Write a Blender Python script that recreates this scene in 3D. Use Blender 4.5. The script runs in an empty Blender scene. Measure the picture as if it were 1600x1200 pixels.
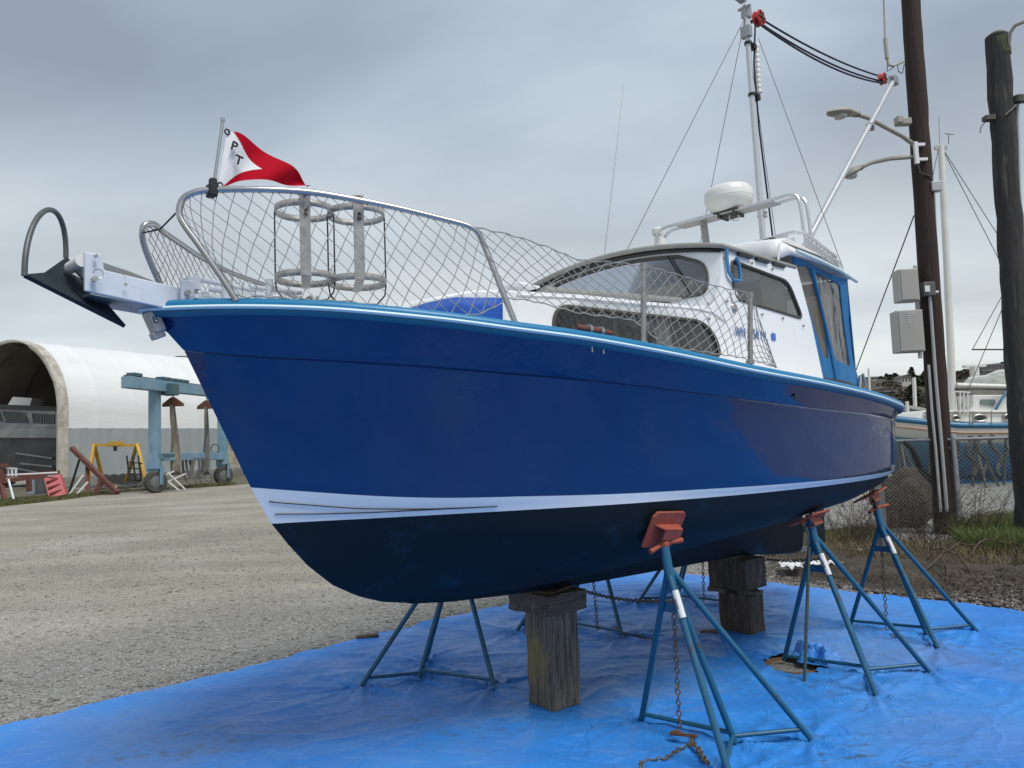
import bpy, bmesh, math, random
import numpy as np
from mathutils import Vector, Matrix
random.seed(7); np.random.seed(7)
sc = bpy.context.scene
COL = sc.collection
# ------------------------------------------------------------------ camera
FPX, HOR, ROLL, EYE = 1200.0, 693.0, 0.037, 1.5
PITCH = math.atan((HOR-600)/FPX)
cp, sp, cr, sr = math.cos(PITCH), math.sin(PITCH), math.cos(ROLL), math.sin(ROLL)
def wdir(X, Y):
    x = X*cr+Y*sr; y = -X*sr+Y*cr
    return Vector((x, cp-y*sp, sp+y*cp))
Rt = wdir(1, 0)-wdir(0, 0); Up = wdir(0, 1)-wdir(0, 0); Fw = wdir(0, 0)
cd = bpy.data.cameras.new('camera'); cam = bpy.data.objects.new('camera', cd); COL.objects.link(cam)
M = Matrix((Rt, Up, -Fw)).transposed().to_4x4(); M.translation = Vector((0, 0, EYE))
cam.matrix_world = M
cd.sensor_fit = 'HORIZONTAL'; cd.sensor_width = 36; cd.lens = 36*FPX/1600; cd.clip_start = 0.05; cd.clip_end = 6000
sc.camera = cam
# ------------------------------------------------------------------ sky, sun, exposure
sc.view_settings.view_transform = 'Standard'; sc.view_settings.look = 'None'
sc.view_settings.exposure = 0.35; sc.view_settings.gamma = 1
SUN_EL, SUN_AZ = math.radians(58), math.radians(140)      # azimuth clockwise from +Y
w = bpy.data.worlds.new("World"); sc.world = w; w.use_nodes = True
nt = w.node_tree; nt.nodes.clear()
def N(t, **k):
    n = nt.nodes.new(t)
    for a, b in k.items(): setattr(n, a, b)
    return n
def L(a, b): nt.links.new(a, b)
sky = N('ShaderNodeTexSky'); sky.sky_type = 'NISHITA'; sky.sun_disc = False
sky.sun_elevation = SUN_EL; sky.sun_rotation = SUN_AZ; sky.air_density = 1.2; sky.dust_density = 2
tc = N('ShaderNodeTexCoord'); sep = N('ShaderNodeSeparateXYZ'); L(tc.outputs['Generated'], sep.inputs[0])
# cloud layer: the view direction projected on a flat layer overhead
za = N('ShaderNodeMath', operation='ABSOLUTE'); L(sep.outputs[2], za.inputs[0])
zb = N('ShaderNodeMath', operation='ADD'); L(za.outputs[0], zb.inputs[0]); zb.inputs[1].default_value = 0.20
dx = N('ShaderNodeMath', operation='DIVIDE'); L(sep.outputs[0], dx.inputs[0]); L(zb.outputs[0], dx.inputs[1])
dy = N('ShaderNodeMath', operation='DIVIDE'); L(sep.outputs[1], dy.inputs[0]); L(zb.outputs[0], dy.inputs[1])
cmb = N('ShaderNodeCombineXYZ'); L(dx.outputs[0], cmb.inputs[0]); L(dy.outputs[0], cmb.inputs[1])
mp = N('ShaderNodeMapping'); L(cmb.outputs[0], mp.inputs[0]); mp.inputs['Scale'].default_value = (0.60, 0.95, 1); mp.inputs['Location'].default_value = (3.1, 0.4, 0)
mp.inputs['Rotation'].default_value = (0, 0, 0.35)
n1 = N('ShaderNodeTexNoise'); L(mp.outputs[0], n1.inputs['Vector']); n1.inputs['Scale'].default_value = 1.25; n1.inputs['Detail'].default_value = 6; n1.inputs['Roughness'].default_value = 0.46; n1.inputs['Distortion'].default_value = 0.25
cr1 = N('ShaderNodeValToRGB'); L(n1.outputs[0], cr1.inputs[0])
e = cr1.color_ramp.elements
e[0].position = 0.38; e[0].color = (0.285, 0.335, 0.415, 1)
e[1].position = 0.62; e[1].color = (0.50, 0.575, 0.66, 1)
x = cr1.color_ramp.elements.new(0.5); x.color = (0.36, 0.43, 0.52, 1)
# pale band near the horizon
cr2 = N('ShaderNodeValToRGB'); L(sep.outputs[2], cr2.inputs[0])
e = cr2.color_ramp.elements
e[0].position = 0.0; e[0].color = (0.95, 0.95, 0.95, 1); e[1].position = 0.42; e[1].color = (0, 0, 0, 1)
x = cr2.color_ramp.elements.new(0.13); x.color = (0.74, 0.74, 0.74, 1)
n2 = N('ShaderNodeTexNoise'); L(mp.outputs[0], n2.inputs['Vector']); n2.inputs['Scale'].default_value = 1.6; n2.inputs['Detail'].default_value = 4
nm = N('ShaderNodeMapRange'); L(n2.outputs[0], nm.inputs[0]); nm.inputs[1].default_value = 0.3; nm.inputs[2].default_value = 0.65; nm.inputs[3].default_value = 0.55; nm.inputs[4].default_value = 1.12
mm = N('ShaderNodeMath', operation='MULTIPLY', use_clamp=True); L(cr2.outputs[0], mm.inputs[0]); L(nm.outputs[0], mm.inputs[1])
mx = N('ShaderNodeMixRGB'); L(mm.outputs[0], mx.inputs[0]); L(cr1.outputs[0], mx.inputs[1]); mx.inputs[2].default_value = (0.80, 0.84, 0.82, 1)
bg1 = N('ShaderNodeBackground'); L(sky.outputs[0], bg1.inputs[0]); bg1.inputs[1].default_value = 0.08
bg2 = N('ShaderNodeBackground'); L(mx.outputs[0], bg2.inputs[0]); bg2.inputs[1].default_value = 0.88
ms = N('ShaderNodeMixShader'); ms.inputs[0].default_value = 0.92; L(bg1.outputs[0], ms.inputs[1]); L(bg2.outputs[0], ms.inputs[2])
wo = N('ShaderNodeOutputWorld'); L(ms.outputs[0], wo.inputs[0])
sd = bpy.data.lights.new('sun', 'SUN'); sd.energy = 2.3; sd.angle = math.radians(24); sd.color = (1, 0.96, 0.9)
so = bpy.data.objects.new('sun', sd); COL.objects.link(so)
sv = Vector((math.sin(SUN_AZ)*math.cos(SUN_EL), math.cos(SUN_AZ)*math.cos(SUN_EL), math.sin(SUN_EL)))
so.rotation_euler = sv.to_track_quat('Z', 'Y').to_euler()

# ------------------------------------------------------------------ survey helpers (world points at real depths)
def ray(px, py): return wdir((px-800)/FPX, (600-py)/FPX)
def at(px, py, Y):
    d = ray(px, py); t = Y/d.y; return Vector((d.x*t, Y, EYE+d.z*t))
def gnd(px, py, z=0.0):
    d = ray(px, py); t = (z-EYE)/d.z; return Vector((d.x*t, d.y*t, z))
BO = Vector((.17, 4.49, 0)); BA = Vector((math.cos(math.pi/4), math.sin(math.pi/4), 0)); BN = Vector((BA.y, -BA.x, 0))
def bl(u, v, z): return Vector((u, -v, z))               # boat frame: u aft, v to port
def bw(u, v, z): return BO+BA*u+BN*v+Vector((0, 0, z))
def side(px, py, v):                                      # point of the boat's lengthwise plane v
    d = ray(px, py); o = Vector((0, 0, EYE)); p = BO+BN*v
    t = (p-o).dot(BN)/d.dot(BN); q = o+d*t-BO; return (q.dot(BA), v, q.z)
def cross(px, py, u):
    d = ray(px, py); o = Vector((0, 0, EYE)); p = BO+BA*u
    t = (p-o).dot(BA)/d.dot(BA); q = o+d*t-BO; return (u, q.dot(BN), q.z)

# ------------------------------------------------------------------ materials
MATS = {}
def mat(name, col, rough=0.6, metal=0.0, noise=None, bump=None, coat=0.0, spec=0.5, trans=None, rvar=None, obj_tex=True, sheen=0):
    """noise=(scale, amount, colour2[, detail, stretch]) ; bump=(scale, strength[, stretch])"""
    if name in MATS: return MATS[name]
    m = bpy.data.materials.new(name); m.use_nodes = True; t = m.node_tree; b = t.nodes['Principled BSDF']
    b.inputs['Base Color'].default_value = (*col, 1); b.inputs['Roughness'].default_value = rough; b.inputs['Metallic'].default_value = metal
    b.inputs['Specular IOR Level'].default_value = spec
    if coat: b.inputs['Coat Weight'].default_value = coat; b.inputs['Coat Roughness'].default_value = 0.03
    tc = t.nodes.new('ShaderNodeTexCoord'); out = tc.outputs['Object']
    def tex(scale, det=5, stretch=None, rg=.6):
        src = out
        if stretch:
            mp = t.nodes.new('ShaderNodeMapping'); t.links.new(out, mp.inputs[0]); mp.inputs['Scale'].default_value = stretch; src = mp.outputs[0]
        n = t.nodes.new('ShaderNodeTexNoise'); n.inputs['Scale'].default_value = scale; n.inputs['Detail'].default_value = det; n.inputs['Roughness'].default_value = rg
        t.links.new(src, n.inputs['Vector']); return n
    if noise:
        n = tex(noise[0], noise[3] if len(noise) > 3 else 5, noise[4] if len(noise) > 4 else None)
        mr = t.nodes.new('ShaderNodeMapRange'); mr.inputs[1].default_value = .35; mr.inputs[2].default_value = .68; mr.inputs[4].default_value = noise[1]
        t.links.new(n.outputs[0], mr.inputs[0])
        mx = t.nodes.new('ShaderNodeMixRGB'); mx.inputs[1].default_value = (*col, 1); mx.inputs[2].default_value = (*noise[2], 1)
        t.links.new(mr.outputs[0], mx.inputs[0]); t.links.new(mx.outputs[0], b.inputs['Base Color'])
        if rvar:
            r2 = t.nodes.new('ShaderNodeMapRange'); r2.inputs[3].default_value = rough-rvar; r2.inputs[4].default_value = rough+rvar
            t.links.new(n.outputs[0], r2.inputs[0]); t.links.new(r2.outputs[0], b.inputs['Roughness'])
    if bump:
        n = tex(bump[0], 4, bump[2] if len(bump) > 2 else None)
        bp = t.nodes.new('ShaderNodeBump'); bp.inputs['Strength'].default_value = bump[1]; bp.inputs['Distance'].default_value = bump[3] if len(bump) > 3 else 0.01
        t.links.new(n.outputs[0], bp.inputs['Height']); t.links.new(bp.outputs[0], b.inputs['Normal'])
    MATS[name] = m; return m
def glass(name, tint=(.5, .55, .55), refl=0.12, rough=0.0, bump=None, film=0.0, filmcol=(.5, .5, .5), ior=1.5, cap=1.0):
    m = bpy.data.materials.new(name); m.use_nodes = True; t = m.node_tree; t.nodes.clear()
    tr = t.nodes.new('ShaderNodeBsdfTransparent'); tr.inputs[0].default_value = (*tint, 1)
    gl = t.nodes.new('ShaderNodeBsdfGlossy'); gl.inputs['Roughness'].default_value = rough
    fr = t.nodes.new('ShaderNodeFresnel'); fr.inputs[0].default_value = ior
    ad = t.nodes.new('ShaderNodeMath'); ad.operation = 'ADD'; ad.use_clamp = True; ad.inputs[1].default_value = refl; t.links.new(fr.outputs[0], ad.inputs[0])
    mi = t.nodes.new('ShaderNodeMath'); mi.operation = 'MINIMUM'; mi.inputs[1].default_value = cap; t.links.new(ad.outputs[0], mi.inputs[0])
    mx = t.nodes.new('ShaderNodeMixShader'); t.links.new(mi.outputs[0], mx.inputs[0]); t.links.new(gl.outputs[0], mx.inputs[2])
    if film:
        df = t.nodes.new('ShaderNodeBsdfDiffuse'); df.inputs[0].default_value = (*filmcol, 1)
        m2 = t.nodes.new('ShaderNodeMixShader'); m2.inputs[0].default_value = film; t.links.new(tr.outputs[0], m2.inputs[1]); t.links.new(df.outputs[0], m2.inputs[2]); t.links.new(m2.outputs[0], mx.inputs[1])
    else: t.links.new(tr.outputs[0], mx.inputs[1])
    if bump:
        tc = t.nodes.new('ShaderNodeTexCoord'); mp = t.nodes.new('ShaderNodeMapping'); mp.inputs['Scale'].default_value = bump[2]; t.links.new(tc.outputs['Object'], mp.inputs[0])
        n = t.nodes.new('ShaderNodeTexNoise'); n.inputs['Scale'].default_value = bump[0]; n.inputs['Detail'].default_value = 2; t.links.new(mp.outputs[0], n.inputs['Vector'])
        bp = t.nodes.new('ShaderNodeBump'); bp.inputs['Strength'].default_value = bump[1]; bp.inputs['Distance'].default_value = .05
        t.links.new(n.outputs[0], bp.inputs['Height']); t.links.new(bp.outputs[0], gl.inputs['Normal']); t.links.new(bp.outputs[0], fr.inputs['Normal'])
    o = t.nodes.new('ShaderNodeOutputMaterial'); t.links.new(mx.outputs[0], o.inputs[0]); MATS[name] = m; return m

m_blue = mat('hull_blue', (.001, .027, .115), .06, coat=.35, spec=.5, bump=(2.6, .55, (1, 1, 1.6), .016))
m_white = mat('white_gelcoat', (.78, .80, .82), .28, noise=(3, .25, (.66, .68, .70)), spec=.5)
m_boot = mat('boot_stripe_white', (.76, .78, .78), .3)
m_bottom = mat('bottom_paint', (.004, .009, .014), .6, spec=.25, noise=(2.2, .7, (.003, .007, .010)), bump=(60, .15, (1, 1, 1), .002))
m_rail = mat('rail_blue', (.006, .17, .36), .38, noise=(9, .5, (.015, .21, .40)))
m_railw = mat('rail_stripe', (.60, .74, .76), .35)
m_teal = mat('rail_teal', (.015, .12, .20), .4)
m_deck = mat('deck_white', (.7, .72, .72), .6, noise=(12, .4, (.58, .6, .6)))
m_steel = mat('stainless', (.46, .465, .46), .34, metal=1, noise=(25, .5, (.38, .38, .38)), rvar=.1)
m_dsteel = mat('weathered_steel', (.40, .39, .37), .42, metal=1, noise=(30, .7, (.24, .22, .19)), rvar=.12)
m_galv = mat('galvanised', (.42, .43, .44), .5, metal=.7, noise=(18, .6, (.30, .31, .32)))
m_anch = mat('anchor_grey', (.020, .030, .038), .8, spec=.12, metal=.0, noise=(10, .5, (.032, .044, .052)))
m_galvd = mat('anchor_hoop_grey', (.10, .11, .11), .5, metal=.5, noise=(14, .5, (.16, .17, .16)))
m_plat = mat('platform_paint', (.62, .66, .72), .4, noise=(6, .4, (.46, .51, .57)))
m_rope = mat('net_cord', (.36, .35, .33), .9, spec=.1, noise=(30, .8, (.20, .20, .19)))
m_black = mat('black_rubber', (.014, .014, .014), .5)
m_grey = mat('roof_trim_grey', (.30, .30, .28), .5, noise=(14, .5, (.22, .22, .20)))
m_frame = mat('window_rubber', (.05, .047, .04), .6, noise=(20, .6, (.10, .09, .07)))
m_int = mat('cabin_interior', (.22, .21, .20), .8)
m_dark = mat('dark_interior', (.04, .04, .042), .8)
m_glass = glass('cabin_glass', (.60, .63, .64), .07, film=.16, filmcol=(.20, .21, .215))
m_glass2 = glass('clear_cabin_glass', (.86, .88, .88), .03, film=.05, filmcol=(.2, .2, .2))
m_vinyl = glass('clear_vinyl', (.42, .40, .37), .02, .12, ior=1.3, cap=.26, bump=(7, .6, (1, 1, .35)), film=.42, filmcol=(.15, .125, .105))
m_canvas = mat('blue_canvas', (.012, .12, .30), .8, noise=(8, .6, (.02, .17, .38)), bump=(12, .5, (1, 1, .5), .02))
m_cover = mat('blue_cover', (.006, .085, .43), .65, bump=(9, .5, (1, 1, 1), .02))
m_card = mat('cardboard', (.72, .54, .33), .8)
m_curt = mat('curtain', (.62, .56, .38), .9, bump=(50, 1, (1, 1, .02), .02))
m_radar = mat('radome', (.72, .72, .69), .4, noise=(6, .3, (.64, .64, .61)))
m_red = mat('red_nylon', (.44, .004, .018), .8, spec=.1, noise=(9, .4, (.34, .004, .012)))
m_fwhite = mat('flag_white', (.72, .72, .74), .7)
m_ink = mat('ink_black', (.01, .012, .016), .6)
m_teak = mat('teak_pin', (.16, .05, .03), .5, noise=(20, .6, (.09, .03, .02)))
m_txt = mat('blue_lettering', (.10, .17, .42), .5)
m_band = mat('band_steel', (.44, .43, .41), .5, metal=.35, noise=(30, .7, (.22, .21, .19)))
m_sticker = mat('sticker_blue', (.05, .12, .55), .5)
m_navyrope = mat('navy_rope', (.008, .012, .035), .8)
m_redblk = mat('red_block', (.50, .03, .02), .4)
m_alu = mat('mast_alloy', (.62, .63, .64), .35, metal=.6, noise=(8, .4, (.5, .5, .5), 4, (1, 1, .1)))
m_strap = mat('strap_blue', (.05, .20, .38), .7)
m_stand = mat('stand_blue', (.008, .085, .165), .38, noise=(9, .6, (.014, .12, .20)), rvar=.1)
m_pad = mat('pad_orange', (.34, .075, .035), .65, noise=(16, .8, (.27, .05, .03)), bump=(60, .3))
m_rust = mat('rust', (.13, .055, .03), .85, noise=(22, .8, (.06, .03, .02)), bump=(60, .5))
m_chain = mat('rusty_chain', (.10, .065, .045), .75, metal=.3, noise=(40, .8, (.20, .13, .09)))
m_label = mat('paper_label', (.7, .7, .68), .6)
m_grass = mat('grass_green', (.085, .13, .03), .85, noise=(3, .8, (.05, .075, .02)))

def patches(m, scale, lo, hi, col, amt, stretch=(1, 1, 1)):
    t = m.node_tree; b = t.nodes['Principled BSDF']; i = b.inputs['Base Color']; tc = t.nodes.new('ShaderNodeTexCoord'); mp = t.nodes.new('ShaderNodeMapping'); mp.inputs['Scale'].default_value = stretch; mp.inputs['Location'].default_value = (3.3, 1.7, 5.1); t.links.new(tc.outputs['Object'], mp.inputs[0])
    n = t.nodes.new('ShaderNodeTexNoise'); n.inputs['Scale'].default_value = scale; n.inputs['Detail'].default_value = 8; n.inputs['Roughness'].default_value = .7; t.links.new(mp.outputs[0], n.inputs['Vector'])
    r = t.nodes.new('ShaderNodeMapRange'); r.inputs[1].default_value = lo; r.inputs[2].default_value = hi; r.inputs[4].default_value = amt; t.links.new(n.outputs[0], r.inputs[0])
    x = t.nodes.new('ShaderNodeMixRGB'); x.inputs[2].default_value = (*col, 1); t.links.new(r.outputs[0], x.inputs[0])
    if i.links: t.links.new(i.links[0].from_socket, x.inputs[1])
    else: x.inputs[1].default_value = tuple(i.default_value)
    t.links.new(x.outputs[0], i)
patches(m_stand, 9, .60, .66, (.07, .035, .02), .85); patches(m_stand, 30, .62, .66, (.02, .03, .04), .8)
patches(m_white, 6, .60, .78, (.40, .37, .31), .55, (2.5, 2.5, .35)); patches(m_plat, 14, .62, .70, (.25, .17, .11), .5)
patches(m_bottom, 5, .55, .75, (.010, .035, .07), .8); patches(m_blue, 20, .70, .73, (.10, .16, .26), .35, (1, 1, 3)); patches(m_boot, 9, .62, .72, (.45, .48, .50), .6, (1, 1, 4))
patches(m_pad, 26, .58, .66, (.10, .05, .035), .8); patches(m_alu, 18, .6, .7, (.3, .3, .29), .6)
# ------------------------------------------------------------------ mesh builder
class MB:
    def __init__(s): s.v = []; s.f = []; s.m = []; s.mats = []; s.cur = 0
    def use(s, m):
        if m not in s.mats: s.mats.append(m)
        s.cur = s.mats.index(m); return s
    def add(s, vs, fs):
        b = len(s.v); s.v += [tuple(p) for p in vs]
        for f in fs: s.f.append([b+i for i in f]); s.m.append(s.cur)
        return s
    def box(s, c, d, rot=None, taper=1.0):
        c = Vector(c); x, y, z = d[0]/2, d[1]/2, d[2]/2
        P = []
        for k in (-1, 1):
            tt = taper if k > 0 else 1
            for a, b in ((-1, -1), (1, -1), (1, 1), (-1, 1)): P.append(Vector((a*x*tt, b*y*tt, k*z)))
        if rot is not None:
            R = rot if isinstance(rot, Matrix) else Matrix.Rotation(rot, 3, 'Z'); P = [R@p for p in P]
        return s.add([p+c for p in P], [(3, 2, 1, 0), (4, 5, 6, 7), (0, 1, 5, 4), (1, 2, 6, 5), (2, 3, 7, 6), (3, 0, 4, 7)])
    def bar(s, a, b, wd, ht, up=(0, 0, 1)):
        a = Vector(a); b = Vector(b); d = (b-a); l = d.length; d.normalize(); up = Vector(up)
        sx = d.cross(up)
        if sx.length < 1e-4: sx = d.cross(Vector((1, 0, 0)))
        sx.normalize(); uz = sx.cross(d)
        R = Matrix((sx, d, uz)).transposed()
        return s.box((a+b)/2, (wd, l, ht), R)
    def tube(s, pts, r, n=8, closed=False, caps=True, r2=None):
        pts = [Vector(p) for p in pts]; k = len(pts)
        if k < 2: return s
        rs = r if isinstance(r, (list, tuple)) else [r]*k
        T = []
        for i in range(k):
            a = pts[(i-1) % k] if (closed or i > 0) else pts[i]; b = pts[(i+1) % k] if (closed or i < k-1) else pts[i]
            t = (b-a); t = t.normalized() if t.length > 1e-9 else Vector((0, 0, 1)); T.append(t)
        ref = Vector((0, 0, 1)) if abs(T[0].z) < .9 else Vector((1, 0, 0))
        X = (ref-T[0]*ref.dot(T[0])).normalized(); vs = []
        for i in range(k):
            X = (X-T[i]*X.dot(T[i]));
            X = X.normalized() if X.length > 1e-6 else Vector((1, 0, 0)); Y = T[i].cross(X)
            for j in range(n):
                an = 2*math.pi*j/n+math.pi/n; vs.append(pts[i]+(X*math.cos(an)+Y*math.sin(an))*rs[i])
        fs = []
        for i in range(k if closed else k-1):
            for j in range(n):
                a = i*n+j; b = i*n+(j+1) % n; c = ((i+1) % k)*n+(j+1) % n; d = ((i+1) % k)*n+j; fs.append((a, b, c, d))
        if caps and not closed: fs.append(tuple(range(n))[::-1]); fs.append(tuple((k-1)*n+j for j in range(n)))
        return s.add(vs, fs)
    def lathe(s, prof, c=(0, 0, 0), n=32, R=None, cap=True):
        c = Vector(c); vs = []
        for r, z in prof:
            for j in range(n):
                a = 2*math.pi*j/n; p = Vector((r*math.cos(a), r*math.sin(a), z)); vs.append((R@p if R else p)+c)
        fs = [(i*n+j, i*n+(j+1) % n, (i+1)*n+(j+1) % n, (i+1)*n+j) for i in range(len(prof)-1) for j in range(n)]
        if cap: fs.append(tuple(range(n))[::-1]); fs.append(tuple((len(prof)-1)*n+j for j in range(n)))
        return s.add(vs, fs)
    def grid(s, P, flip=False):
        r, c = len(P), len(P[0]); vs = [p for row in P for p in row]
        fs = [(i*c+j, i*c+j+1, (i+1)*c+j+1, (i+1)*c+j) for i in range(r-1) for j in range(c-1)]
        if flip: fs = [f[::-1] for f in fs]
        return s.add(vs, fs)
    def prism(s, poly, d):
        """planar polygon poly swept by vector d"""
        n = len(poly); d = Vector(d); a = [Vector(p) for p in poly]
        return s.add(a+[p+d for p in a], [tuple(range(n))[::-1], tuple(range(n, 2*n))]+[(i, (i+1) % n, n+(i+1) % n, n+i) for i in range(n)])
    def build(s, name, m=None, parent=None, smooth=None, bevel=0, solid=0, loc=None):
        me = bpy.data.meshes.new(name); me.from_pydata(s.v, [], s.f)
        ms_ = s.mats if s.mats else [m]
        for q in ms_: me.materials.append(q)
        if s.mats: me.polygons.foreach_set('material_index', s.m)
        me.update()
        bm = bmesh.new(); bm.from_mesh(me)
        if smooth is not False: pass
        bmesh.ops.recalc_face_normals(bm, faces=bm.faces) if s.recalc else None
        bm.to_mesh(me); bm.free()
        if smooth:
            me.polygons.foreach_set('use_smooth', [True]*len(me.polygons))
            me.set_sharp_from_angle(angle=math.radians(smooth if smooth is not True else 40))
        o = bpy.data.objects.new(name, me); COL.objects.link(o)
        if parent is not None: o.parent = parent
        if loc is not None: o.location = loc
        if solid:
            q = o.modifiers.new('solidify', 'SOLIDIFY'); q.thickness = solid; q.offset = 0
        if bevel:
            q = o.modifiers.new('bevel', 'BEVEL'); q.width = bevel; q.segments = 2; q.limit_method = 'ANGLE'
        return o
    recalc = True
def tag(o, label, cat=None, group=None, kind=None):
    if label: o['label'] = label
    if cat: o['category'] = cat
    if group: o['group'] = group
    if kind: o['kind'] = kind
    return o
def thing(name, label, cat, loc=(0, 0, 0), rz=0.0, group=None):
    o = bpy.data.objects.new(name, None); o.empty_display_size = .2; COL.objects.link(o)
    o.location = loc; o.rotation_euler = (0, 0, rz); return tag(o, label, cat, group)
def panel(outer, holes, fn, name, m, parent, solid=0.0, sub=None):
    """flat outline (2-D) with holes, triangulated and mapped to 3-D by fn"""
    bm = bmesh.new(); ed = []
    for lp in [outer]+holes:
        vs = [bm.verts.new((p[0], p[1], 0)) for p in lp]
        for i in range(len(vs)): ed.append(bm.edges.new((vs[i], vs[(i+1) % len(vs)])))
    bmesh.ops.triangle_fill(bm, use_beauty=True, edges=ed)
    for v in bm.verts: v.co = fn(v.co.x, v.co.y)
    bmesh.ops.recalc_face_normals(bm, faces=bm.faces)
    me = bpy.data.meshes.new(name); bm.to_mesh(me); bm.free(); me.materials.append(m)
    o = bpy.data.objects.new(name, me); COL.objects.link(o); o.parent = parent
    if solid:
        q = o.modifiers.new('solidify', 'SOLIDIFY'); q.thickness = solid; q.offset = 0
    return o
def rounded(pts, r, seg=6):
    out = []; n = len(pts)
    for i in range(n):
        p = Vector(pts[i]); a = Vector(pts[i-1]); b = Vector(pts[(i+1) % n]); ra = r[i] if isinstance(r, (list, tuple)) else r
        d1 = (a-p); d2 = (b-p); k = min(ra, d1.length*.49, d2.length*.49); p1 = p+d1.normalized()*k; p2 = p+d2.normalized()*k
        for j in range(seg+1):
            t = j/seg; q = p1*(1-t)**2+p*2*t*(1-t)+p2*t*t; out.append((q.x, q.y))
    return out
def dens(lp, d):
    out = []
    for i in range(len(lp)):
        a = lp[i]; b = lp[(i+1) % len(lp)]; k = max(1, int(math.dist(a, b)/d))
        for j in range(k): out.append((a[0]+(b[0]-a[0])*j/k, a[1]+(b[1]-a[1])*j/k))
    return out
def spline(P, n, ts=None):
    """Catmull-Rom through P by chord length -> n samples"""
    P = [np.array(p, float) for p in P]; t = [0]
    for i in range(1, len(P)): t.append(t[-1]+max(1e-6, np.linalg.norm(P[i]-P[i-1]))**.5)
    t = np.array(t)/t[-1]
    if ts is None: ts = np.linspace(0, 1, n)
    m = []
    for i in range(len(P)):
        if i == 0: m.append((P[1]-P[0])/(t[1]-t[0]))
        elif i == len(P)-1: m.append((P[-1]-P[-2])/(t[-1]-t[-2]))
        else: m.append((P[i+1]-P[i-1])/(t[i+1]-t[i-1]))
    out = []
    for x in ts:
        i = min(len(P)-2, max(0, int(np.searchsorted(t, x, side='right')-1))); h = t[i+1]-t[i]; q = (x-t[i])/h
        out.append(P[i]*(2*q**3-3*q*q+1)+m[i]*h*(q**3-2*q*q+q)+P[i+1]*(-2*q**3+3*q*q)+m[i+1]*h*(q**3-q*q))
    return out
def V3(a): return [Vector(p) for p in a]
def ip(x, pts):
    return float(np.interp(x, [p[0] for p in pts], [p[1] for p in pts]))
def text_mesh(name, body, size, m, parent, loc, rot, ext=.0015, sx=1.0):
    cu = bpy.data.curves.new(name, 'FONT'); cu.body = body; cu.size = size; cu.extrude = ext; cu.align_x = 'CENTER'; cu.align_y = 'CENTER'; cu.resolution_u = 3
    o = bpy.data.objects.new(name, cu); COL.objects.link(o); dg = bpy.context.evaluated_depsgraph_get()
    me = bpy.data.meshes.new_from_object(o.evaluated_get(dg)); bpy.data.objects.remove(o); bpy.data.curves.remove(cu)
    me.materials.clear(); me.materials.append(m); o = bpy.data.objects.new(name, me); COL.objects.link(o); o.parent = parent
    o.matrix_local = Matrix.Translation(loc)@rot.to_4x4()@Matrix.Diagonal((sx, 1, 1, 1)); return o
# ================================================================== THE MOTOR BOAT
boat = thing('motor_boat', 'dark blue motor boat with white cabin, netted bow rail and mast, propped on stands', 'motor boat', BO, math.pi/4)
BT_ = boat
SH = [(-2.20,0,2.05),(-2.104,.154,2.043),(-1.935,.334,2.035),(-1.75,.485,2.023),(-1.498,.656,1.996),(-1.334,.747,1.978),(-1.089,.86,1.948),(-.808,.961,1.921),(-.38,1.069,1.874),(.31,1.171,1.802),(1.063,1.213,1.752),(1.679,1.204,1.711),(2.3,1.14,1.67),(2.75,1.05,1.645),(3.1,.90,1.63),(3.35,.68,1.62),(3.5,.38,1.615),(3.55,0,1.615)]
KN = [(-2.07,0,1.912),(-1.871,.202,1.877),(-1.675,.353,1.858),(-1.406,.526,1.834),(-.984,.745,1.794),(-.54,.913,1.756),(.224,1.076,1.692),(1.163,1.162,1.631),(1.954,1.142,1.602),(2.3,1.10,1.585),(2.75,1.01,1.56),(3.1,.87,1.545),(3.33,.65,1.54),(3.47,.36,1.535),(3.52,0,1.535)]
BTC = [(-1.80,0,1.358),(-1.583,.13,1.326),(-1.335,.288,1.293),(-1.146,.39,1.275),(-.764,.579,1.257),(-.374,.753,1.242),(.168,.944,1.232),(.541,1.03,1.225),(.944,1.085,1.218),(1.396,1.115,1.212),(1.796,1.118,1.209),(2.201,1.095,1.208),(2.641,1.02,1.206),(3.0,.90,1.203),(3.25,.68,1.20),(3.40,.36,1.20),(3.46,0,1.20)]
WLC = [(u, v, 1.188-.007*u) for u, v in [(-1.71,0),(-1.54,.096),(-1.306,.243),(-1.058,.383),(-.743,.556),(-.364,.742),(.188,.925),(.60,1.015),(1.0,1.062),(1.5,1.088),(2.0,1.072),(2.45,1.015),(2.8,.93),(3.1,.78),(3.28,.57),(3.4,.32),(3.44,0)]]
CEN = [(-1.71,1.2),(-1.63,1.1),(-1.54,1.0),(-1.42,.9),(-1.29,.83),(-1.15,.78),(-1.0,.75),(-.76,.72),(-.3,.70),(.2,.73),(1,.80),(2,.88),(2.8,.98),(3.2,1.08),(3.44,1.16)]
NS = 110
ts = [0.5*(i/(NS-1))+0.5*(1-math.cos(math.pi*i/(NS-1)))/2 for i in range(NS)]
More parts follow.
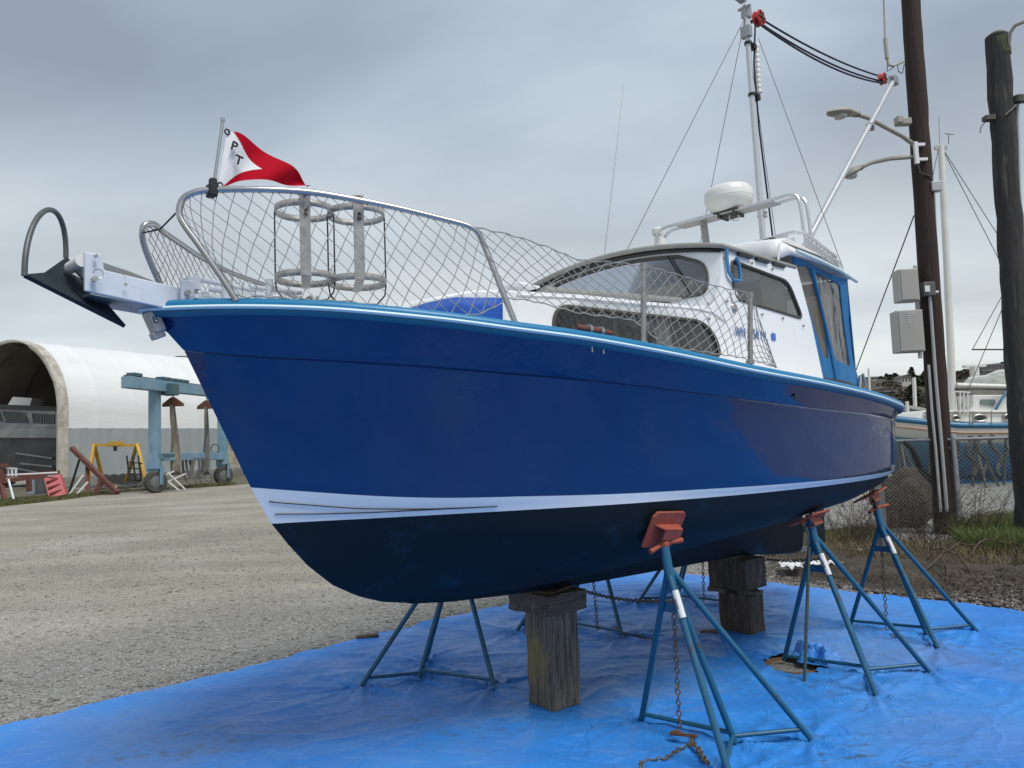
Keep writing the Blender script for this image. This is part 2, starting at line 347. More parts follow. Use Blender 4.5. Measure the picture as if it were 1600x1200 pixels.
def chord(P, n=None):
    P = [np.array(p, float) for p in P]; t = [0]
    for i in range(1, len(P)): t.append(t[-1]+np.linalg.norm(P[i]-P[i-1]))
    t = np.array(t)/t[-1]; m = []
    for i in range(len(P)):
        if i == 0: m.append((P[1]-P[0])/(t[1]-t[0]))
        elif i == len(P)-1: m.append((P[-1]-P[-2])/(t[-1]-t[-2]))
        else: m.append(((P[i+1]-P[i])/(t[i+1]-t[i])*(t[i]-t[i-1])+(P[i]-P[i-1])/(t[i]-t[i-1])*(t[i+1]-t[i]))/(t[i+1]-t[i-1]))
    out = []
    for x in ts:
        i = min(len(P)-2, max(0, int(np.searchsorted(t, x, side='right')-1))); h = t[i+1]-t[i]; q = (x-t[i])/h
        out.append(P[i]*(2*q**3-3*q*q+1)+m[i]*h*(q**3-2*q*q+q)+P[i+1]*(-2*q**3+3*q*q)+m[i+1]*h*(q**3-q*q))
    out[0] = P[0]; out[-1] = P[-1]
    return out
cS, cK, cB, cW = chord(SH), chord(KN), chord(BTC), chord(WLC)
def smooth_ip(x, pts):   # averaged interpolation: removes the corners of the table
    return sum(ip(x+d, pts)*w_ for d, w_ in ((-.08, .2), (-.04, .2), (0, .2), (.04, .2), (.08, .2))) if -1.0 < x < 3.2 else ip(x, pts)
rows = []   # (points, material)
def lerp(a, b, t): return a*(1-t)+b*t
rows.append((cS, 0))
for t in (.33, .66, .93): rows.append(([lerp(a, b, t) for a, b in zip(cS, cK)], 0))
rows.append(([k+np.array((0, 0, .003)) for k in cK], 0))
rows.append(([k+np.array((0, .0035*min(1, k[1]*12), -.002)) for k in cK], 0))
for j in (.12, .3, 1, 2, 3, 4, 5, 6, 7):
    t = j/8; R_ = []
    for k, b in zip(cK, cB):
        p = lerp(k, b, t); wb = max(0, min(1, (.4-p[0])/1.6)); wa = 1-wb
        if p[1] > 1e-4: p[1] += .0035*(1 if t < .1 else 0)*min(1, p[1]*12)+math.sin(math.pi*t)*(-.045*wb*min(1, p[1]*5))+.005*wa*math.sin(math.pi*t)
        R_.append(p)
    rows.append((R_, 0))
rows.append((cB, 0)); rows.append(([lerp(a, b, .5) for a, b in zip(cB, cW)], 1)); rows.append((cW, 1))
SEC = [(.985, .86), (.94, .68), (.86, .50), (.72, .34), (.54, .21), (.34, .11), (.15, .04), (0, 0)]
BOTF = []
for fv, fz in SEC:
    R_ = []
    for p in cW:
        zc = smooth_ip(p[0], CEN); wb = max(0, min(1, (-.2-p[0])/1.1)); z_ = fz*(1-wb)+(fv**1.2)*wb
        R_.append(np.array((p[0], p[1]*fv, zc+(p[2]-zc)*z_)))
    rows.append((R_, 2)); BOTF.append(R_)
mb = MB(); mm_ = [m_blue, m_boot, m_bottom]
for sg in (1, -1):
    for i in range(len(rows)-1):
        mb.use(mm_[rows[i+1][1]])
        A_, B_ = rows[i][0], rows[i+1][0]
        P = [[bl(p[0], sg*p[1], p[2]) for p in A_], [bl(p[0], sg*p[1], p[2]) for p in B_]]
        mb.grid(P, flip=(sg < 0))
# weld and build
hull = mb.build('hull', None, boat, smooth=True)
bm = bmesh.new(); bm.from_mesh(hull.data); bmesh.ops.remove_doubles(bm, verts=bm.verts, dist=.0008)
bmesh.ops.dissolve_degenerate(bm, edges=bm.edges, dist=.0003); bmesh.ops.recalc_face_normals(bm, faces=bm.faces); bm.to_mesh(hull.data); bm.free()
hull.data.polygons.foreach_set('use_smooth', [True]*len(hull.data.polygons)); hull.data.set_sharp_from_angle(angle=math.radians(50))
for ed in hull.data.edges:
    if all(abs(hull.data.vertices[k].co.y) < .0012 and hull.data.vertices[k].co.x < -1.0 for k in ed.vertices): ed.use_edge_sharp = True
# keel fin
KB = [(-1.0,.80,.748),(-.76,.80,.716),(-.3,.80,.68),(0,.82,.66),(.39,.84,.64),(1.2,.9,.61),(2.17,.98,.575),(3.0,1.1,.485),(3.17,1.12,.475),(3.21,1.12,.50),(3.24,1.1,.60),(3.12,1.1,.9)]
mb = MB(); pr = []
for u, zt, zb in KB: pr.append([bl(u, .045, zt), bl(u, .028, zb+.012), bl(u, .015, zb), bl(u, -.015, zb), bl(u, -.028, zb+.012), bl(u, -.045, zt)])
mb.grid(pr); mb.add([pr[0][k] for k in range(6)]+[pr[-1][k] for k in range(6)], [tuple(range(6)), tuple(range(6, 12))])
mb.build('keel', m_bottom, boat, smooth=45)
# pinstripes in the white wedge at the bow
def wedge(u_, fr):
    def pt(c, u):
        for a, b in zip(c, c[1:]):
            if a[0] <= u <= b[0]: q = (u-a[0])/(b[0]-a[0]+1e-9); return lerp(a, b, q)
        return c[0]
    a = pt(cB, max(u_, cB[0][0]+.001)); b = pt(cW, max(u_, cW[0][0]+.001)); p = lerp(a, b, fr); return Vector((p[0]-.000, -(p[1]+.0035), p[2]))
for pts in ([(-1.745, .36), (-1.58, .44), (-1.42, .55), (-1.14, .63), (-.87, .64)], [(-1.705, .72), (-1.55, .745), (-1.35, .73), (-1.14, .67), (-.87, .64)]):
    us = np.linspace(pts[0][0], pts[-1][0], 30)
    MB().tube([wedge(u, ip(u, pts)) for u in us], .0024, 6).build('pinstripe', m_ink, boat)
# rub rail swept round the sheer
full = [np.array(p) for p in cS]+[np.array((p[0], -p[1], p[2])) for p in cS[::-1][1:-1]]
def sweep(prof, name, m, par, sm=60, path=None, sl=None):
    path = path or full; n = len(path); rings = []
    for i in range(n):
        a = path[i-1]; b = path[(i+1) % n]; t = b-a; t[2] = 0; L_ = np.linalg.norm(t); t = t/L_; o = np.array((-t[1], t[0], 0))
        rings.append([bl(*(path[i]+o*q[0]+np.array((0, 0, q[1])))) for q in prof])
    mb = MB(); k = len(prof); vs = [p for r in rings for p in r]
    mb.add(vs, [(i*k+j, i*k+(j+1) % k, ((i+1) % n)*k+(j+1) % k, ((i+1) % n)*k+j) for i in range(n) for j in range(k)])
    return mb.build(name, m, par, smooth=sm)
rail = sweep([(-.03, -.004), (.020, -.004), (.033, .010), (.036, .030), (.028, .044), (.010, .050), (-.05, .050)], 'rub_rail', m_rail, boat)
sweep([(.030, .006), (.041, .008), (.045, .014), (.041, .021), (.031, .023)], 'rail_stripe', m_railw, rail)
sweep([(.008, -.016), (.020, -.014), (.030, -.002), (.032, .005), (.0, .005)], 'rail_moulding', m_teal, rail)
# deck
mb = MB(); P = []
for p in cS:
    P.append([bl(p[0], p[1]*k, p[2]+.040+.05*(1-k*k)*min(1, p[1])) for k in (1, .6, .2, -.2, -.6, -1)])
# small holes in topsides (through-hull fitting)
mb.grid(P); mb.build('deck', m_deck, boat, smooth=True)
for px, py in ((1242, 619), (1325, 721)):
    q = side(px, py, 1.175 if py < 700 else 1.10)
    MB().lathe([(.013, 0), (.013, .004), (.006, .005)], (0, 0, 0), 12, Matrix.Rotation(math.pi/2, 3, 'X')).build('drain_fitting', m_black, boat, loc=bl(q[0], q[1], q[2]))
# bow fitting under the platform
mb = MB(); c_ = Vector(bl(*side(241, 503, .012))); mb.box(c_, (.045, .066, .085), Matrix.Rotation(math.radians(-24), 3, 'Y')); mb.box(c_+Vector((.012, 0, -.05)), (.05, .04, .03), Matrix.Rotation(math.radians(-24), 3, 'Y'))
bf = mb.build('stem_fitting', m_galv, boat, bevel=.006)
MB().tube([c_+Vector((-.012, -.030, .014)), c_+Vector((-.006, -.040, -.006))], .008, 8).build('bolt', m_steel, bf)

# ------------------------------------------------------------------ cabin
VT = [(-1.7, .10), (-1.55, .25), (-1.3, .42), (-.9, .58), (-.4, .70), (.2, .765), (.8, .80), (1.7, .82), (3, .80)]
vt = lambda u: smooth_ip(u, VT) if u > -1 else ip(u, VT)
outer = [(-1.34, 1.90), (2.02, 1.80), (1.985, 1.86), (1.71, 2.63)] + [(1.2, 2.612), (.80, 2.600), (.770, 2.58), (.745, 2.5), (.70, 2.36), (.655, 2.275), (.60, 2.235), (.45, 2.222), (0, 2.208), (-.42, 2.202), (-.85, 2.192), (-1.0, 2.18), (-1.114, 2.155), (-1.25, 2.115), (-1.34, 2.06)]
lowin = rounded([(-.62, 1.965), (.66, 1.955), (.615, 2.07), (.49, 2.145), (-.60, 2.145)], [.09, .05, .10, .12, .085])
sidewin = rounded([(.845, 2.31), (1.71, 2.262), (1.56, 2.50), (.845, 2.545)], [.07, .06, .08, .05])
def wallmap(sg, off=0.0):
    return lambda u, z: bl(u, sg*(vt(u)+off-.05*max(0, z-2.25)-.0), z)
cab = None
for sg in (1, -1):
    o = panel(dens(outer, .12), [lowin, sidewin], wallmap(sg), 'cabin_side', m_white, boat, solid=.022)
    for hole, nm_ in ((lowin, 'trunk_window'), (sidewin, 'wheelhouse_window')):
        f = MB().tube([wallmap(sg, .012)(*p) for p in hole], .0095, 6, closed=True).build(nm_, m_frame, boat, smooth=True)
        panel(hole, [], wallmap(sg, .004), 'pane', m_glass2 if nm_ == 'trunk_window' else m_glass, f)
# trunk top (crowned) and front slope
mb = MB(); P = []
TE = [(.78, 2.235), (.60, 2.236), (.45, 2.223), (0, 2.209), (-.42, 2.203), (-.85, 2.193), (-1.0, 2.181), (-1.114, 2.156), (-1.25, 2.116), (-1.34, 2.061), (-1.45, 2.03), (-1.52, 2.02)]
for u, z in TE:
    v0 = vt(u)*(1.0 if u > -1.34 else .9) ; fall = 0 if u > -1.3 else .02
    P.append([bl(u, v0*k, z+.016*(1-k*k)+(.004 if abs(k) < 1 else 0)) for k in (1, .97, .85, .6, .3, 0, -.3, -.6, -.85, -.97, -1)])
mb.grid(P); mb.build('trunk_roof', m_white, boat, smooth=True, solid=.012)
# slim moulding line above the trunk window
MB().tube([wallmap(1, .012)(u, z) for u, z in [(.72, 2.165), (.60, 2.205), (.45, 2.212), (0, 2.196), (-.42, 2.19), (-.8, 2.18)]], .007, 6).build('trunk_moulding', m_white, boat, smooth=True)
# windscreen wall
def scr(sg=None): return lambda v, z: bl(.775+(z-2.62)*.20-.02*(1-(v/.8)**2), v, z)
top = [(-.79+.158*i, 0) for i in range(11)]; so_ = [(v, 2.690-.095*(v/.79)**2) for v, _ in top]
outl = so_+[(.80, 2.20), (.4, 2.23), (0, 2.25), (-.4, 2.23), (-.80, 2.20)]
gl = []
for i in range(13):
    v = -.60+i*.10; gl.append((v, 2.652-.16*v*v))
hole = rounded([(-.715, 2.34), (-.705, 2.525)]+gl[1:12]+[(.705, 2.525), (.715, 2.34)], [.04, .05]+[.02]*11+[.09, .07])
panel(dens(outl, .1), [hole], scr(), 'windscreen_wall', m_white, boat, solid=.02)
f = MB().tube([scr()(*p)+Vector((-.013, 0, 0)) for p in hole], .010, 6, closed=True).build('windscreen', m_frame, boat, smooth=True)
panel(dens(hole, .08), [], lambda v, z: scr()(v, z)+Vector((-.006, 0, 0)), 'pane', m_glass, f)
# wheelhouse roof with grey trim and black seal
def roofgrid(u0, u1, z0, crown, half, th, name, m, par=boat, nu=6, slope=0):
    P = []
    for i in range(nu+1):
        u = u0+(u1-u0)*i/nu
        P.append([bl(u-.03*(1-(k*k))*(1-i/nu), half*k, z0+slope*(u-u0)+crown*(1-k*k)) for k in [-1+j/8 for j in range(17)]])
    mb = MB().grid(P); o = mb.build(name, m, par, smooth=True, solid=th); return o
rf = roofgrid(.725, 1.70, 2.613, .098, .815, .026, 'wheelhouse_roof', m_grey)
roofgrid(.745, 1.68, 2.588, .098, .790, .018, 'roof_seal', m_black, rf)
for k in range(3): MB().box(bl(1.0+k*.22, .812, 2.592), (.16, .02, .018)).build('roof_slot', m_black, rf)
# hardtop over the aft cabin
mb = MB(); P = []
def ht(u, z, k): hv = ip(u, [(1.55, .80), (1.7, .845), (2.3, .83), (2.82, .77)]); return bl(u, hv*k, z+.06*(1-k*k))
ks = [-1+j/8 for j in range(17)]
P.append([ht(1.50, 2.66, k) for k in ks]); P.append([ht(1.56, 2.775, k*.97) for k in ks])
P.append([ht(1.62, 2.80, k*.97) for k in ks]); P.append([ht(2.2, 2.75, k*.97) for k in ks]); P.append([ht(2.80, 2.70, k*.97) for k in ks])
P.append([ht(2.82, 2.685, k) for k in ks]); P.append([ht(2.2, 2.70, k*1.0) for k in ks]); P.append([ht(1.62, 2.70, k) for k in ks]); P.append([ht(1.52, 2.66, k) for k in ks])
hard = mb.grid(P); [mb.add([row_[j_] for row_ in P], [tuple(range(len(P)))]) for j_ in (0, -1)]; hard = mb.build('hardtop', m_white, boat, smooth=35, solid=.01)
for sg in (1, -1):
    MB().tube([ht(u, z, sg*1.0)+Vector((0, -.012*sg, 0)) for u, z in ((1.66, 2.715), (2.0, 2.70), (2.4, 2.685), (2.83, 2.665))], .014, 8).build('edge_moulding', m_railw, hard, smooth=True)
# interior
mb = MB(); mb.box(bl(.75, 0, 1.60), (2.3, 1.0, .02)); mb.box(bl(1.70, 0, 2.1), (.03, 1.45, .95)); mb.box(bl(-.25, 0, 1.80), (.5, .9, .3))
mb.box(bl(.80, 0, 2.30), (.14, 1.3, .025)); mb.build('cabin_joinery', m_dark, boat)
MB().box(bl(-.02, .1, 2.02), (.03, .95, .42)).build('bulkhead', m_int, boat)
MB().prism([bl(*side(px, py, .62)) for px, py in ((985, 503), (1044, 497), (1054, 560), (1026, 558), (1026, 521))], (0, .05, 0)).prism([bl(*side(px, py, .62)) for px, py in ((1094, 512), (1104, 540), (1112, 566), (1082, 564))], (0, .05, 0)).build('bright_patch_panel', m_white, boat)  # white panels added behind the pane to make the bright patches inside
mb = MB(); mb.grid([[wallmap(1, -.05)(1.30+.05*i, z)+Vector((0, .015*math.sin(i*2.1), 0)) for i in range(8)] for z in (2.27, 2.40, 2.56)]); mb.build('curtain', m_curt, boat, smooth=True)
MB().bar(bl(1.0, .72, 2.47), bl(1.16, .71, 2.31), .014, .01).tube([bl(1.16, .71, 2.31), bl(1.20, .70, 2.29)], .007).build('inside_wiper', m_black, boat)  # black wiper visible through the side window, placed inside the cabin
mb = MB(); mb.tube([bl(1.05, -.25+.17*math.cos(a), 2.35+.17*math.sin(a)) for a in np.linspace(0, 6.283, 25)[:-1]], .012, 6, closed=True)
for a in (0, 2.1, 4.2): mb.tube([bl(1.05, -.25, 2.35), bl(1.05, -.25+.17*math.cos(a), 2.35+.17*math.sin(a))], .008, 6)
mb.build('steering_wheel', m_black, boat, smooth=True)
# wipers, vents, snaps, lamp, strap
wp = MB(); a = Vector(bl(*cross(1043, 400, .725))); b = Vector(bl(*cross(1072, 446, .70))); wp.bar(a, b, .010, .008); c = b+(b-a)*.0
wp.bar(a+(b-a)*.45, b+(b-a)*.28, .018, .012); wp.build('windscreen_wiper', m_black, boat)
mb = MB(); q = side(1145, 482, .80); mb.lathe([(.030, 0), (.030, .012), (.022, .02), (.012, .022)], (0, 0, 0), 20, Matrix.Rotation(math.pi/2, 3, 'X')); mb.build('side_light', m_steel, boat, smooth=40, loc=bl(q[0], .80, q[2]))
mb = MB()
for px, py in ((1133, 402), (1175, 411), (1205, 421), (1187, 492), (1218, 498), (1249, 510), (1135, 471), (1107, 475), (1109, 498)):
    q = side(px, py, vt(1.0)); p_ = wallmap(1, .016)(q[0], q[2]); mb.box(p_, (.012, .012, .012), .5)
mb.build('canvas_stud', m_dsteel, boat)
mb = MB(); mb.tube([wallmap(1, .03)(*p) for p in ((.785, 2.60), (.775, 2.53), (.78, 2.46), (.83, 2.415))], .012, 6)
mb.tube([wallmap(1, .03)(*p) for p in ((.83, 2.415), (.90, 2.42), (.91, 2.46), (.905, 2.53), (.88, 2.56))], .012, 6); mb.build('strap', m_strap, boat, smooth=True)
MB().prism([bl(*side(px, py, .812)) for px, py in ((1141, 452), (1152, 455), (1153, 470), (1144, 472))], (0, -.002, 0)).build('window_sticker', m_fwhite, boat)
# solar vent on the trunk roof, forward sill vent
mb = MB(); c_ = Vector(bl(*side(810, 449, .45))); mb.box(c_, (.17, .14, .012)); mb.box(c_+Vector((0, 0, .012)), (.12, .11, .014), taper=.7); mb.build('roof_vent', m_white, boat, bevel=.006)
MB().bar(scr()(.33, 2.335)+Vector((-.03, 0, 0)), scr()(.47, 2.335)+Vector((-.03, 0, 0)), .04, .022).build('sill_vent', m_frame, boat, bevel=.004)
MB().bar(bl(*side(848, 452, .40)), bl(*side(1062, 469, .60)), .05, .022).build('sill_rail', m_grey, boat, bevel=.004)
# registration lettering and validation sticker
def side_text(body, px, py, size, m, nm_, sx=1.0):
    q = side(px, py, .80); p_ = wallmap(1, .0145)(q[0], q[2]); ang = 0
    return text_mesh(nm_, body, size, m, boat, p_, Matrix.Rotation(math.pi/2, 3, 'X'), sx=sx)
side_text('WN 3750 ML', 1170, 523, .080, m_txt, 'registration_number', .90)
q = side(1203, 527, .80); MB().box(wallmap(1, .015)(q[0], q[2]), (.05, .003, .045)).build('validation_sticker', m_sticker, boat)

# ------------------------------------------------------------------ canvas enclosure aft
def cv(u, z): return bl(u, .80-.02*(z-2.2)-.05*max(0, u-2.1)**1.5+.012*math.sin(u*9+z*6), z)
def S2(px, py): q = side(px, py, .80); return (q[0], q[2])
oc = [S2(1240, 401), S2(1326, 438), S2(1330, 500), S2(1338, 560), (2.80, 1.82), (2.4, 1.82), (1.97, 1.86), (1.83, 2.22)]
w1 = rounded([S2(1242, 413), S2(1263, 417), S2(1285, 500), S2(1293, 562), S2(1288, 560)], .04)
w2 = rounded([S2(1272, 424), S2(1315, 443), S2(1323, 500), S2(1333, 574), S2(1302, 562)], .05)
en = panel(dens(oc, .08), [w1, w2], cv, 'canvas_side', m_canvas, boat, solid=.008)
for h in (w1, w2): panel(dens(h, .06), [], lambda u, z: cv(u, z)+Vector((0, .004, 0)), 'clear_window', m_vinyl, en)
MB().tube([cv(*S2(px, py))+Vector((0, -.01, 0)) for px, py in ((1266, 420), (1275, 460), (1288, 520), (1300, 575), (1303, 592))], .010, 6).build('zip', m_canvas, en, smooth=True)
o = panel(dens([(2.02, 1.80), (2.80, 1.79), (2.80, 1.83), (2.35, 1.865), (2.0, 1.885)], .08), [], lambda u, z: cv(u, z)+Vector((0, -.008, 0)), 'canvas_skirt', mat('skirt_brown', (.05, .035, .035), .8), en)
en2 = panel(dens(oc, .08), [w1, w2], lambda u, z: Vector((cv(u, z).x, -cv(u, z).y, cv(u, z).z)), 'canvas_side', m_canvas, boat, solid=.008)
for h in (w1, w2): panel(dens(h, .06), [], lambda u, z: Vector((cv(u, z).x, -cv(u, z).y-.004, cv(u, z).z)), 'clear_window', m_vinyl, en2)
oa = [(-.72, 2.70), (.72, 2.70), (.74, 1.80), (-.74, 1.80)]; wa = rounded([(-.58, 2.6), (-.08, 2.6), (-.08, 2.0), (-.58, 2.0)], .05); wb = [(-x_, y_) for x_, y_ in wa][::-1]
en3 = panel(dens(oa, .1), [wa, wb], lambda v, z: bl(2.80+.01*math.sin(v*11), v, z), 'canvas_aft', m_canvas, boat, solid=.008)
for h in (wa, wb): panel(h, [], lambda v, z: bl(2.79, v, z), 'clear_window', m_vinyl, en3)
# stern coaming hoops
MB().tube([bl(*side(px, py, .80)) for px, py in ((1343, 605), (1344, 588), (1348, 585), (1353, 606))], .012, 8).build('grab_rail', m_steel, boat, smooth=True)

# ------------------------------------------------------------------ bow platform, pulpit, net
mb = MB()
for sg in (1, -1):
    poly = [bl(-2.46, .1*sg, 2.095), bl(-2.46, .1*sg, 2.235), bl(-2.405, .1*sg, 2.235), bl(-2.395, .1*sg, 2.178), bl(-2.05, .1*sg, 2.135), bl(-2.05, .1*sg, 2.085), bl(-2.2, .1*sg, 2.062)]
    mb.prism(poly, (0, .018*sg, 0))
plat = mb.build('bow_platform', m_plat, boat, bevel=.004)
mb = MB(); mb.bar(bl(-2.44, 0, 2.09), bl(-2.05, 0, 2.055), .19, .012); mb.build('platform_plate', m_galv, plat)
mb = MB(); mb.tube([bl(-2.465, -.05, 2.205), bl(-2.465, .085, 2.205)], .022, 16); mb.build('bow_roller', m_radar, plat, smooth=40)
mb = MB(); mb.tube([bl(-2.435, .11, 2.135), bl(-2.435, .135, 2.135)], .010, 10); mb.tube([bl(-2.43, .13, 2.22), bl(-2.43, .112, 2.22)], .006, 8)
mb.tube([bl(-2.425+.016*math.cos(a), .13, 2.155+.016*math.sin(a)) for a in np.linspace(-1.8, 3.2, 14)], .0018, 5); mb.tube([bl(-2.33, .118, 2.13), bl(-2.33, .122, 2.13)], .006, 8)
mb.build('pin', m_steel, plat, smooth=40)
mb = MB(); mb.box(bl(-2.11, .125, 2.125), (.05, .02, .09)); mb.box(bl(-2.08, .1, 2.165), (.05, .05, .05)); mb.box(bl(-2.06, .17, 2.098), (.10, .06, .018))
mb.tube([bl(-2.06+.02*math.cos(a), .17, 2.105+.02*math.sin(a)) for a in np.linspace(0, 3.14, 8)], .006, 6); mb.build('platform_bracket', m_plat, plat, bevel=.003)
mb = MB(); mb.tube([bl(-2.115, .135, 2.12), bl(-2.115, .15, 2.12)], .011, 8); mb.build('bolt', m_steel, plat)
# windlass
mb = MB(); mb.box(bl(-1.90, .04, 2.115), (.30, .20, .02)); mb.box(bl(-1.86, .03, 2.15), (.10, .12, .06), taper=.7)
mb.tube([bl(-2.04, .10, 2.185), bl(-1.83, .12, 2.165)], .010, 8); mb.tube([bl(-1.98, .02, 2.17), bl(-1.72, .10, 2.15)], .012, 8)
mb.tube([bl(-1.97, .15, 2.11), bl(-1.97, .15, 2.20)], .012, 8); mb.tube([bl(-1.83, .24, 2.09), bl(-1.83, .24, 2.19)], .014, 8); mb.tube([bl(-1.90, .22, 2.155), bl(-1.70, .26, 2.145)], .009, 8)
mb.tube([bl(-1.88, -.06, 2.11), bl(-1.88, -.06, 2.20)], .012, 8); mb.box(bl(-1.80, .22, 2.10), (.14, .07, .025)); mb.lathe([(.04, 0), (.04, .03), (.028, .045), (.028, .06), (.04, .07)], bl(-1.78, .02, 2.13), 16)
mb.build('windlass', m_plat, boat, smooth=35)
mb = MB()
for k in range(14):
    a = random.uniform(-1.78, -1.58); mb.tube([bl(a, .30+random.uniform(-.05, .08), 2.075+random.uniform(0, .02)), bl(a+random.uniform(-.05, .05), .34+random.uniform(-.06, .08), 2.10+random.uniform(0, .012))], .007, 5)
mb.build('coiled_line', m_rope, boat, smooth=True)
# pulpit rails
PP = [side(370, 470, .31), side(345, 432, .285), side(310, 382, .25), side(287, 350, .225), side(280, 333, .215), side(285, 313, .215), side(300, 302, .235), side(330, 297, .27), side(400, 296, .365), side(480, 300, .45), side(550, 311, .53), side(620, 325, .60), side(690, 342, .67), side(728, 352, .715), side(745, 362, .735), side(757, 385, .745), side(775, 430, .78), side(805, 505, .83)]
ptop = V3(spline(PP, 90)); PR = MB().tube([bl(*p) for p in ptop], .0125, 10).build('pulpit_rail', m_steel, boat, smooth=True)
SPt = [(p[0], -p[1], p[2]) for p in PP]
SPt = [(-1.98, -.31, 2.085), (-2.06, -.25, 2.20), (-2.14, -.20, 2.33), (-2.17, -.175, 2.40), (-2.165, -.165, 2.445), (-2.12, -.185, 2.462), (-2.05, -.26, 2.455), (-1.95, -.34, 2.44), (-1.82, -.44, 2.42), (-1.6, -.60, 2.405), (-1.35, -.72, 2.39), (-1.15, -.78, 2.36), (-1.10, -.80, 2.30), (-1.04, -.84, 2.0)]
stop_ = V3(spline(SPt, 80)); MB().tube([bl(*p) for p in stop_], .0125, 10).build('pulpit_rail', m_steel, boat, smooth=True)
for pts_ in (([(370, 470), (300, 302)],)): pass
MB().tube([bl(*ptop[20]), bl(*(ptop[20]*.5+stop_[18]*.5+Vector((0, 0, -.03)))), bl(*stop_[18])], .0035, 6).build('rail_lashing', m_navyrope, boat)
# starboard side brace tube seen through the net
MB().tube([bl(-1.86, -.30, 2.10), bl(-1.62, -.42, 2.09), bl(-1.45, -.5, 2.08)], .011, 8).build('foot_rail', m_steel, boat)
# stanchions
for px0, py0, px1, py1, v in ((1005, 415, 1005, 537, 1.0), (1172, 460, 1172, 566, 1.12)):
    a = side(px0, py0, v); b = side(px1, py1, v)
    for sg in (1, -1):
        mb = MB().tube([bl(b[0], sg*v, b[2]-.02), bl(a[0], sg*v, a[2])], .0135, 10); mb.lathe([(.017, 0), (.017, .03)], bl(a[0], sg*v, a[2]-.02), 10); mb.lathe([(.022, 0), (.022, .02)], bl(b[0], sg*v, b[2]-.01), 12)
        mb.build('stanchion', m_dsteel, boat, smooth=40)
# net
def strip(curve, ts_): return spline(curve, 0, ts_)
def net(topc, botc, nx, ny, name, sag=.02, r=.0019):
    K = 2; T = strip(topc, np.linspace(0, 1, nx*K+1)); B = strip(botc, np.linspace(0, 1, nx*K+1)); nyk = ny*K; mb = MB(); rnd = random.Random(4)
    J = {}
    def P(i, j):
        a = max(0, min(nx*K, i)); f = j/nyk; p = T[a]*(1-f)+B[a]*f
        if (i, j) not in J: J[(i, j)] = (rnd.uniform(-.003, .003), rnd.uniform(-.003, .003))
        jj = J[(i, j)]
        p = p+np.array((jj[0], sag*math.sin(math.pi*f)*.6, jj[1]-sag*math.sin(math.pi*f)*.4)); return bl(*p)
    for s in range(-ny, nx+1):
        for dr in (1, -1):
            pts = []
            for j in range(0, nyk+1):
                i = s*K+j if dr > 0 else (s+ny)*K-j
                if 0 <= i <= nx*K: pts.append(P(i, j))
            if len(pts) > 1: mb.tube(pts, r, 4, caps=False)
    for c in (T, B): mb.tube([bl(*(p+np.array((0, .002, .004*math.sin(k*2.2))))) for k, p in enumerate(c)], .0028, 5)
    return mb.build(name, m_rope, boat, smooth=True)
tc1 = [side(283, 333, .216), side(290, 308, .22), side(330, 297, .27), side(400, 296, .365), side(480, 300, .45), side(550, 311, .53), side(620, 325, .60), side(690, 342, .67), side(735, 355, .72)]
bc1 = [side(352, 440, .295), side(372, 462, .32), side(410, 463, .37), side(470, 468, .45), side(530, 470, .53), side(600, 478, .62), side(660, 485, .69), side(740, 492, .77), side(790, 470, .80)]
net(tc1, bc1, 19, 5, 'safety_net')
tc2 = [side(745, 356, .735), side(800, 368, .79), side(860, 388, .86), side(905, 406, .90), side(960, 410, .96), side(1005, 416, 1.0)]
bc2 = [side(785, 466, .80), side(830, 470, .84), side(900, 488, .90), side(950, 495, .95), side(985, 500, .99), side(1005, 512, 1.0)]
net(tc2, bc2, 12, 5, 'safety_net')
tc3 = [side(1005, 416, 1.0), side(1040, 424, 1.03), side(1080, 436, 1.06), side(1130, 450, 1.09), side(1172, 461, 1.12), side(1186, 500, 1.125), side(1212, 573, 1.14)]
bc3 = [side(1005, 512, 1.0), side(1025, 530, 1.02), side(1045, 541, 1.04), side(1100, 550, 1.08), side(1140, 556, 1.10), side(1172, 562, 1.12), side(1209, 573, 1.14)]
net(tc3, bc3, 16, 5, 'safety_net')
ts1 = [(-2.155, -.17, 2.44), (-2.05, -.26, 2.455), (-1.95, -.34, 2.44), (-1.82, -.44, 2.42), (-1.6, -.60, 2.405), (-1.35, -.72, 2.39), (-1.15, -.78, 2.36)]
bs1 = [(-2.08, -.24, 2.15), (-1.98, -.30, 2.10), (-1.88, -.38, 2.09), (-1.75, -.48, 2.08), (-1.5, -.62, 2.07), (-1.3, -.74, 2.06), (-1.08, -.84, 2.05)]
net(ts1, bs1, 20, 6, 'safety_net')
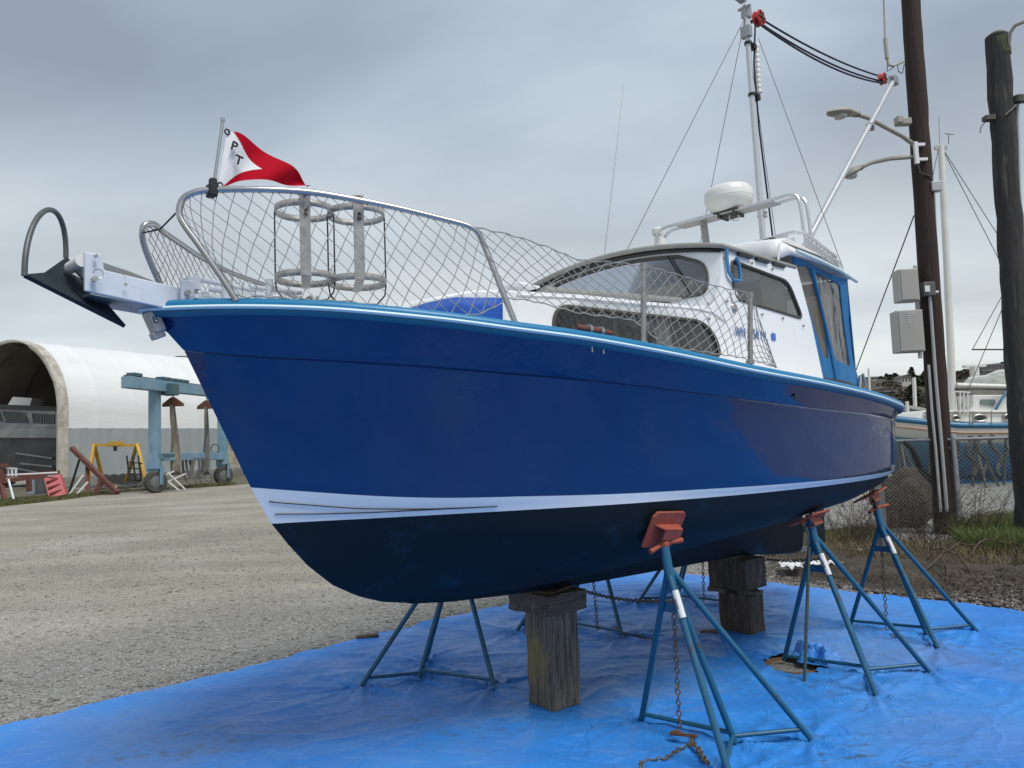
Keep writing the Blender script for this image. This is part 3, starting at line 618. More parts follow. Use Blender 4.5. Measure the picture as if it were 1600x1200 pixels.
# fender baskets on the port rail
for px, pt, pb, v in ((472, 297, 446, .40), (556, 304, 452, .49)):
    a = side(px, pt, v+.02); b = side(px-4, pb, v-.03); r = .116; xb = a[0]+.01; yb = v+.021; nx_, ny_ = .50, -.866; ctr = Vector((xb+nx_*r, yb-.004+ny_*r, 0))
    mb = MB(); mb.bar(bl(xb, yb, b[2]+.03), bl(xb, yb, a[2]), .042, .004, up=(nx_, -ny_, 0)); bk = mb.build('fender_basket', m_band, boat)
    MB().bar(bl(xb, yb, b[2]+.03), bl(xb+nx_*2*r, yb+ny_*2*r, b[2]+.028), .035, .004).build('floor_strap', m_band, bk)
    for z in (a[2]-.045, b[2]+.045):
        ring = [(ctr.x+r*math.cos(2*math.pi*k/40), ctr.y+r*math.sin(2*math.pi*k/40)) for k in range(40)]
        vs = [bl(x_, y_, z+h) for x_, y_ in ring for h in (-.014, .014)]
        MB().add(vs, [(2*k, 2*((k+1) % 40), 2*((k+1) % 40)+1, 2*k+1) for k in range(40)]).build('ring', m_band, bk, smooth=60, solid=.003)
    mb = MB()
    for sg in (1, -1): mb.tube([bl(ctr.x-ny_*sg*r*q_, ctr.y+nx_*sg*r*q_, z_) for q_, z_ in ((1, a[2]-.05), (1, b[2]+.03), (.95, b[2]-.01), (.5, b[2]-.07), (.2, b[2]-.08))], .0032, 6)
    mb.build('side_rod', m_black, bk, smooth=True)
    mb = MB()
    for dz in (-.035, -.055, -.075): mb.lathe([(.008, 0), (.008, .006)], (0, 0, 0), 8, Matrix.Rotation(math.pi/2, 3, 'X'))
    for i, dz in enumerate((0, -.065, -.085)): mb.box(bl(xb, yb+.005, a[2]-.012+dz), (.013, .008, .011))
    mb.build('bolt', m_frame, bk)
# cleat with teak pin on the rail
q = side(928, 519, .985); mb = MB()
a = Vector(bl(*side(901, 511, .97))); b = Vector(bl(*side(955, 521, 1.0))); cl = MB().tube([a, a+(b-a)*.5, b], [.0125, .016, .0125], 12).build('mooring_cleat', m_teak, boat, smooth=50)
for t in (.35, .68):
    p = a+(b-a)*t; mb.tube([p+Vector((0, 0, -.045)), p+Vector((0, 0, -.012))], [.014, .008], 10); mb.tube([p-(b-a).normalized()*.008, p+(b-a).normalized()*.008], .021, 14); mb.lathe([(.02, 0), (.02, .006)], p+Vector((0, 0, -.05)), 12)
    mb.tube([p+Vector((0, -.012, -.10)), p+Vector((0, -.012, -.075))], .004, 6)
mb.build('cleat_leg', m_steel, cl, smooth=40)

# ------------------------------------------------------------------ roof gear: arch, radar, rack, mast, boom, rigging
UA = 2.24
def A2(px, py, u=UA): return Vector(bl(*cross(px, py, u)))
mb = MB()
for u, dyy in ((UA, 0), (UA+.12, 4)):
    pts = [(1024, 390-dyy*2), (1026, 368), (1034, 358), (1050, 352), (1100, 339), (1170, 322), (1215, 309), (1236, 304), (1246, 308), (1251, 325), (1256, 362)]
    P = spline([tuple(A2(px, py, UA)) for px, py in pts], 50)
    mb.tube([Vector(p)+Vector((u-UA, 0, 0)) for p in P][:(50)], .013, 8)
arch = mb.build('radar_arch', m_alu, boat, smooth=True)
pl = MB(); pl.bar(A2(1056, 354)+Vector((.06, 0, .012)), A2(1208, 315)+Vector((.06, 0, .012)), .15, .022, up=(0, 0, 1)); pl.build('arch_plate', m_alu, arch, bevel=.003)
mb = MB(); a = A2(1094, 352)+Vector((.06, 0, 0)); mb.bar(a, a+Vector((.0, -.03, -.36)), .05, .03, up=(1, 0, 0)); mb.tube([a+Vector((0, 0, .0)), a+Vector((0, 0, .03))], .03, 12); mb.build('arch_strut', m_grey, arch)
mb = MB(); a = A2(1026, 372)+Vector((0, 0, .06)); mb.lathe([(.045, -.02), (.05, .0), (.05, .03), (.03, .045), (.01, .05)], a+Vector((.05, .02, 0)), 20); mb.box(a+Vector((.05, .0, -.10)), (.10, .05, .10)); mb.build('gps_antenna', m_radar, arch, smooth=40)
MB().tube([A2(1140, 336), A2(1140, 343), A2(1153, 345), A2(1154, 336)], .006, 6).build('arch_step', m_alu, arch)
rc = A2(1136, 338)+Vector((.06, 0, 0)); q0 = A2(1100, 310); q1 = A2(1172, 300); rr = (q1-q0).length/2*.94
R_ = Matrix.Rotation(math.radians(-3), 3, 'X')
k_ = rr
mb = MB(); mb.lathe([(k_*.55, .05), (k_*.80, .075), (k_*.95, .115), (k_*.985, .14), (k_*.985, .144), (k_*1.0, .146), (k_*1.0, .175), (k_*.97, .215), (k_*.86, .24), (k_*.6, .252), (k_*.02, .256)], rc, 48, R_)
rad = mb.build('radar_dome', m_radar, boat, smooth=50)
mb = MB(); mb.box(rc+Vector((0, 0, .04)), (k_*.9, k_*1.1, .012)); mb.box(rc+Vector((0, k_*.35, .025)), (k_*.8, .02, .05)); mb.box(rc+Vector((0, -k_*.35, .025)), (k_*.8, .02, .05)); mb.box(rc+Vector((0, 0, .02)), (.1, .1, .04)); mb.build('radar_bracket', m_frame, rad)
# rack around the aft end of the hardtop
mb = MB(); c0 = Vector(bl(*cross(1146, 388, 2.08))); c1 = Vector(bl(*cross(1238, 363, 2.08))); c2 = Vector(bl(*side(1258, 365, .70))); c3 = Vector(bl(*side(1306, 401, .70)))
path = spline([tuple(c0), tuple(c0*.5+c1*.5), tuple(c1), (c1.x+.03, -.67, c1.z-.005), tuple(c2), tuple(c2*.5+c3*.5), tuple(c3)], 40)
mb.tube(path, .013, 8); rk = mb.build('roof_rack', m_alu, boat, smooth=True)
mb = MB()
for k in range(6):
    z = -.035-.018*k; mb.bar(c2+Vector((0, 0, z)), c3+Vector((0, 0, z)), .012, .009)
    mb.bar(Vector((c3.x, c3.y, c3.z+z)), Vector((c3.x, -c3.y, c3.z+z)), .012, .009)
for k in range(9): p = c2+(c3-c2)*k/8; mb.bar(p+Vector((0, .008, 0)), p+Vector((0, .008, -.15)), .008, .008, up=(1, 0, 0))
mb.box(c3+Vector((.01, 0, -.07)), (.05, .05, .07)); mb.bar(c3, Vector((c3.x, -c3.y, c3.z)), .02, .02)
mb.build('slatted_side', m_alu, rk)
mb = MB(); mb.bar(c0+Vector((.04, 0, -.09)), c1+Vector((.04, 0, -.08)), .10, .01, up=(1, 0, 0)); mb.box(c1+Vector((.05, .1, -.07)), (.02, .10, .14)); mb.build('backboard', m_white, rk)
for py_ in (.25, .6): MB().bar(c0+(c1-c0)*py_, c0+(c1-c0)*py_+Vector((.02, 0, -.14)), .012, .012, up=(1, 0, 0)).build('rack_post', m_alu, rk)
mb = MB(); a = Vector(bl(*cross(1186, 388, 2.0))); b = Vector(bl(*cross(1208, 380, 2.0))); mb.bar(a, b, .03, .03); mb.box(b+Vector((0, .03, .03)), (.03, .08, .02)); mb.box(b+Vector((0, .01, .0)), (.03, .06, .05)); ol = mb.build('latch_arm', m_black, rk)
MB().tube([b+Vector((0, -.02, 0)), b+Vector((0, -.05, 0))], .018, 10).build('red_knob', m_redblk, ol)
MB().tube([bl(*side(1216, 407, .84)), bl(*side(1218, 380, .84))], .007, 8).build('short_aerial', m_radar, boat)
MB().tube([bl(*side(1309, 425, .80)), bl(*side(1307, 400, .80))], .004, 6).build('shroud_fitting', m_steel, boat)
# mast
MU = 2.88
def MP(px, py): q = side(px, py, 0); return Vector(bl(*q))
mb = MB(); mt = MP(1164, 8); mb_ = MP(1192, 372); mb.tube([mb_+(mb_-mt).normalized()*1.35, mb_, mt], [.026, .026, .022], 14); mast = mb.build('mast', m_alu, boat, smooth=40)
mb = MB(); mb.box(MP(1166, 50), (.05, .09, .10)); mb.build('mast_plate', m_galv, mast, bevel=.004)
mb = MB(); mb.box(MP(1166, 20), (.07, .07, .10)); mb.tube([MP(1163, 12)+Vector((0, .06, 0)), MP(1163, 12)+Vector((0, -.06, 0))], .014, 8); mb.box(MP(1160, 2)+Vector((-.05, 0, 0)), (.14, .06, .02)); mb.box(MP(1160, -2)+Vector((-.07, 0, 0)), (.05, .05, .05)); mb.build('masthead_fitting', m_galv, mast, bevel=.004)
for py in (68, 148):
    mb = MB(); p = MP(1169+(py-68)*.075, py); mb.lathe([(.034, -.012), (.034, .012)], p, 14); mb.bar(p, p+Vector((.08, 0, 0)), .02, .02); mb.box(p+Vector((.085, 0, 0)), (.05, .05, .05)); mb.build('reflector_clamp', m_black, mast)
p = MP(1177, 66)+Vector((.03, 0, 0)); pr = []
for k in range(30): pr.append((.026 if k % 3 else .021, -.45*k/29))
MB().lathe(pr[::-1], p+Vector((.02, 0, 0)), 14).build('tube_reflector', m_radar, mast, smooth=30)
mb = MB(); p = A2(1190, 338, 2.62); mb.box(MP(1191, 338), (.07, .06, .02)); mb.box(MP(1191, 332), (.07, .06, .02)); mb.build('mast_clamp', m_steel, mast)
# boom
ba = MP(1268, 365); bb = MP(1395, 128); d_ = (bb-ba).normalized(); mb = MB(); mb.tube([ba-d_*.95, bb], .030, 14); bm_ = mb.build('boom', m_alu, boat, smooth=40)
mb = MB(); mb.box(bb+d_*.03, (.12, .09, .10)); mb.tube([bb+Vector((-.1, 0, .04)), bb+Vector((.1, 0, .04))], .02, 8); mb.build('boom_end_fitting', m_steel, bm_, bevel=.01)
mb = MB(); mb.lathe([(.045, -.015), (.045, .015)], MP(1359, 196), 12); mb.box(MP(1362, 200), (.06, .05, .05)); mb.build('boom_band', m_steel, bm_)
def sagline(a, b, s, n=16): return [a+(b-a)*t+Vector((0, 0, -s*4*t*(1-t))) for t in [i/n for i in range(n+1)]]
# lifting tackle
t0 = MP(1183, 30); t1 = MP(1377, 124)
def redblock(p, nm_, par):
    mb = MB(); ax = Matrix.Rotation(math.pi/2, 3, 'X')
    for dy_ in (-.03, .015): mb.lathe([(.02, 0), (.068, 0), (.072, .008), (.068, .016), (.02, .016)], p+Vector((0, dy_, 0)), 20, ax)
    o = mb.build(nm_, m_redblk, par, smooth=40)
    mb = MB()
    for an in (0, 2.1, 4.2): mb.bar(p+Vector((-.06*math.cos(an), -.05, -.06*math.sin(an))), p+Vector((.06*math.cos(an), -.05, .06*math.sin(an))), .012, .01, up=(0, 1, 0))
    mb.lathe([(.018, -.06), (.018, .06)], p, 10, ax); mb.build('cheek_web', m_frame, o); return o
tk = redblock(t0, 'tackle_block', boat); redblock(t1, 'tackle_block', boat)
mb = MB()
for dz, dy_, s in ((.05, .02, .06), (-.02, 0, .08), (-.055, -.02, .10)): mb.tube(sagline(t0+Vector((0, dy_, dz)), t1+Vector((0, dy_, dz)), s), .0095, 6)
mb.tube([t0+Vector((-.04, 0, -.05)), MP(1178, 100), MP(1186, 200), MP(1206, 360), MP(1206, 360)+(MP(1206, 360)-MP(1186, 200))*.6], .0085, 6)
mb.build('tackle_rope', m_navyrope, boat, smooth=True)
# stays
topm = MP(1164, 28)
def stay(a, b, r=.0028): return MB().tube([a, b], r, 5).build('stay_wire', m_frame, boat)
s1 = Vector(bl(*side(980, 390, -.75))); stay(topm, topm+(s1-topm)*1.30)
s2 = Vector(bl(*side(1115, 275, -.35))); stay(topm, topm+(s2-topm)*1.9)
s3 = Vector(bl(*side(1318, 421, .78))); stay(MP(1185, 60), s3)
s4 = Vector(bl(*side(1205, 250, .05))); stay(MP(1172, 80), MP(1172, 80)+(MP(1213, 378)-MP(1172, 80))*1.1)
w0 = Vector(bl(*side(945, 395, -.7))); w1_ = Vector(bl(*side(975, 133, -.7))); MB().tube([w0-(w1_-w0)*.35, w0, w1_], [.006, .005, .003], 6).build('whip_antenna', m_galv, boat)
# running gear
pc = Vector(bl(3.34, 0, .66)); mb = MB(); mb.tube([pc+Vector((-.5, 0, .05)), pc+Vector((.10, 0, -.01))], .016, 10); mb.lathe([(.03, -.05), (.036, 0), (.02, .05)], pc, 14, Matrix.Rotation(math.pi/2, 3, 'Y'))
prop = mb.build('propeller', mat('bronze_dull', (.22, .21, .19), .45, metal=.5), boat, smooth=True)
for k in range(3):
    an = k*2.094+.3; mb = MB(); P = []
    for i in range(7):
        r = .03+.15*i/6; wv = .055*math.sin(math.pi*min(1, (i+1.2)/7.3))*1.3; tw = 1.0-.09*i
        dirr = Vector((0, math.cos(an), math.sin(an))); tan = Vector((0, -math.sin(an), math.cos(an)))
        P.append([pc+dirr*r+(tan*math.cos(tw)+Vector((1, 0, 0))*math.sin(tw))*wv*s_ for s_ in (-1, -.4, .2, 1)])
    mb.grid(P).build('blade', MATS['bronze_dull'], prop, smooth=True, solid=.006)
mb = MB(); mb.prism([bl(3.46, .014, 1.16), bl(3.46, .014, .48), bl(3.72, .014, .50), bl(3.74, .014, .98), bl(3.60, .014, 1.16)], (0, .028, 0)); rd = mb.build('rudder', m_bottom, boat, bevel=.008)
mb = MB(); mb.bar(bl(3.10, 0, .50), bl(3.60, 0, .47), .05, .03); mb.tube([bl(3.50, 0, .46), bl(3.50, 0, 1.1)], .02, 8); mb.build('rudder_shoe', m_galv, rd)

# ------------------------------------------------------------------ things carried by the boat
# anchor
an_ = thing('plough_anchor', 'dark grey plough anchor with a tall roll bar hanging at the bow platform', 'anchor', BO, math.pi/4)
a1 = Vector(bl(*side(38, 431, .16))); a2 = Vector(bl(*side(103, 403, -.16))); tip = Vector(bl(*side(195, 510, .02)))
mid = (a1+a2)/2; dn = Vector((-.02, 0, -.10)); kf = mid+Vector((.0, 0, -.02)); up_ = (a2-a1).cross(tip-mid).normalized()
if up_.z < 0: up_ = -up_
mb = MB(); ridge0 = mid-up_*.030+(tip-mid)*.03; ed1 = []
P = []
for i in range(9):
    t = i/8; P.append([a1.lerp(tip, t), (a1.lerp(tip, t)+ridge0.lerp(tip, t))/2, ridge0.lerp(tip, t), (a2.lerp(tip, t)+ridge0.lerp(tip, t))/2, a2.lerp(tip, t)])
mb.grid(P); mb.build('fluke', m_anch, an_, solid=.014)
hb = []; ax = (a2-a1)/2; pk = Vector(bl(*side(74, 328, 0)))-mid
for i in range(25):
    th = math.pi*i/24; hb.append(mid-ax*math.cos(th)*(1.0)+pk*(math.sin(th)**.85))
MB().tube(hb, .0095, 10).build('roll_bar', m_galvd, an_, smooth=True)
sh = [side(112, 417, 0), side(128, 408, 0), side(141, 404, 0), side(170, 414, 0), side(200, 424, 0), side(240, 440, 0), side(240, 446, 0), side(152, 466, 0), side(142, 452, 0)]
MB().prism([Vector(bl(*p))+Vector((0, .012, 0)) for p in sh], (0, -.024, 0)).build('shank', mat('shank_grey', (.24, .26, .26), .5, metal=.5), an_, bevel=.003)
# flag
FV = .27
fl = thing('bow_flag', 'small red and white pennant lettered P T clamped to the bow rail', 'flag', BO, math.pi/4)
MB().tube([bl(*side(333, 297, FV)), bl(*side(348, 190, FV))], .006, 10).lathe([(.008, 0), (.008, .012), (.002, .016)], bl(*side(348, 190, FV)), 10).build('flag_staff', m_steel, fl, smooth=40)
mb = MB(); p = Vector(bl(*side(331, 298, FV))); mb.box(p, (.03, .05, .05)); mb.box(p+Vector((0, -.01, .03)), (.025, .03, .03)); mb.build('rail_clamp', m_ink, fl, bevel=.006)
FT = [(355, 205), (372, 209), (400, 228), (430, 250), (458, 270), (478, 293)]; FB = [(340, 291), (352, 291), (375, 283), (410, 284), (445, 290), (478, 293)]
tp = spline([side(px, py, FV) for px, py in FT], 49); bt = spline([side(px, py, FV) for px, py in FB], 49)
def fpt(i, f, off=0):
    k_ = min(48, i/3); i0 = int(k_); g_ = k_-i0; i1 = min(48, i0+1); p = (tp[i0]*(1-g_)+tp[i1]*g_)*(1-f)+(bt[i0]*(1-g_)+bt[i1]*g_)*f; s = i/144; return Vector(bl(p[0], p[1]+.03*s+.02*math.sin(s*11+f*2)*s**.5+off, p[2]))
mb = MB(); NI, NJ = 144, 72
mb.v = [tuple(fpt(i, j/NJ)) for i in range(NI+1) for j in range(NJ+1)]; mb.mats = [m_fwhite, m_red]
for i in range(NI):
    for j in range(NJ):
        s = (i+.5)/NI; f = (j+.5)/NJ; lim = .40*(1-abs(2*f-1.08)**1.15*1.02)
        lim = .06+.42*(1-min(1, abs(f-.60)/(.62 if f < .6 else .42)))
        mb.f.append([i*(NJ+1)+j, (i+1)*(NJ+1)+j, (i+1)*(NJ+1)+j+1, i*(NJ+1)+j+1]); mb.m.append(0 if s < lim else 1)
mb.build('flag_cloth', m_red, fl, smooth=True)
for ch, px, py, sz in (('P', 366, 229, .052), ('T', 373, 251, .052)):
    q = side(px, py, FV+.03); text_mesh('flag_letter', ch, sz, m_ink, fl, Vector(bl(q[0], q[1]+.0, q[2])), Matrix.Rotation(math.radians(14), 3, 'Y')@Matrix.Rotation(math.pi/2, 3, 'X'), ext=.004)
for px, py in ((355, 206), (344, 289)): MB().tube([Vector(bl(*side(px, py, FV+.004)))+Vector((.010*math.cos(a), 0, .010*math.sin(a))) for a in np.linspace(0, 6.28, 13)[:-1]], .003, 6, closed=True).build('grommet', m_ink, fl)
# blue cover over the trunk front
mb = MB(); P = []
for u in np.linspace(-1.36, -.885, 12):
    zt = ip(u, [(-1.36, 2.06), (-1.25, 2.112), (-1.114, 2.150), (-.87, 2.158)]); row = []
    for z in np.linspace(zt, 1.93, 6): row.append(bl(u-.12*(2.16-z)*(1 if u > -.93 else .3), vt(u)+.026+.006*math.sin(u*40+z*30), z))
    P.append(row)
mb.grid(P); P2 = []
for k in np.linspace(0, 1, 9):
    a = P[0]; v_ = a[0].y; P2.append([Vector((p.x-.10*math.sin(math.pi*k), p.y+(-2*p.y)*k, p.z+.0)) for p in a])
mb.grid(P2)
cvr = mb.build('hatch_cover', m_cover, None, smooth=True, solid=.004); cvr.location = BO; cvr.rotation_euler = (0, 0, math.pi/4)
tag(cvr, 'bright blue fabric cover wrapped over the front of the white cabin trunk', 'cover')
mb = MB(); a = Vector(bl(*cross(1000, 466, .79))); mb.prism([a, Vector(bl(*cross(1084, 468, .79))), Vector(bl(*cross(1084, 440, .79))), Vector(bl(*cross(1078, 438, .79))), Vector(bl(*cross(1000, 458, .79)))], (.12, 0, 0))
bx = mb.build('cardboard_box', m_card, None); bx.location = BO; bx.rotation_euler = (0, 0, math.pi/4); tag(bx, 'plain brown cardboard box lying behind the cabin windscreen', 'box')
# ================================================================== GROUND AND TARP
def vnoise(x, y, seed=0):
    """value noise on numpy arrays"""
    xi = np.floor(x).astype(int); yi = np.floor(y).astype(int); fx = x-xi; fy = y-yi; fx = fx*fx*(3-2*fx); fy = fy*fy*(3-2*fy)
    def h(a, b): n = (a*374761393+b*668265263+seed*1442695041) & 0x7fffffff; n = ((n ^ (n >> 13))*1274126177) & 0x7fffffff; return ((n ^ (n >> 16)) & 0xffff)/65535.0
    return (h(xi, yi)*(1-fx)+h(xi+1, yi)*fx)*(1-fy)+(h(xi, yi+1)*(1-fx)+h(xi+1, yi+1)*fx)*fy
def ground_mat():
    m = bpy.data.materials.new('gravel_ground'); m.use_nodes = True; t = m.node_tree; b = t.nodes['Principled BSDF']; b.inputs['Roughness'].default_value = .95; b.inputs['Specular IOR Level'].default_value = .2
    tc = t.nodes.new('ShaderNodeTexCoord')
    def nz(s, d, st=(1, 1, 1)):
        mp = t.nodes.new('ShaderNodeMapping'); mp.inputs['Scale'].default_value = st; mp.inputs['Rotation'].default_value = (0, 0, .35); t.links.new(tc.outputs['Object'], mp.inputs[0])
        n = t.nodes.new('ShaderNodeTexNoise'); n.inputs['Scale'].default_value = s; n.inputs['Detail'].default_value = d; n.inputs['Roughness'].default_value = .65; t.links.new(mp.outputs[0], n.inputs['Vector']); return n
    def rmp(n, stops):
        r = t.nodes.new('ShaderNodeValToRGB'); t.links.new(n.outputs[0], r.inputs[0]); e = r.color_ramp.elements; e[0].position = stops[0][0]; e[0].color = (*stops[0][1], 1); e[1].position = stops[-1][0]; e[1].color = (*stops[-1][1], 1)
        for p, c in stops[1:-1]: x = e.new(p); x.color = (*c, 1)
        return r
    big = rmp(nz(.35, 6), [(.30, (.235, .222, .190)), (.5, (.31, .292, .248)), (.70, (.375, .36, .325))])
    trk = rmp(nz(.5, 5, (.35, 1.6, 1)), [(.35, (.86, .85, .83)), (.65, (1.10, 1.09, 1.07))])
    v = t.nodes.new('ShaderNodeTexVoronoi'); v.inputs['Scale'].default_value = 68; t.links.new(tc.outputs['Object'], v.inputs['Vector'])
    sv_ = t.nodes.new('ShaderNodeSeparateColor'); t.links.new(v.outputs['Color'], sv_.inputs[0])
    st = t.nodes.new('ShaderNodeValToRGB'); t.links.new(sv_.outputs[0], st.inputs[0]); e = st.color_ramp.elements; e[0].position = 0; e[0].color = (.72, .70, .68, 1); e[1].position = 1; e[1].color = (1.55, 1.55, 1.5, 1); x = e.new(.7); x.color = (1, 1, 1, 1)
    fine = rmp(nz(120, 3), [(.3, (.6, .6, .6)), (.7, (1.35, 1.35, 1.35))])
    def mul(a, b_):
        q = t.nodes.new('ShaderNodeMixRGB'); q.blend_type = 'MULTIPLY'; q.inputs[0].default_value = 1; t.links.new(a.outputs[0], q.inputs[1]); t.links.new(b_.outputs[0], q.inputs[2]); return q
    # fresh grey gravel band along the tarp edge, compacted beige yard beyond
    dp = t.nodes.new('ShaderNodeVectorMath'); dp.operation = 'DOT_PRODUCT'; t.links.new(tc.outputs['Object'], dp.inputs[0]); dp.inputs[1].default_value = (.7071, -.7071, 0)
    dn_ = t.nodes.new('ShaderNodeMath'); dn_.operation = 'ADD'; t.links.new(dp.outputs['Value'], dn_.inputs[0]); nn_ = nz(.9, 5); t.links.new(nn_.outputs[0], dn_.inputs[1])
    bnd = t.nodes.new('ShaderNodeMapRange'); bnd.inputs[1].default_value = -7.6; bnd.inputs[2].default_value = -6.0; t.links.new(dn_.outputs[0], bnd.inputs[0])
    gm = t.nodes.new('ShaderNodeMixRGB'); t.links.new(bnd.outputs[0], gm.inputs[0]); t.links.new(big.outputs[0], gm.inputs[1]); gm.inputs[2].default_value = (.245, .245, .240, 1)
    c = mul(mul(mul(gm, trk), st), fine); t.links.new(c.outputs[0], b.inputs['Base Color'])
    bp = t.nodes.new('ShaderNodeBump'); bp.inputs['Strength'].default_value = .9; bp.inputs['Distance'].default_value = .008; t.links.new(v.outputs['Distance'], bp.inputs['Height']); bp.invert = True
    b2 = t.nodes.new('ShaderNodeBump'); b2.inputs['Strength'].default_value = .5; b2.inputs['Distance'].default_value = .05; t.links.new(nz(2.5, 7).outputs[0], b2.inputs['Height']); t.links.new(bp.outputs[0], b2.inputs['Normal']); t.links.new(b2.outputs[0], b.inputs['Normal'])
    return m
m_ground = ground_mat()
g = MB(); g.add([(-4000, -60, 0), (4000, -60, 0), (4000, 5000, 0), (-4000, 5000, 0)], [(0, 1, 2, 3)])
tag(g.build('ground', m_ground), 'compacted grey brown gravel yard around the boat', kind='structure')
# tarp
TC = Vector((1.45, 8.88, 0)); ta = np.array((-.7071, -.7071)); tb = np.array((.7071, -.7071))
STANDS = [((.62, 4.19), -24.7, .97), ((1.712, 5.152), -25, .95), ((2.53, 6.03), -24, .90), ((-.18, 4.85), 174.6, .93), ((.76, 5.94), 161.6, .95), ((1.86, 6.82), 164, .9)]
TPL = dict(L=(0, 0), R=(.837, 0), B=(.505, -.164), A=(.542, -.55), top=(.251, -.281))
def srot(o, a, p): a = math.radians(a); return (o[0]+p[0]*math.cos(a)-p[1]*math.sin(a), o[1]+p[0]*math.sin(a)+p[1]*math.cos(a))
FEET = [srot(o, a, TPL[k]) for o, a, h in STANDS for k in 'LRBA']
LA, LB, ST = 8.6, 7.6, .017
na, nb = int(LA/ST), int(LB/ST)
Aa, Bb = np.meshgrid(np.arange(na+1)*ST, np.arange(nb+1)*ST, indexing='ij')
Ea = Aa+(.04*(vnoise(Bb*1.7, Bb*0, 5)-.5)+.012*np.sin(Bb*19))*np.clip(1-Aa/.4, 0, 1)
Eb = Bb+(.05*(vnoise(Aa*1.3, Aa*0, 9)-.5)+.012*np.sin(Aa*17))*np.clip(1-Bb/.4, 0, 1)
X = TC.x+ta[0]*Ea+tb[0]*Eb; Y = TC.y+ta[1]*Ea+tb[1]*Eb
Z = np.full_like(X, .010)
wx = X+.25*(vnoise(X*2, Y*2, 3)-.5); wy = Y+.25*(vnoise(X*2, Y*2, 4)-.5)
rid = lambda n: 1-np.abs(2*n-1)
Z += .010*rid(vnoise(wx*1.6+wy*.5, wy*3.2, 11))**3+.007*rid(vnoise(wx*4.1, wy*6.0-wx*2, 12))**3+.0032*rid(vnoise(wx*11-wy*4, wy*12+wx*3, 13))**2+.0007*vnoise(X*40, Y*26, 14)
Z += .008*(vnoise(X*1.1, Y*1.1, 15)-.5)
for k, (fx_, fy_) in enumerate(FEET+[(.12, 4.42), (.3, 4.5), (1.72, 5.92), (2.9, 3.4), (-.9, 6.6)]):
    dX = X-fx_; dY = Y-fy_; r = np.sqrt(dX*dX+dY*dY)+1e-6; th = np.arctan2(dY, dX)
    n = .5+.25*np.sin(th*7+k*1.3+r*1.5)+.18*np.sin(th*13+k*2.1-r*2)+.12*np.sin(th*23+k)
    amp = .022*np.exp(-r/.30)*np.clip(r/.05, 0, 1); Z += amp*(2*np.clip(n, 0, 1)**2-.6)
    Z -= .006*np.exp(-(r/.06)**2)
for bx_, by_ in ((.16, 4.50), (1.727, 6.07)): q_ = np.clip((np.sqrt((X-bx_)**2+(Y-by_)**2)-.16)/.25, .12, 1); Z = .008+(Z-.008)*q_
# three long fold lines where the tarp was folded
for c_, ax_ in ((2.3, Aa), (4.6, Aa), (2.0, Bb), (4.1, Bb), (5.6, Bb)): Z += .004*np.exp(-((ax_-c_+.03*(vnoise(X*2, Y*2, 20)-.5))/.018)**2)
Z = np.maximum(Z, .005)
co = np.stack([X, Y, Z], -1).reshape(-1, 3); idx = np.arange((na+1)*(nb+1)).reshape(na+1, nb+1)
HX, HY = tuple(gnd(1238, 1042))[:2]
hole_m = (((X-HX)/.150)**2+((Y-HY)/.185)**2+.25*(vnoise(X*14, Y*14, 61)-.5)) < 1
qf = np.stack([idx[:-1, :-1], idx[:-1, 1:], idx[1:, 1:], idx[1:, :-1]], -1).reshape(-1, 4)
qf = qf[~hole_m.ravel()[qf].any(axis=1)]; me = bpy.data.meshes.new('tarp'); me.vertices.add(len(co)); me.vertices.foreach_set('co', co.ravel()); me.loops.add(qf.size); me.loops.foreach_set('vertex_index', qf.ravel().astype(np.int32)); me.polygons.add(len(qf)); me.polygons.foreach_set('loop_start', np.arange(0, qf.size, 4, dtype=np.int32)); me.polygons.foreach_set('loop_total', np.full(len(qf), 4, dtype=np.int32)); me.polygons.foreach_set('use_smooth', [True]*len(qf)); me.update()
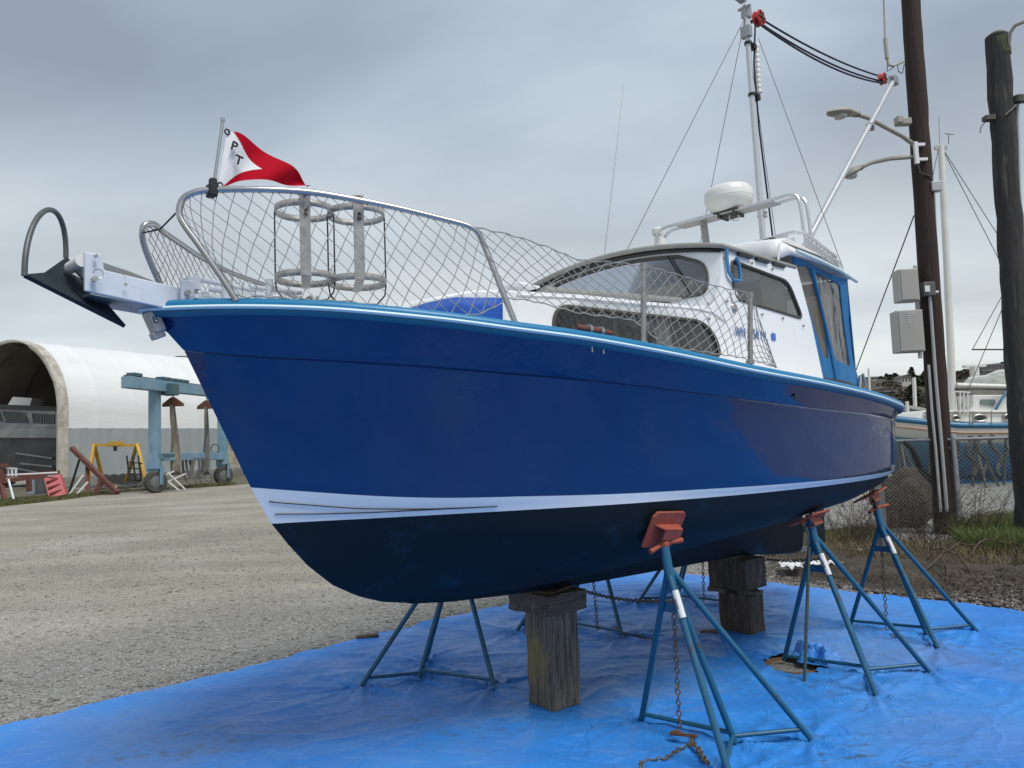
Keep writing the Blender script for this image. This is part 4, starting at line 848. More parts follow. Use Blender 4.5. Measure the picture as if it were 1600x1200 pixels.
def tarp_mat():
    m = bpy.data.materials.new('blue_tarp'); m.use_nodes = True; t = m.node_tree; b = t.nodes['Principled BSDF']
    tc = t.nodes.new('ShaderNodeTexCoord')
    def nz(s, d, st=(1, 1, 1), rz=0.0):
        mp = t.nodes.new('ShaderNodeMapping'); mp.inputs['Scale'].default_value = st; mp.inputs['Rotation'].default_value = (0, 0, rz); t.links.new(tc.outputs['Object'], mp.inputs[0])
        n = t.nodes.new('ShaderNodeTexNoise'); n.inputs['Scale'].default_value = s; n.inputs['Detail'].default_value = d; t.links.new(mp.outputs[0], n.inputs['Vector']); return n
    def mr(n, a, b_, c=0, d=1):
        r = t.nodes.new('ShaderNodeMapRange'); r.inputs[1].default_value = a; r.inputs[2].default_value = b_; r.inputs[3].default_value = c; r.inputs[4].default_value = d; t.links.new(n.outputs[0], r.inputs[0]); return r
    base = t.nodes.new('ShaderNodeMixRGB'); base.inputs[1].default_value = (.022, .185, .60, 1); base.inputs[2].default_value = (.035, .245, .70, 1); t.links.new(mr(nz(1.1, 6), .35, .65).outputs[0], base.inputs[0])
    wn = nz(7, 5, (1, 3, 1), .6); white = t.nodes.new('ShaderNodeMixRGB'); white.inputs[2].default_value = (.15, .38, .80, 1); t.links.new(base.outputs[0], white.inputs[1]); t.links.new(mr(wn, .55, .80, 0, .45).outputs[0], white.inputs[0])
    dirt = t.nodes.new('ShaderNodeMixRGB'); dirt.inputs[2].default_value = (.055, .085, .11, 1); t.links.new(white.outputs[0], dirt.inputs[1])
    a = mr(nz(.9, 2), .50, .66); c = mr(nz(26, 4, (.5, 1, 1), .3), .56, .66); mu = t.nodes.new('ShaderNodeMath'); mu.operation = 'MULTIPLY'; t.links.new(a.outputs[0], mu.inputs[0]); t.links.new(c.outputs[0], mu.inputs[1]); m3 = t.nodes.new('ShaderNodeMath'); m3.operation = 'MULTIPLY'; m3.inputs[1].default_value = .75; t.links.new(mu.outputs[0], m3.inputs[0]); t.links.new(m3.outputs[0], dirt.inputs[0])
    dust = t.nodes.new('ShaderNodeMixRGB'); dust.inputs[2].default_value = (.22, .27, .36, 1); t.links.new(dirt.outputs[0], dust.inputs[1]); t.links.new(mr(nz(.6, 5), .5, .75, 0, .5).outputs[0], dust.inputs[0])
    t.links.new(dust.outputs[0], b.inputs['Base Color'])
    t.links.new(mr(nz(3, 4), .3, .7, .38, .56).outputs[0], b.inputs['Roughness'])
    b.inputs['Specular IOR Level'].default_value = .38
    bp = t.nodes.new('ShaderNodeBump'); bp.inputs['Strength'].default_value = .6; bp.inputs['Distance'].default_value = .005; t.links.new(nz(34, 5, (1, 2.4, 1), .9).outputs[0], bp.inputs['Height'])
    b2 = t.nodes.new('ShaderNodeBump'); b2.inputs['Strength'].default_value = .35; b2.inputs['Distance'].default_value = .014; t.links.new(nz(9, 4, (2.2, 1, 1), .4).outputs[0], b2.inputs['Height']); t.links.new(bp.outputs[0], b2.inputs['Normal']); t.links.new(b2.outputs[0], b.inputs['Normal'])
    # sharp fold creases
    nd = nz(1.3, 3); va = t.nodes.new('ShaderNodeVectorMath'); va.operation = 'MULTIPLY_ADD'; t.links.new(nd.outputs['Color'], va.inputs[0]); va.inputs[1].default_value = (.9, .9, 0); t.links.new(tc.outputs['Object'], va.inputs[2])
    prev = b2
    for sc_, st_ in ((2.1, .9), (6.5, .55)):
        vo = t.nodes.new('ShaderNodeTexVoronoi'); vo.feature = 'DISTANCE_TO_EDGE'; vo.inputs['Scale'].default_value = sc_; t.links.new(va.outputs[0], vo.inputs['Vector'])
        rr1 = t.nodes.new('ShaderNodeMapRange'); rr1.inputs[1].default_value = 0; rr1.inputs[2].default_value = .05; rr1.inputs[3].default_value = 1; rr1.inputs[4].default_value = 0; t.links.new(vo.outputs['Distance'], rr1.inputs[0])
        b3 = t.nodes.new('ShaderNodeBump'); b3.inputs['Strength'].default_value = st_*.6; b3.inputs['Distance'].default_value = .006; t.links.new(rr1.outputs[0], b3.inputs['Height']); t.links.new(prev.outputs[0], b3.inputs['Normal']); prev = b3
    t.links.new(prev.outputs[0], b.inputs['Normal'])
    return m
me.materials.append(tarp_mat()); tarp = bpy.data.objects.new('ground_tarp', me); COL.objects.link(tarp)
tag(tarp, 'large crinkled bright blue plastic tarp spread on the gravel under the boat', 'tarp')
# loose stones
m_stone = mat('stones', (.33, .32, .30), .9, noise=(9, .9, (.12, .11, .10), 3))
def stones(name, pts, smin, smax, label, m=m_stone, flat=.6, kind='stuff'):
    rnd = np.random.RandomState(3); n = len(pts); base = np.array([(1, 0, 0), (-1, 0, 0), (0, 1, 0), (0, -1, 0), (0, 0, 1), (0, 0, -.4)], float)
    F = np.array([(4, 0, 2), (4, 2, 1), (4, 1, 3), (4, 3, 0), (5, 2, 0), (5, 1, 2), (5, 3, 1), (5, 0, 3)])
    s = rnd.uniform(0, 1, n)**3*(smax-smin)+smin; an = rnd.uniform(0, 6.28, n)
    V = base[None]*(.7+.6*rnd.rand(n, 6, 1)); V = V*s[:, None, None]*np.stack([np.ones(n), rnd.uniform(.6, 1, n), rnd.uniform(flat*.6, flat, n)], -1)[:, None]
    c, s_ = np.cos(an)[:, None], np.sin(an)[:, None]; x_ = V[..., 0]*c-V[..., 1]*s_; y_ = V[..., 0]*s_+V[..., 1]*c; V = np.stack([x_, y_, V[..., 2]], -1)+np.array(pts)[:, None]
    me = bpy.data.meshes.new(name); vv = V.reshape(-1, 3); ff = (F[None]+6*np.arange(n)[:, None, None]).reshape(-1, 3)
    me.vertices.add(len(vv)); me.vertices.foreach_set('co', vv.ravel()); me.loops.add(ff.size); me.loops.foreach_set('vertex_index', ff.ravel().astype(np.int32)); me.polygons.add(len(ff)); me.polygons.foreach_set('loop_start', np.arange(0, ff.size, 3, dtype=np.int32)); me.polygons.foreach_set('loop_total', np.full(len(ff), 3, dtype=np.int32)); me.update(); me.materials.append(m)
    o = bpy.data.objects.new(name, me); COL.objects.link(o); return tag(o, label, None, None, kind)
rnd = np.random.RandomState(1); pts = []
while len(pts) < 22000:
    x = rnd.uniform(-9, 6); y = rnd.uniform(3, 16); a = (x-TC.x)*ta[0]+(y-TC.y)*ta[1]; b = (x-TC.x)*tb[0]+(y-TC.y)*tb[1]
    if a > -.03 and b > -.03: continue
    d = min(abs(b) if a > 0 else 9, abs(a) if b > 0 else 9)
    if rnd.rand() < max(.16, math.exp(-d/1.2)): pts.append((x, y, .002))
stones('gravel_stones', pts, .005, .028, 'loose grey gravel stones lying along the tarp edge')

# ================================================================== BOAT STANDS
def hullpt(u, v):
    """point and outward normal of the hull bottom under (u, v)"""
    sg = 1 if v > 0 else -1; v = abs(v); best = None
    rr_ = [cW]+BOTF
    def z_at(u, v):
        prev = None
        pts = []
        for R in rr_:
            us = [p[0] for p in R]; i = min(range(len(us)), key=lambda k: abs(us[k]-u)); pts.append((R[i][1], R[i][2]))
        pts.sort(); return float(np.interp(v, [p[0] for p in pts], [p[1] for p in pts]))
    z = z_at(u, v); dv = (z_at(u, v+.05)-z_at(u, v-.05))/.1; du = (z_at(u+.12, v)-z_at(u-.12, v))/.24
    n = Vector((du, dv*sg, -1)); n.normalize(); return z, n
def make_stand():
    r = thing('boat_stand', 'x', 'boat stand', (0, 0, 0), 0, 'blue steel boat stands under the hull'); top = Vector((*TPL['top'], .86)); hubt = top+Vector((-.015, .012, .095))
    P = {k: Vector((*TPL[k], .012)) for k in 'LRBA'}
    MB().tube([top+Vector((.02, .0, -.12)), top, hubt], .024, 14).build('hub_tube', m_stand, r, smooth=45)
    for k in 'LRAB':
        s = top+Vector((.0, 0, -.02 if k != 'R' else -.0)); dd = (P[k]-s).normalized(); MB().tube([s+dd*.005, P[k]], .0165 if k in 'AB' else .0155, 12).build('leg', m_stand, r, smooth=45)
    for a, b in (('L', 'B'), ('B', 'R'), ('B', 'A')):
        p = P[a]+(top-P[a])*.035; q = P[b]+(top-P[b])*.055; MB().tube([p, q], .011, 10).build('brace', m_stand, r, smooth=45)
    p = top+(P['L']-top)*.25; q = top+(P['B']-top)*.25; MB().bar(p, q, .004, .045).build('gusset', m_stand, r)
    p = top+(P['A']-top)*.13; q = top+(P['A']-top)*.27; off = Vector((.0, 0, 0)); MB().tube([p, q], .0172, 12, caps=False).build('label_sticker', m_label, r, smooth=45)
    mb = MB(); mb.bar(top+(P['A']-top)*.17+Vector((-.004, -.0165, 0)), top+(P['A']-top)*.22+Vector((-.004, -.0165, 0)), .012, .004).build('sticker_print', m_frame, r)
    return r
def kids(o): return [c for c in COL.objects if c.parent == o]
def dup_tree(o, parent=None):
    c = o.copy(); COL.objects.link(c)
    if parent: c.parent = parent
    for k in kids(o): dup_tree(k, c)
    return c
SLAB = ['blue boat stand nearest the camera, port side, with a rusty chain hanging beside it', 'middle near side blue boat stand, its foot beside the torn tarp hole', 'aftermost near side blue boat stand, in front of the fence', 'far side blue boat stand under the bow, seen left of the timber block', 'far side blue boat stand behind the front timber block', 'far side blue boat stand behind the second timber block']
SZ = [1.0, 1.0, .955, 1, 1, .97]; proto = make_stand(); stands = []
for i, (o, a, h) in enumerate(STANDS):
    s = proto if i == 0 else dup_tree(proto); stands.append(s)
    s.scale = (1, 1, SZ[i]); s.location = (*o, .012); s.rotation_euler = (0, 0, math.radians(a)); s['label'] = SLAB[i]
for i, s in enumerate(stands):
    o, a, h = STANDS[i]; R = Matrix.Rotation(math.radians(a), 4, 'Z'); Wm = Matrix.Translation((*o, .012))@R@Matrix.Diagonal((1, 1, SZ[i], 1)); Wi = Wm.inverted()
    hub = Wm@(Vector((*TPL['top'], .86))+Vector((-.015, .012, .095))); u, v = [(-.04, .81), (1.40, .92), (2.45, .90), (.05, -.82), (1.5, -.9), (2.4, -.88)][i]
    z, n = hullpt(u, v); nw = BA*n.x+BN*n.y+Vector((0, 0, n.z)); pc_ = bw(u, v, z)+nw*.022
    # screw and swivel
    sp_ = pc_+nw*.045
    MB().tube([Wi@hub, Wi@(hub+(sp_-hub)*.5), Wi@sp_], .011, 10).build('screw', m_rust, s, smooth=45)
    # winged handle nut
    mb = MB(); hh = hub+Vector((0, 0, .012)); mb.lathe([(.024, -.012), (.028, .0), (.022, .014)], Wi@hh, 14)
    dirs = [Vector((1.0, .25, .12)), Vector((-.75, -.5, -.28))] if i < 3 else [Vector((1, -.3, .1)), Vector((-.8, .5, -.2))]
    for d_ in dirs: mb.tube([Wi@hh, Wi@(hh+d_.normalized()*.035), Wi@(hh+d_.normalized()*.10)], [.008, .010, .014], 10)
    mb.build('wing_nut', m_pad, s, smooth=45)
    # pad: warped plywood-faced plate with a welded angle
    e1 = (BA-nw*BA.dot(nw)).normalized(); e2 = nw.cross(e1).normalized()
    if e2.z < 0: e2 = -e2
    mb = MB(); c = pc_; hw, hh_ = .112, .098
    poly = [(-hw, -hh_), (-hw*.75, -hh_*1.05), (hw*.8, -hh_), (hw, -hh_*.8), (hw*1.02, hh_*.85), (hw*.85, hh_), (-hw*.8, hh_*.97), (-hw*.98, hh_*.7)]
    mb.prism([Wi@(c+e1*p[0]+e2*p[1]) for p in poly], R.to_3x3().inverted()@(nw*.014)); pd = mb.build('pad', m_pad, s, bevel=.003)
    mb = MB(); k = c+nw*.014; mb.prism([Wi@(k-e1*.085+e2*.03), Wi@(k+e1*.085+e2*.03), Wi@(k+e1*.07+e2*.028+nw*.05), Wi@(k-e1*.05+e2*.028+nw*.05)], R.to_3x3().inverted()@(e2*-.006))
    mb.prism([Wi@(k-e1*.05+e2*.028+nw*.05), Wi@(k+e1*.07+e2*.028+nw*.05), Wi@(k+e1*.07-e2*.03+nw*.05), Wi@(k-e1*.05-e2*.03+nw*.05)], R.to_3x3().inverted()@(nw*-.006))
    mb.build('pad_bracket', m_pad, pd)
# fifth thin pipe beside the middle stand
f0 = gnd(1257, 1068); f1 = Vector(srot(STANDS[1][0], -25, TPL['top'])+(.80,)); pp_ = MB().tube([f0+Vector((0, 0, .01)), f1+Vector((-.035, -.01, 0))], .010, 10).build('prop_pipe', mat('greenish_pipe', (.03, .10, .09), .5, noise=(14, .9, (.10, .07, .04))), None, smooth=True)
tag(pp_, 'thin green and rusty pipe leaning against the middle near side boat stand', 'pipe')

# ================================================================== TIMBER BLOCKING
def timber_mat(name, c1, c2, stain=None):
    m = mat(name, c1, .85, noise=(5, 1, c2, 8, (9, 9, .7)), bump=(10, 1.0, (7, 7, .5), .012)); return m
m_tim = timber_mat('old_timber', (.20, .165, .125), (.085, .068, .052)); m_tim2 = timber_mat('dark_timber', (.105, .078, .056), (.040, .030, .023))
m_timh = mat('old_timber_lying', (.15, .115, .085), .85, noise=(5, 1, (.070, .055, .040), 8, (.7, 9, 9)), bump=(10, 1.0, (.5, 7, 7), .012))
def beam(name, c, d, rz, m, label, grp, chip=.006):
    bm = bmesh.new(); bmesh.ops.create_cube(bm, size=1)
    for v in bm.verts: v.co = Vector((v.co.x*d[0], v.co.y*d[1], v.co.z*d[2]))
    bmesh.ops.subdivide_edges(bm, edges=bm.edges, cuts=5, use_grid_fill=True); rr_ = random.Random(int(c[0]*997+c[2]*313))
    for v in bm.verts:
        k = sum(abs(abs(v.co[i])-d[i]/2) < 1e-5 for i in range(3)); v.co += Vector([rr_.uniform(-1, 1)*(.0015 if k < 2 else .004) for _ in range(3)])
        if k >= 2: v.co *= 1-.004*rr_.random()
    me = bpy.data.meshes.new(name); bm.to_mesh(me); bm.free(); me.materials.append(m); o = bpy.data.objects.new(name, me); COL.objects.link(o); o.location = c; o.rotation_euler = (0, 0, rz)
    q = o.modifiers.new('bevel', 'BEVEL'); q.width = .006; q.segments = 2; q.limit_method = 'ANGLE'; return tag(o, label, 'timber', grp)
for q_ in (m_tim, m_tim2): patches(q_, 5, .50, .60, (.03, .022, .016), .85, (16, 16, .45)); patches(q_, 7, .55, .7, (.26, .22, .17), .5, (3, 3, 1))
patches(m_timh, 5, .50, .60, (.03, .022, .016), .85, (.45, 16, 16)); patches(m_timh, 6, .55, .7, (.24, .20, .15), .5, (1, 3, 3))
GT = 'old timbers blocking up the keel'; ang = math.atan2(.128, .156)
ux = Vector((math.cos(ang), math.sin(ang), 0)); uy = Vector((-ux.y, ux.x, 0)); F1 = Vector((.170, 4.372, 0))
beam('timber_post', F1+ux*.053+uy*.115+Vector((0, 0, .275)), (.104, .226, .53), ang, m_tim, 'left upright timber of the front block stack, stained yellow', GT)
o_ = beam('timber_post', F1+ux*.158+uy*.112+Vector((0, 0, .272)), (.103, .218, .524), ang, m_tim, 'right upright timber of the front block stack, cracked end to end', GT)
beam('timber_block', F1+ux*.10+uy*.14+Vector((0, 0, .593)), (.31, .34, .112), ang+.04, m_timh, 'thick cross timber lying on top of the front uprights', GT)
beam('timber_wedge', bw(.03, 0, .652), (.24, .13, .024), math.pi/4+.2, m_timh, 'thin board wedged between the keel and the front cross timber', GT)
F2 = Vector((1.715, 5.875, 0)); a2_ = math.atan2(.135, .15); ux2 = Vector((math.cos(a2_), math.sin(a2_), 0)); uy2 = Vector((-ux2.y, ux2.x, 0))
beam('timber_post', F2+ux2*.10+uy2*.13+Vector((0, 0, .15)), (.20, .27, .29), a2_, m_tim2, 'short dark upright timber block standing under the stern end of the keel', GT)
beam('timber_block', F2+ux2*.10+uy2*.15+Vector((0, 0, .448)), (.27, .34, .225), a2_-.03, m_tim2, 'big dark squared block carrying the aft part of the keel', GT)
beam('timber_wedge', F2+ux2*.02+uy2*.26+Vector((0, 0, .314)), (.10, .16, .030), a2_, m_tim, 'left shim between the two aft timbers', GT)
beam('timber_wedge', F2+ux2*.06+uy2*.02+Vector((0, 0, .314)), (.10, .16, .030), a2_, m_tim, 'right shim between the two aft timbers', GT)
MB_ = MB().prism([Vector((0, 0, 0)), Vector((.13, -.01, 0)), Vector((.20, .02, 0)), Vector((.19, .06, 0)), Vector((.02, .05, 0))], (0, 0, .022)).build('plank_offcut', m_tim, None, bevel=.004, loc=gnd(1094, 991, .02)); tag(MB_, 'short plank offcut lying on the tarp left of the aft block', 'board')
q = MB().box((0, 0, .014), (.17, .07, .022), .35).build('plank_offcut', m_tim2, None, bevel=.003, loc=gnd(574, 997, .01)); tag(q, 'small dark board lying on the left edge of the tarp', 'board')
sm = m_tim.copy(); sm.name = 'stained_timber'; t_ = sm.node_tree; b_ = t_.nodes['Principled BSDF']; src_ = b_.inputs['Base Color'].links[0].from_socket
tc_ = t_.nodes.new('ShaderNodeTexCoord'); mp_ = t_.nodes.new('ShaderNodeMapping'); mp_.inputs['Location'].default_value = (0, 0, .035*0); mp_.inputs['Scale'].default_value = (1, 1, .7); t_.links.new(tc_.outputs['Object'], mp_.inputs[0])
ns_ = t_.nodes.new('ShaderNodeTexNoise'); ns_.inputs['Scale'].default_value = 9; t_.links.new(mp_.outputs[0], ns_.inputs['Vector'])
ad_ = t_.nodes.new('ShaderNodeVectorMath'); ad_.operation = 'MULTIPLY_ADD'; t_.links.new(ns_.outputs['Color'], ad_.inputs[0]); ad_.inputs[1].default_value = (.22, .22, .22); t_.links.new(mp_.outputs[0], ad_.inputs[2])
ds_ = t_.nodes.new('ShaderNodeVectorMath'); ds_.operation = 'DISTANCE'; t_.links.new(ad_.outputs[0], ds_.inputs[0]); ds_.inputs[1].default_value = (.06, .13, .11)
mr_ = t_.nodes.new('ShaderNodeMapRange'); mr_.inputs[1].default_value = .05; mr_.inputs[2].default_value = .11; mr_.inputs[3].default_value = .45; mr_.inputs[4].default_value = 0; t_.links.new(ds_.outputs['Value'], mr_.inputs[0])
mx_ = t_.nodes.new('ShaderNodeMixRGB'); t_.links.new(mr_.outputs[0], mx_.inputs[0]); t_.links.new(src_, mx_.inputs[1]); mx_.inputs[2].default_value = (.30, .22, .04, 1); t_.links.new(mx_.outputs[0], b_.inputs['Base Color'])
[o for o in COL.objects if o.name == 'timber_post'][0].data.materials[0] = sm
# manhole cover under the torn tarp
hc = gnd(1235, 1041); mb = MB(); mb.lathe([(.02, .0), (.13, .002), (.145, .006), (.16, .004), (.16, .010), (.17, .012), (.175, -.02)], hc+Vector((0, 0, -.002)), 40)
hcov = mb.build('manhole_cover', mat('rusty_iron', (.12, .06, .03), .85, noise=(7, .9, (.22, .13, .07)), bump=(40, .6)), None, smooth=True); tag(hcov, 'round rusty brown manhole cover showing through a hole in the tarp', 'cover')
# tarp flap folded over it
mb = MB(); P = []; fc = gnd(1266, 1036)
for i in range(26):
    rr0 = i/25; row = []
    for j in range(49):
        a = 2*math.pi*j/48; rad = .19*rr0*(1+.18*math.sin(a*3+1)+.10*math.sin(a*7))*(1.0 if math.cos(a) > 0 else .72)
        h = .040+.085*(1-rr0**2)*(.5+.5*math.sin(a*3+rr0*4))+.0*(1)*(.5+.5*math.sin(a*2+.7))+.024*math.sin(a*5+rr0*9)*math.sin(rr0*3)+.012*math.sin(a*8-rr0*14)*math.sin(rr0*3)+.010*math.sin(a*11+rr0*17)*rr0
        row.append(fc+Vector((math.cos(a)*rad*1.0, math.sin(a)*rad*1.15, max(.040 if math.cos(a) < .2 else .026, h*(1-.5*rr0**6)))))
    P.append(row)
tf = mb.grid(P).build('tarp_flap', tarp.data.materials[0], None, smooth=True, solid=.002); tag(tf, 'crumpled torn flap of blue tarp folded over the manhole cover', 'tarp flap')

# ================================================================== CHAINS
def chain(path, name, label, m=m_chain, ll=.036, wr=.0036, par=None):
    path = [Vector(p) for p in path]; mb = MB(); seg = []; L_ = 0
    for a, b in zip(path, path[1:]): seg.append((L_, a, b)); L_ += (b-a).length
    step = ll*.72; n = int(L_/step); s0 = 0
    for k in range(n):
        s = k*step+step/2
        i = max(j for j in range(len(seg)) if seg[j][0] <= s); l0, a, b = seg[i]; d = (b-a).normalized(); c = a+d*(s-l0)
        rf_ = Vector((0, 0, 1)) if abs(d.z) < .9 else Vector((1, 0, 0)); x_ = d.cross(rf_).normalized(); y_ = d.cross(x_)
        an = (k % 2)*math.pi/2+.5+.25*math.sin(k*1.7); w_ = x_*math.cos(an)+y_*math.sin(an)
        pts = []
        for q in range(10):
            t = 2*math.pi*q/10; pts.append(c+d*(ll*.5-wr)*math.cos(t)*(1 if abs(math.cos(t)) > .5 else 1)+w_*(ll*.30)*math.sin(t))
        mb.tube(pts, wr, 5, closed=True)
    o = mb.build(name, m, None, smooth=True); return tag(o, label, 'chain')
def cat(a, b, s, n=14): a = Vector(a); b = Vector(b); return [a+(b-a)*t+Vector((0, 0, -4*s*t*(1-t))) for t in [i/n for i in range(n+1)]]
def stp(i, k, t=0.0, z=None):
    o, a, h = STANDS[i]; T = Vector((*TPL['top'], .86)); p = Vector((*TPL[k], .012)); q = p.lerp(T, t); x_, y_ = srot(o, a, (q.x, q.y)); return Vector((x_, y_, q.z+.012))
c0 = at(1052, 935, 3.90); c1 = at(1062, 1140, 3.90); G = [gnd(px, py, .02) for px, py in ((1084, 1150), (1078, 1165), (1060, 1172), (1040, 1185), (1022, 1188), (1003, 1190), (1000, 1215))]
chain([c0, c1], 'hanging_chain', 'rusty chain hanging straight down inside the nearest boat stand')
chain([gnd(1078, 1158, .045), gnd(1090, 1172, .02), gnd(1104, 1192, .02)]+[gnd(1107, 1194, .03), gnd(1092, 1170, .035), gnd(1080, 1157, .04)]+G, 'chain_pile', 'loose greyish chain trailing over the tarp by the nearest stand', mat('grey_chain', (.17, .15, .12), .7, metal=.4, noise=(60, .8, (.07, .05, .03))))
mb = MB(); mb.bar(at(1046, 1146, 3.90), at(1090, 1150, 3.86), .016, .014); mb.tube([at(1048, 1146, 3.9), at(1058, 1142, 3.9), at(1066, 1148, 3.9)], .010, 8); hk = mb.build('chain_hook', m_rust, None, smooth=50, bevel=.003); tag(hk, 'rusty grab hook at the lower end of the hanging chain', 'hook')
chain(cat(at(898, 918, 5.2), at(1046, 939, 4.2), .03), 'stretched_chain', 'rusty chain stretched from the front block to the nearest stand')
chain([at(927, 905, 5.7), at(934, 985, 5.7)], 'hanging_chain', 'chain hanging inside the far stand just right of the front block')
chain([gnd(947, 984, .03), gnd(962, 981, .03), gnd(975, 990, .03), gnd(990, 992, .025), gnd(1005, 996, .025), gnd(1026, 1000, .025)], 'ground_chain', 'dark chain lying on the tarp by the far stand foot')
chain([at(1098, 875, 6.6), at(1100, 940, 6.6)], 'hanging_chain', 'chain hanging just left of the aft timber block')
chain([gnd(1086, 950, .02), gnd(1094, 946, .03), gnd(1100, 950, .03), gnd(1092, 953, .02)], 'ground_chain', 'small heap of chain on the tarp left of the aft block')
chain(cat(at(1198, 874, 6.0), at(1290, 872, 5.3), .015), 'stretched_chain', 'chain stretched from the aft block to the middle near side stand')
chain([at(1378, 860, 5.75), at(1386, 985, 5.75)], 'hanging_chain', 'chain hanging inside the aftermost near side stand')
chain([gnd(1388, 990, .02), gnd(1398, 993, .02), gnd(1402, 996, .02), gnd(1390, 997, .02)], 'ground_chain', 'small coil of chain on the tarp under the aftermost stand')
ORD = ['first','second','third','fourth','fifth','sixth','seventh','eighth','ninth','tenth','eleventh','twelfth','thirteenth','fourteenth','fifteenth','sixteenth','seventeenth','eighteenth','nineteenth','twentieth','twenty first','twenty second','twenty third','twenty fourth','twenty fifth','twenty sixth']
# ================================================================== LEFT SIDE OF THE YARD
m_fab = mat('shed_fabric', (.70, .72, .72), .6, noise=(.8, .6, (.60, .62, .62), 6, (.3, .3, 1)), bump=(.9, .35, (.5, .5, 3), .06))
m_fabg = mat('shed_fabric_grey', (.25, .275, .29), .7, noise=(.8, .7, (.33, .35, .35), 7, (1, 1, .25)), bump=(1.5, .8, (1, 1, .25), .1))
m_liner = mat('shed_liner', (.22, .19, .15), .9, noise=(.5, .8, (.12, .10, .08)))
m_edge = mat('shed_edge', (.50, .48, .43), .85, noise=(2.5, .8, (.25, .22, .17)))
m_conc = mat('concrete', (.25, .24, .22), .9, noise=(1.2, .8, (.10, .10, .09), 8))
SC = Vector((-24.9, 42.0, 0)); SW = Vector((.447, .894, 0)).normalized(); SN = Vector((-SW.y, SW.x, 0)); SR, SH0 = 4.7, 4.2
shed = thing('storage_shed', 'long white arched fabric boat shed with grey lower walls and an open front', 'shed', SC)
def sp2(s, th, r=0.0, hs=SH0, top=4.3):
    c = SN*SR
    if th <= 0: p = SN*(-r); z = th       # straight wall: th is minus height
    else: p = SN*SR-SN*math.cos(th)*(SR+r); z = hs+math.sin(th)*(top+r)
    return p+SW*s+Vector((0, 0, z))
NSG = 60; LEN = 46.0
def arc(s, r, zlow, up):
    out = []
    if not up:
        for i in range(5): out.append(SW*s+SN*(-r)+Vector((0, 0, .55+(3.25-.55)*i/4)))
    else:
        for z in (3.25, 3.6, SH0): out.append(SW*s+SN*(-r)+Vector((0, 0, z)))
        for i in range(1, 32): out.append(sp2(s, math.pi*i/32, r))
        for z in (SH0, 3.6, 3.25): out.append(SW*s+SN*(2*SR+r)+Vector((0, 0, z)))
    return out
def rib(s): f = (s/2.35) % 1.0; return .05*math.exp(-((min(f, 1-f))/.10)**2)+.01*math.sin(s*5)
ss = np.linspace(0, LEN, 240)
MB().grid([arc(s, rib(s), 0, True) for s in ss]).build('fabric_cover', m_fab, shed, smooth=50)
mb = MB(); mb.grid([arc(s, rib(s)+.02*math.sin(s*7), 0, False) for s in ss])
mb.grid([[p+SN*(2*SR) for p in arc(s, rib(s), 0, False)] for s in ss]).build('grey_wall', m_fabg, shed, smooth=50)
mb = MB(); far_ = [SW*LEN+Vector((0, 0, .5))]+arc(LEN, 0, 0, True)+[SW*LEN+SN*2*SR+Vector((0, 0, .5))]; mb.add(far_, [tuple(range(len(far_)))]); mb.build('end_wall', m_fabg, shed)
mb = MB(); mb.grid([[p+(SN*.12 if i < 17 else -SN*.12)-Vector((0, 0, .12 if 4 < i < 32 else 0)) for i, p in enumerate(arc(s, -.06, 0, True))] for s in np.linspace(.1, LEN-.2, 40)])
mb.grid([[p+SN*.10 for p in arc(s, 0, 0, False)] for s in (0.1, LEN-.2)]); mb.grid([[p+SN*(2*SR-.10) for p in arc(s, 0, 0, False)] for s in (0.1, LEN-.2)])
mb.build('liner', m_liner, shed, smooth=True)
mb = MB(); fr = [SW*0+Vector((0, 0, .5)), SW*0+Vector((0, 0, 2))]+arc(0, 0, 0, True)+[SN*2*SR+Vector((0, 0, .5))]
mb.grid([[p+SW*d+(SN*o if i < 16 else -SN*o)*(1 if True else 0)-Vector((0, 0, o if 8 < i < 30 else 0)) for i, p in enumerate(fr)] for d, o in ((.55, -.07), (0, -.08), (-.05, 0), (-.02, .11), (.1, .13))]).build('front_edging', m_edge, shed, smooth=50)
for k in range(9):
    s = 1.2+2.35*k; pts = [p-(p-(SN*SR+SW*s+Vector((0, 0, p.z if p.z < SH0 else SH0)))).normalized()*.22 for p in [SW*s+Vector((0, 0, .5))]+arc(s, 0, 0, True)+[SN*2*SR+SW*s+Vector((0, 0, .5))]]
    MB().tube(pts, .05, 6).build('steel_rib', mat('rib_brown', (.06, .045, .035), .7), shed, smooth=True)
for th in (.5, 1.1, 1.57, 2.2): MB().tube([sp2(.3, th, -.2), sp2(22, th, -.2)], .035, 6).build('purlin', MATS['rib_brown'], shed)
m_seam = mat('stained_canvas', (.40, .37, .30), .9, noise=(2.0, .9, (.17, .15, .11), 6))
mb = MB(); mb.grid([[p for p in arc(s, .10+.06*math.sin(i*2), 0, True)][0:24] for i, s in enumerate(np.linspace(11.6, 12.7, 6))]).build('stained_seam', m_seam, shed, smooth=True)
mb = MB(); mb.grid([arc(s, .09+.05*math.sin(i*3), 0, False) for i, s in enumerate(np.linspace(11.5, 13.4, 7))]).build('stained_seam', m_seam, shed, smooth=True)
for k in range(24):   # blocks under the wall
    b = MB().box((0, 0, .29), (1.55, .8, .58)).build('concrete_block', m_conc, None, bevel=.03); b.location = SC+SW*(.9+k*1.62)+SN*.15+Vector((0, 0, 0)); b.rotation_euler = (0, 0, math.atan2(SW.y, SW.x)+random.uniform(-.02, .02))
    tag(b, 'grey concrete block, '+ORD[k]+' from the open front of the fabric shed wall', 'concrete block', 'concrete blocks carrying the shed wall')
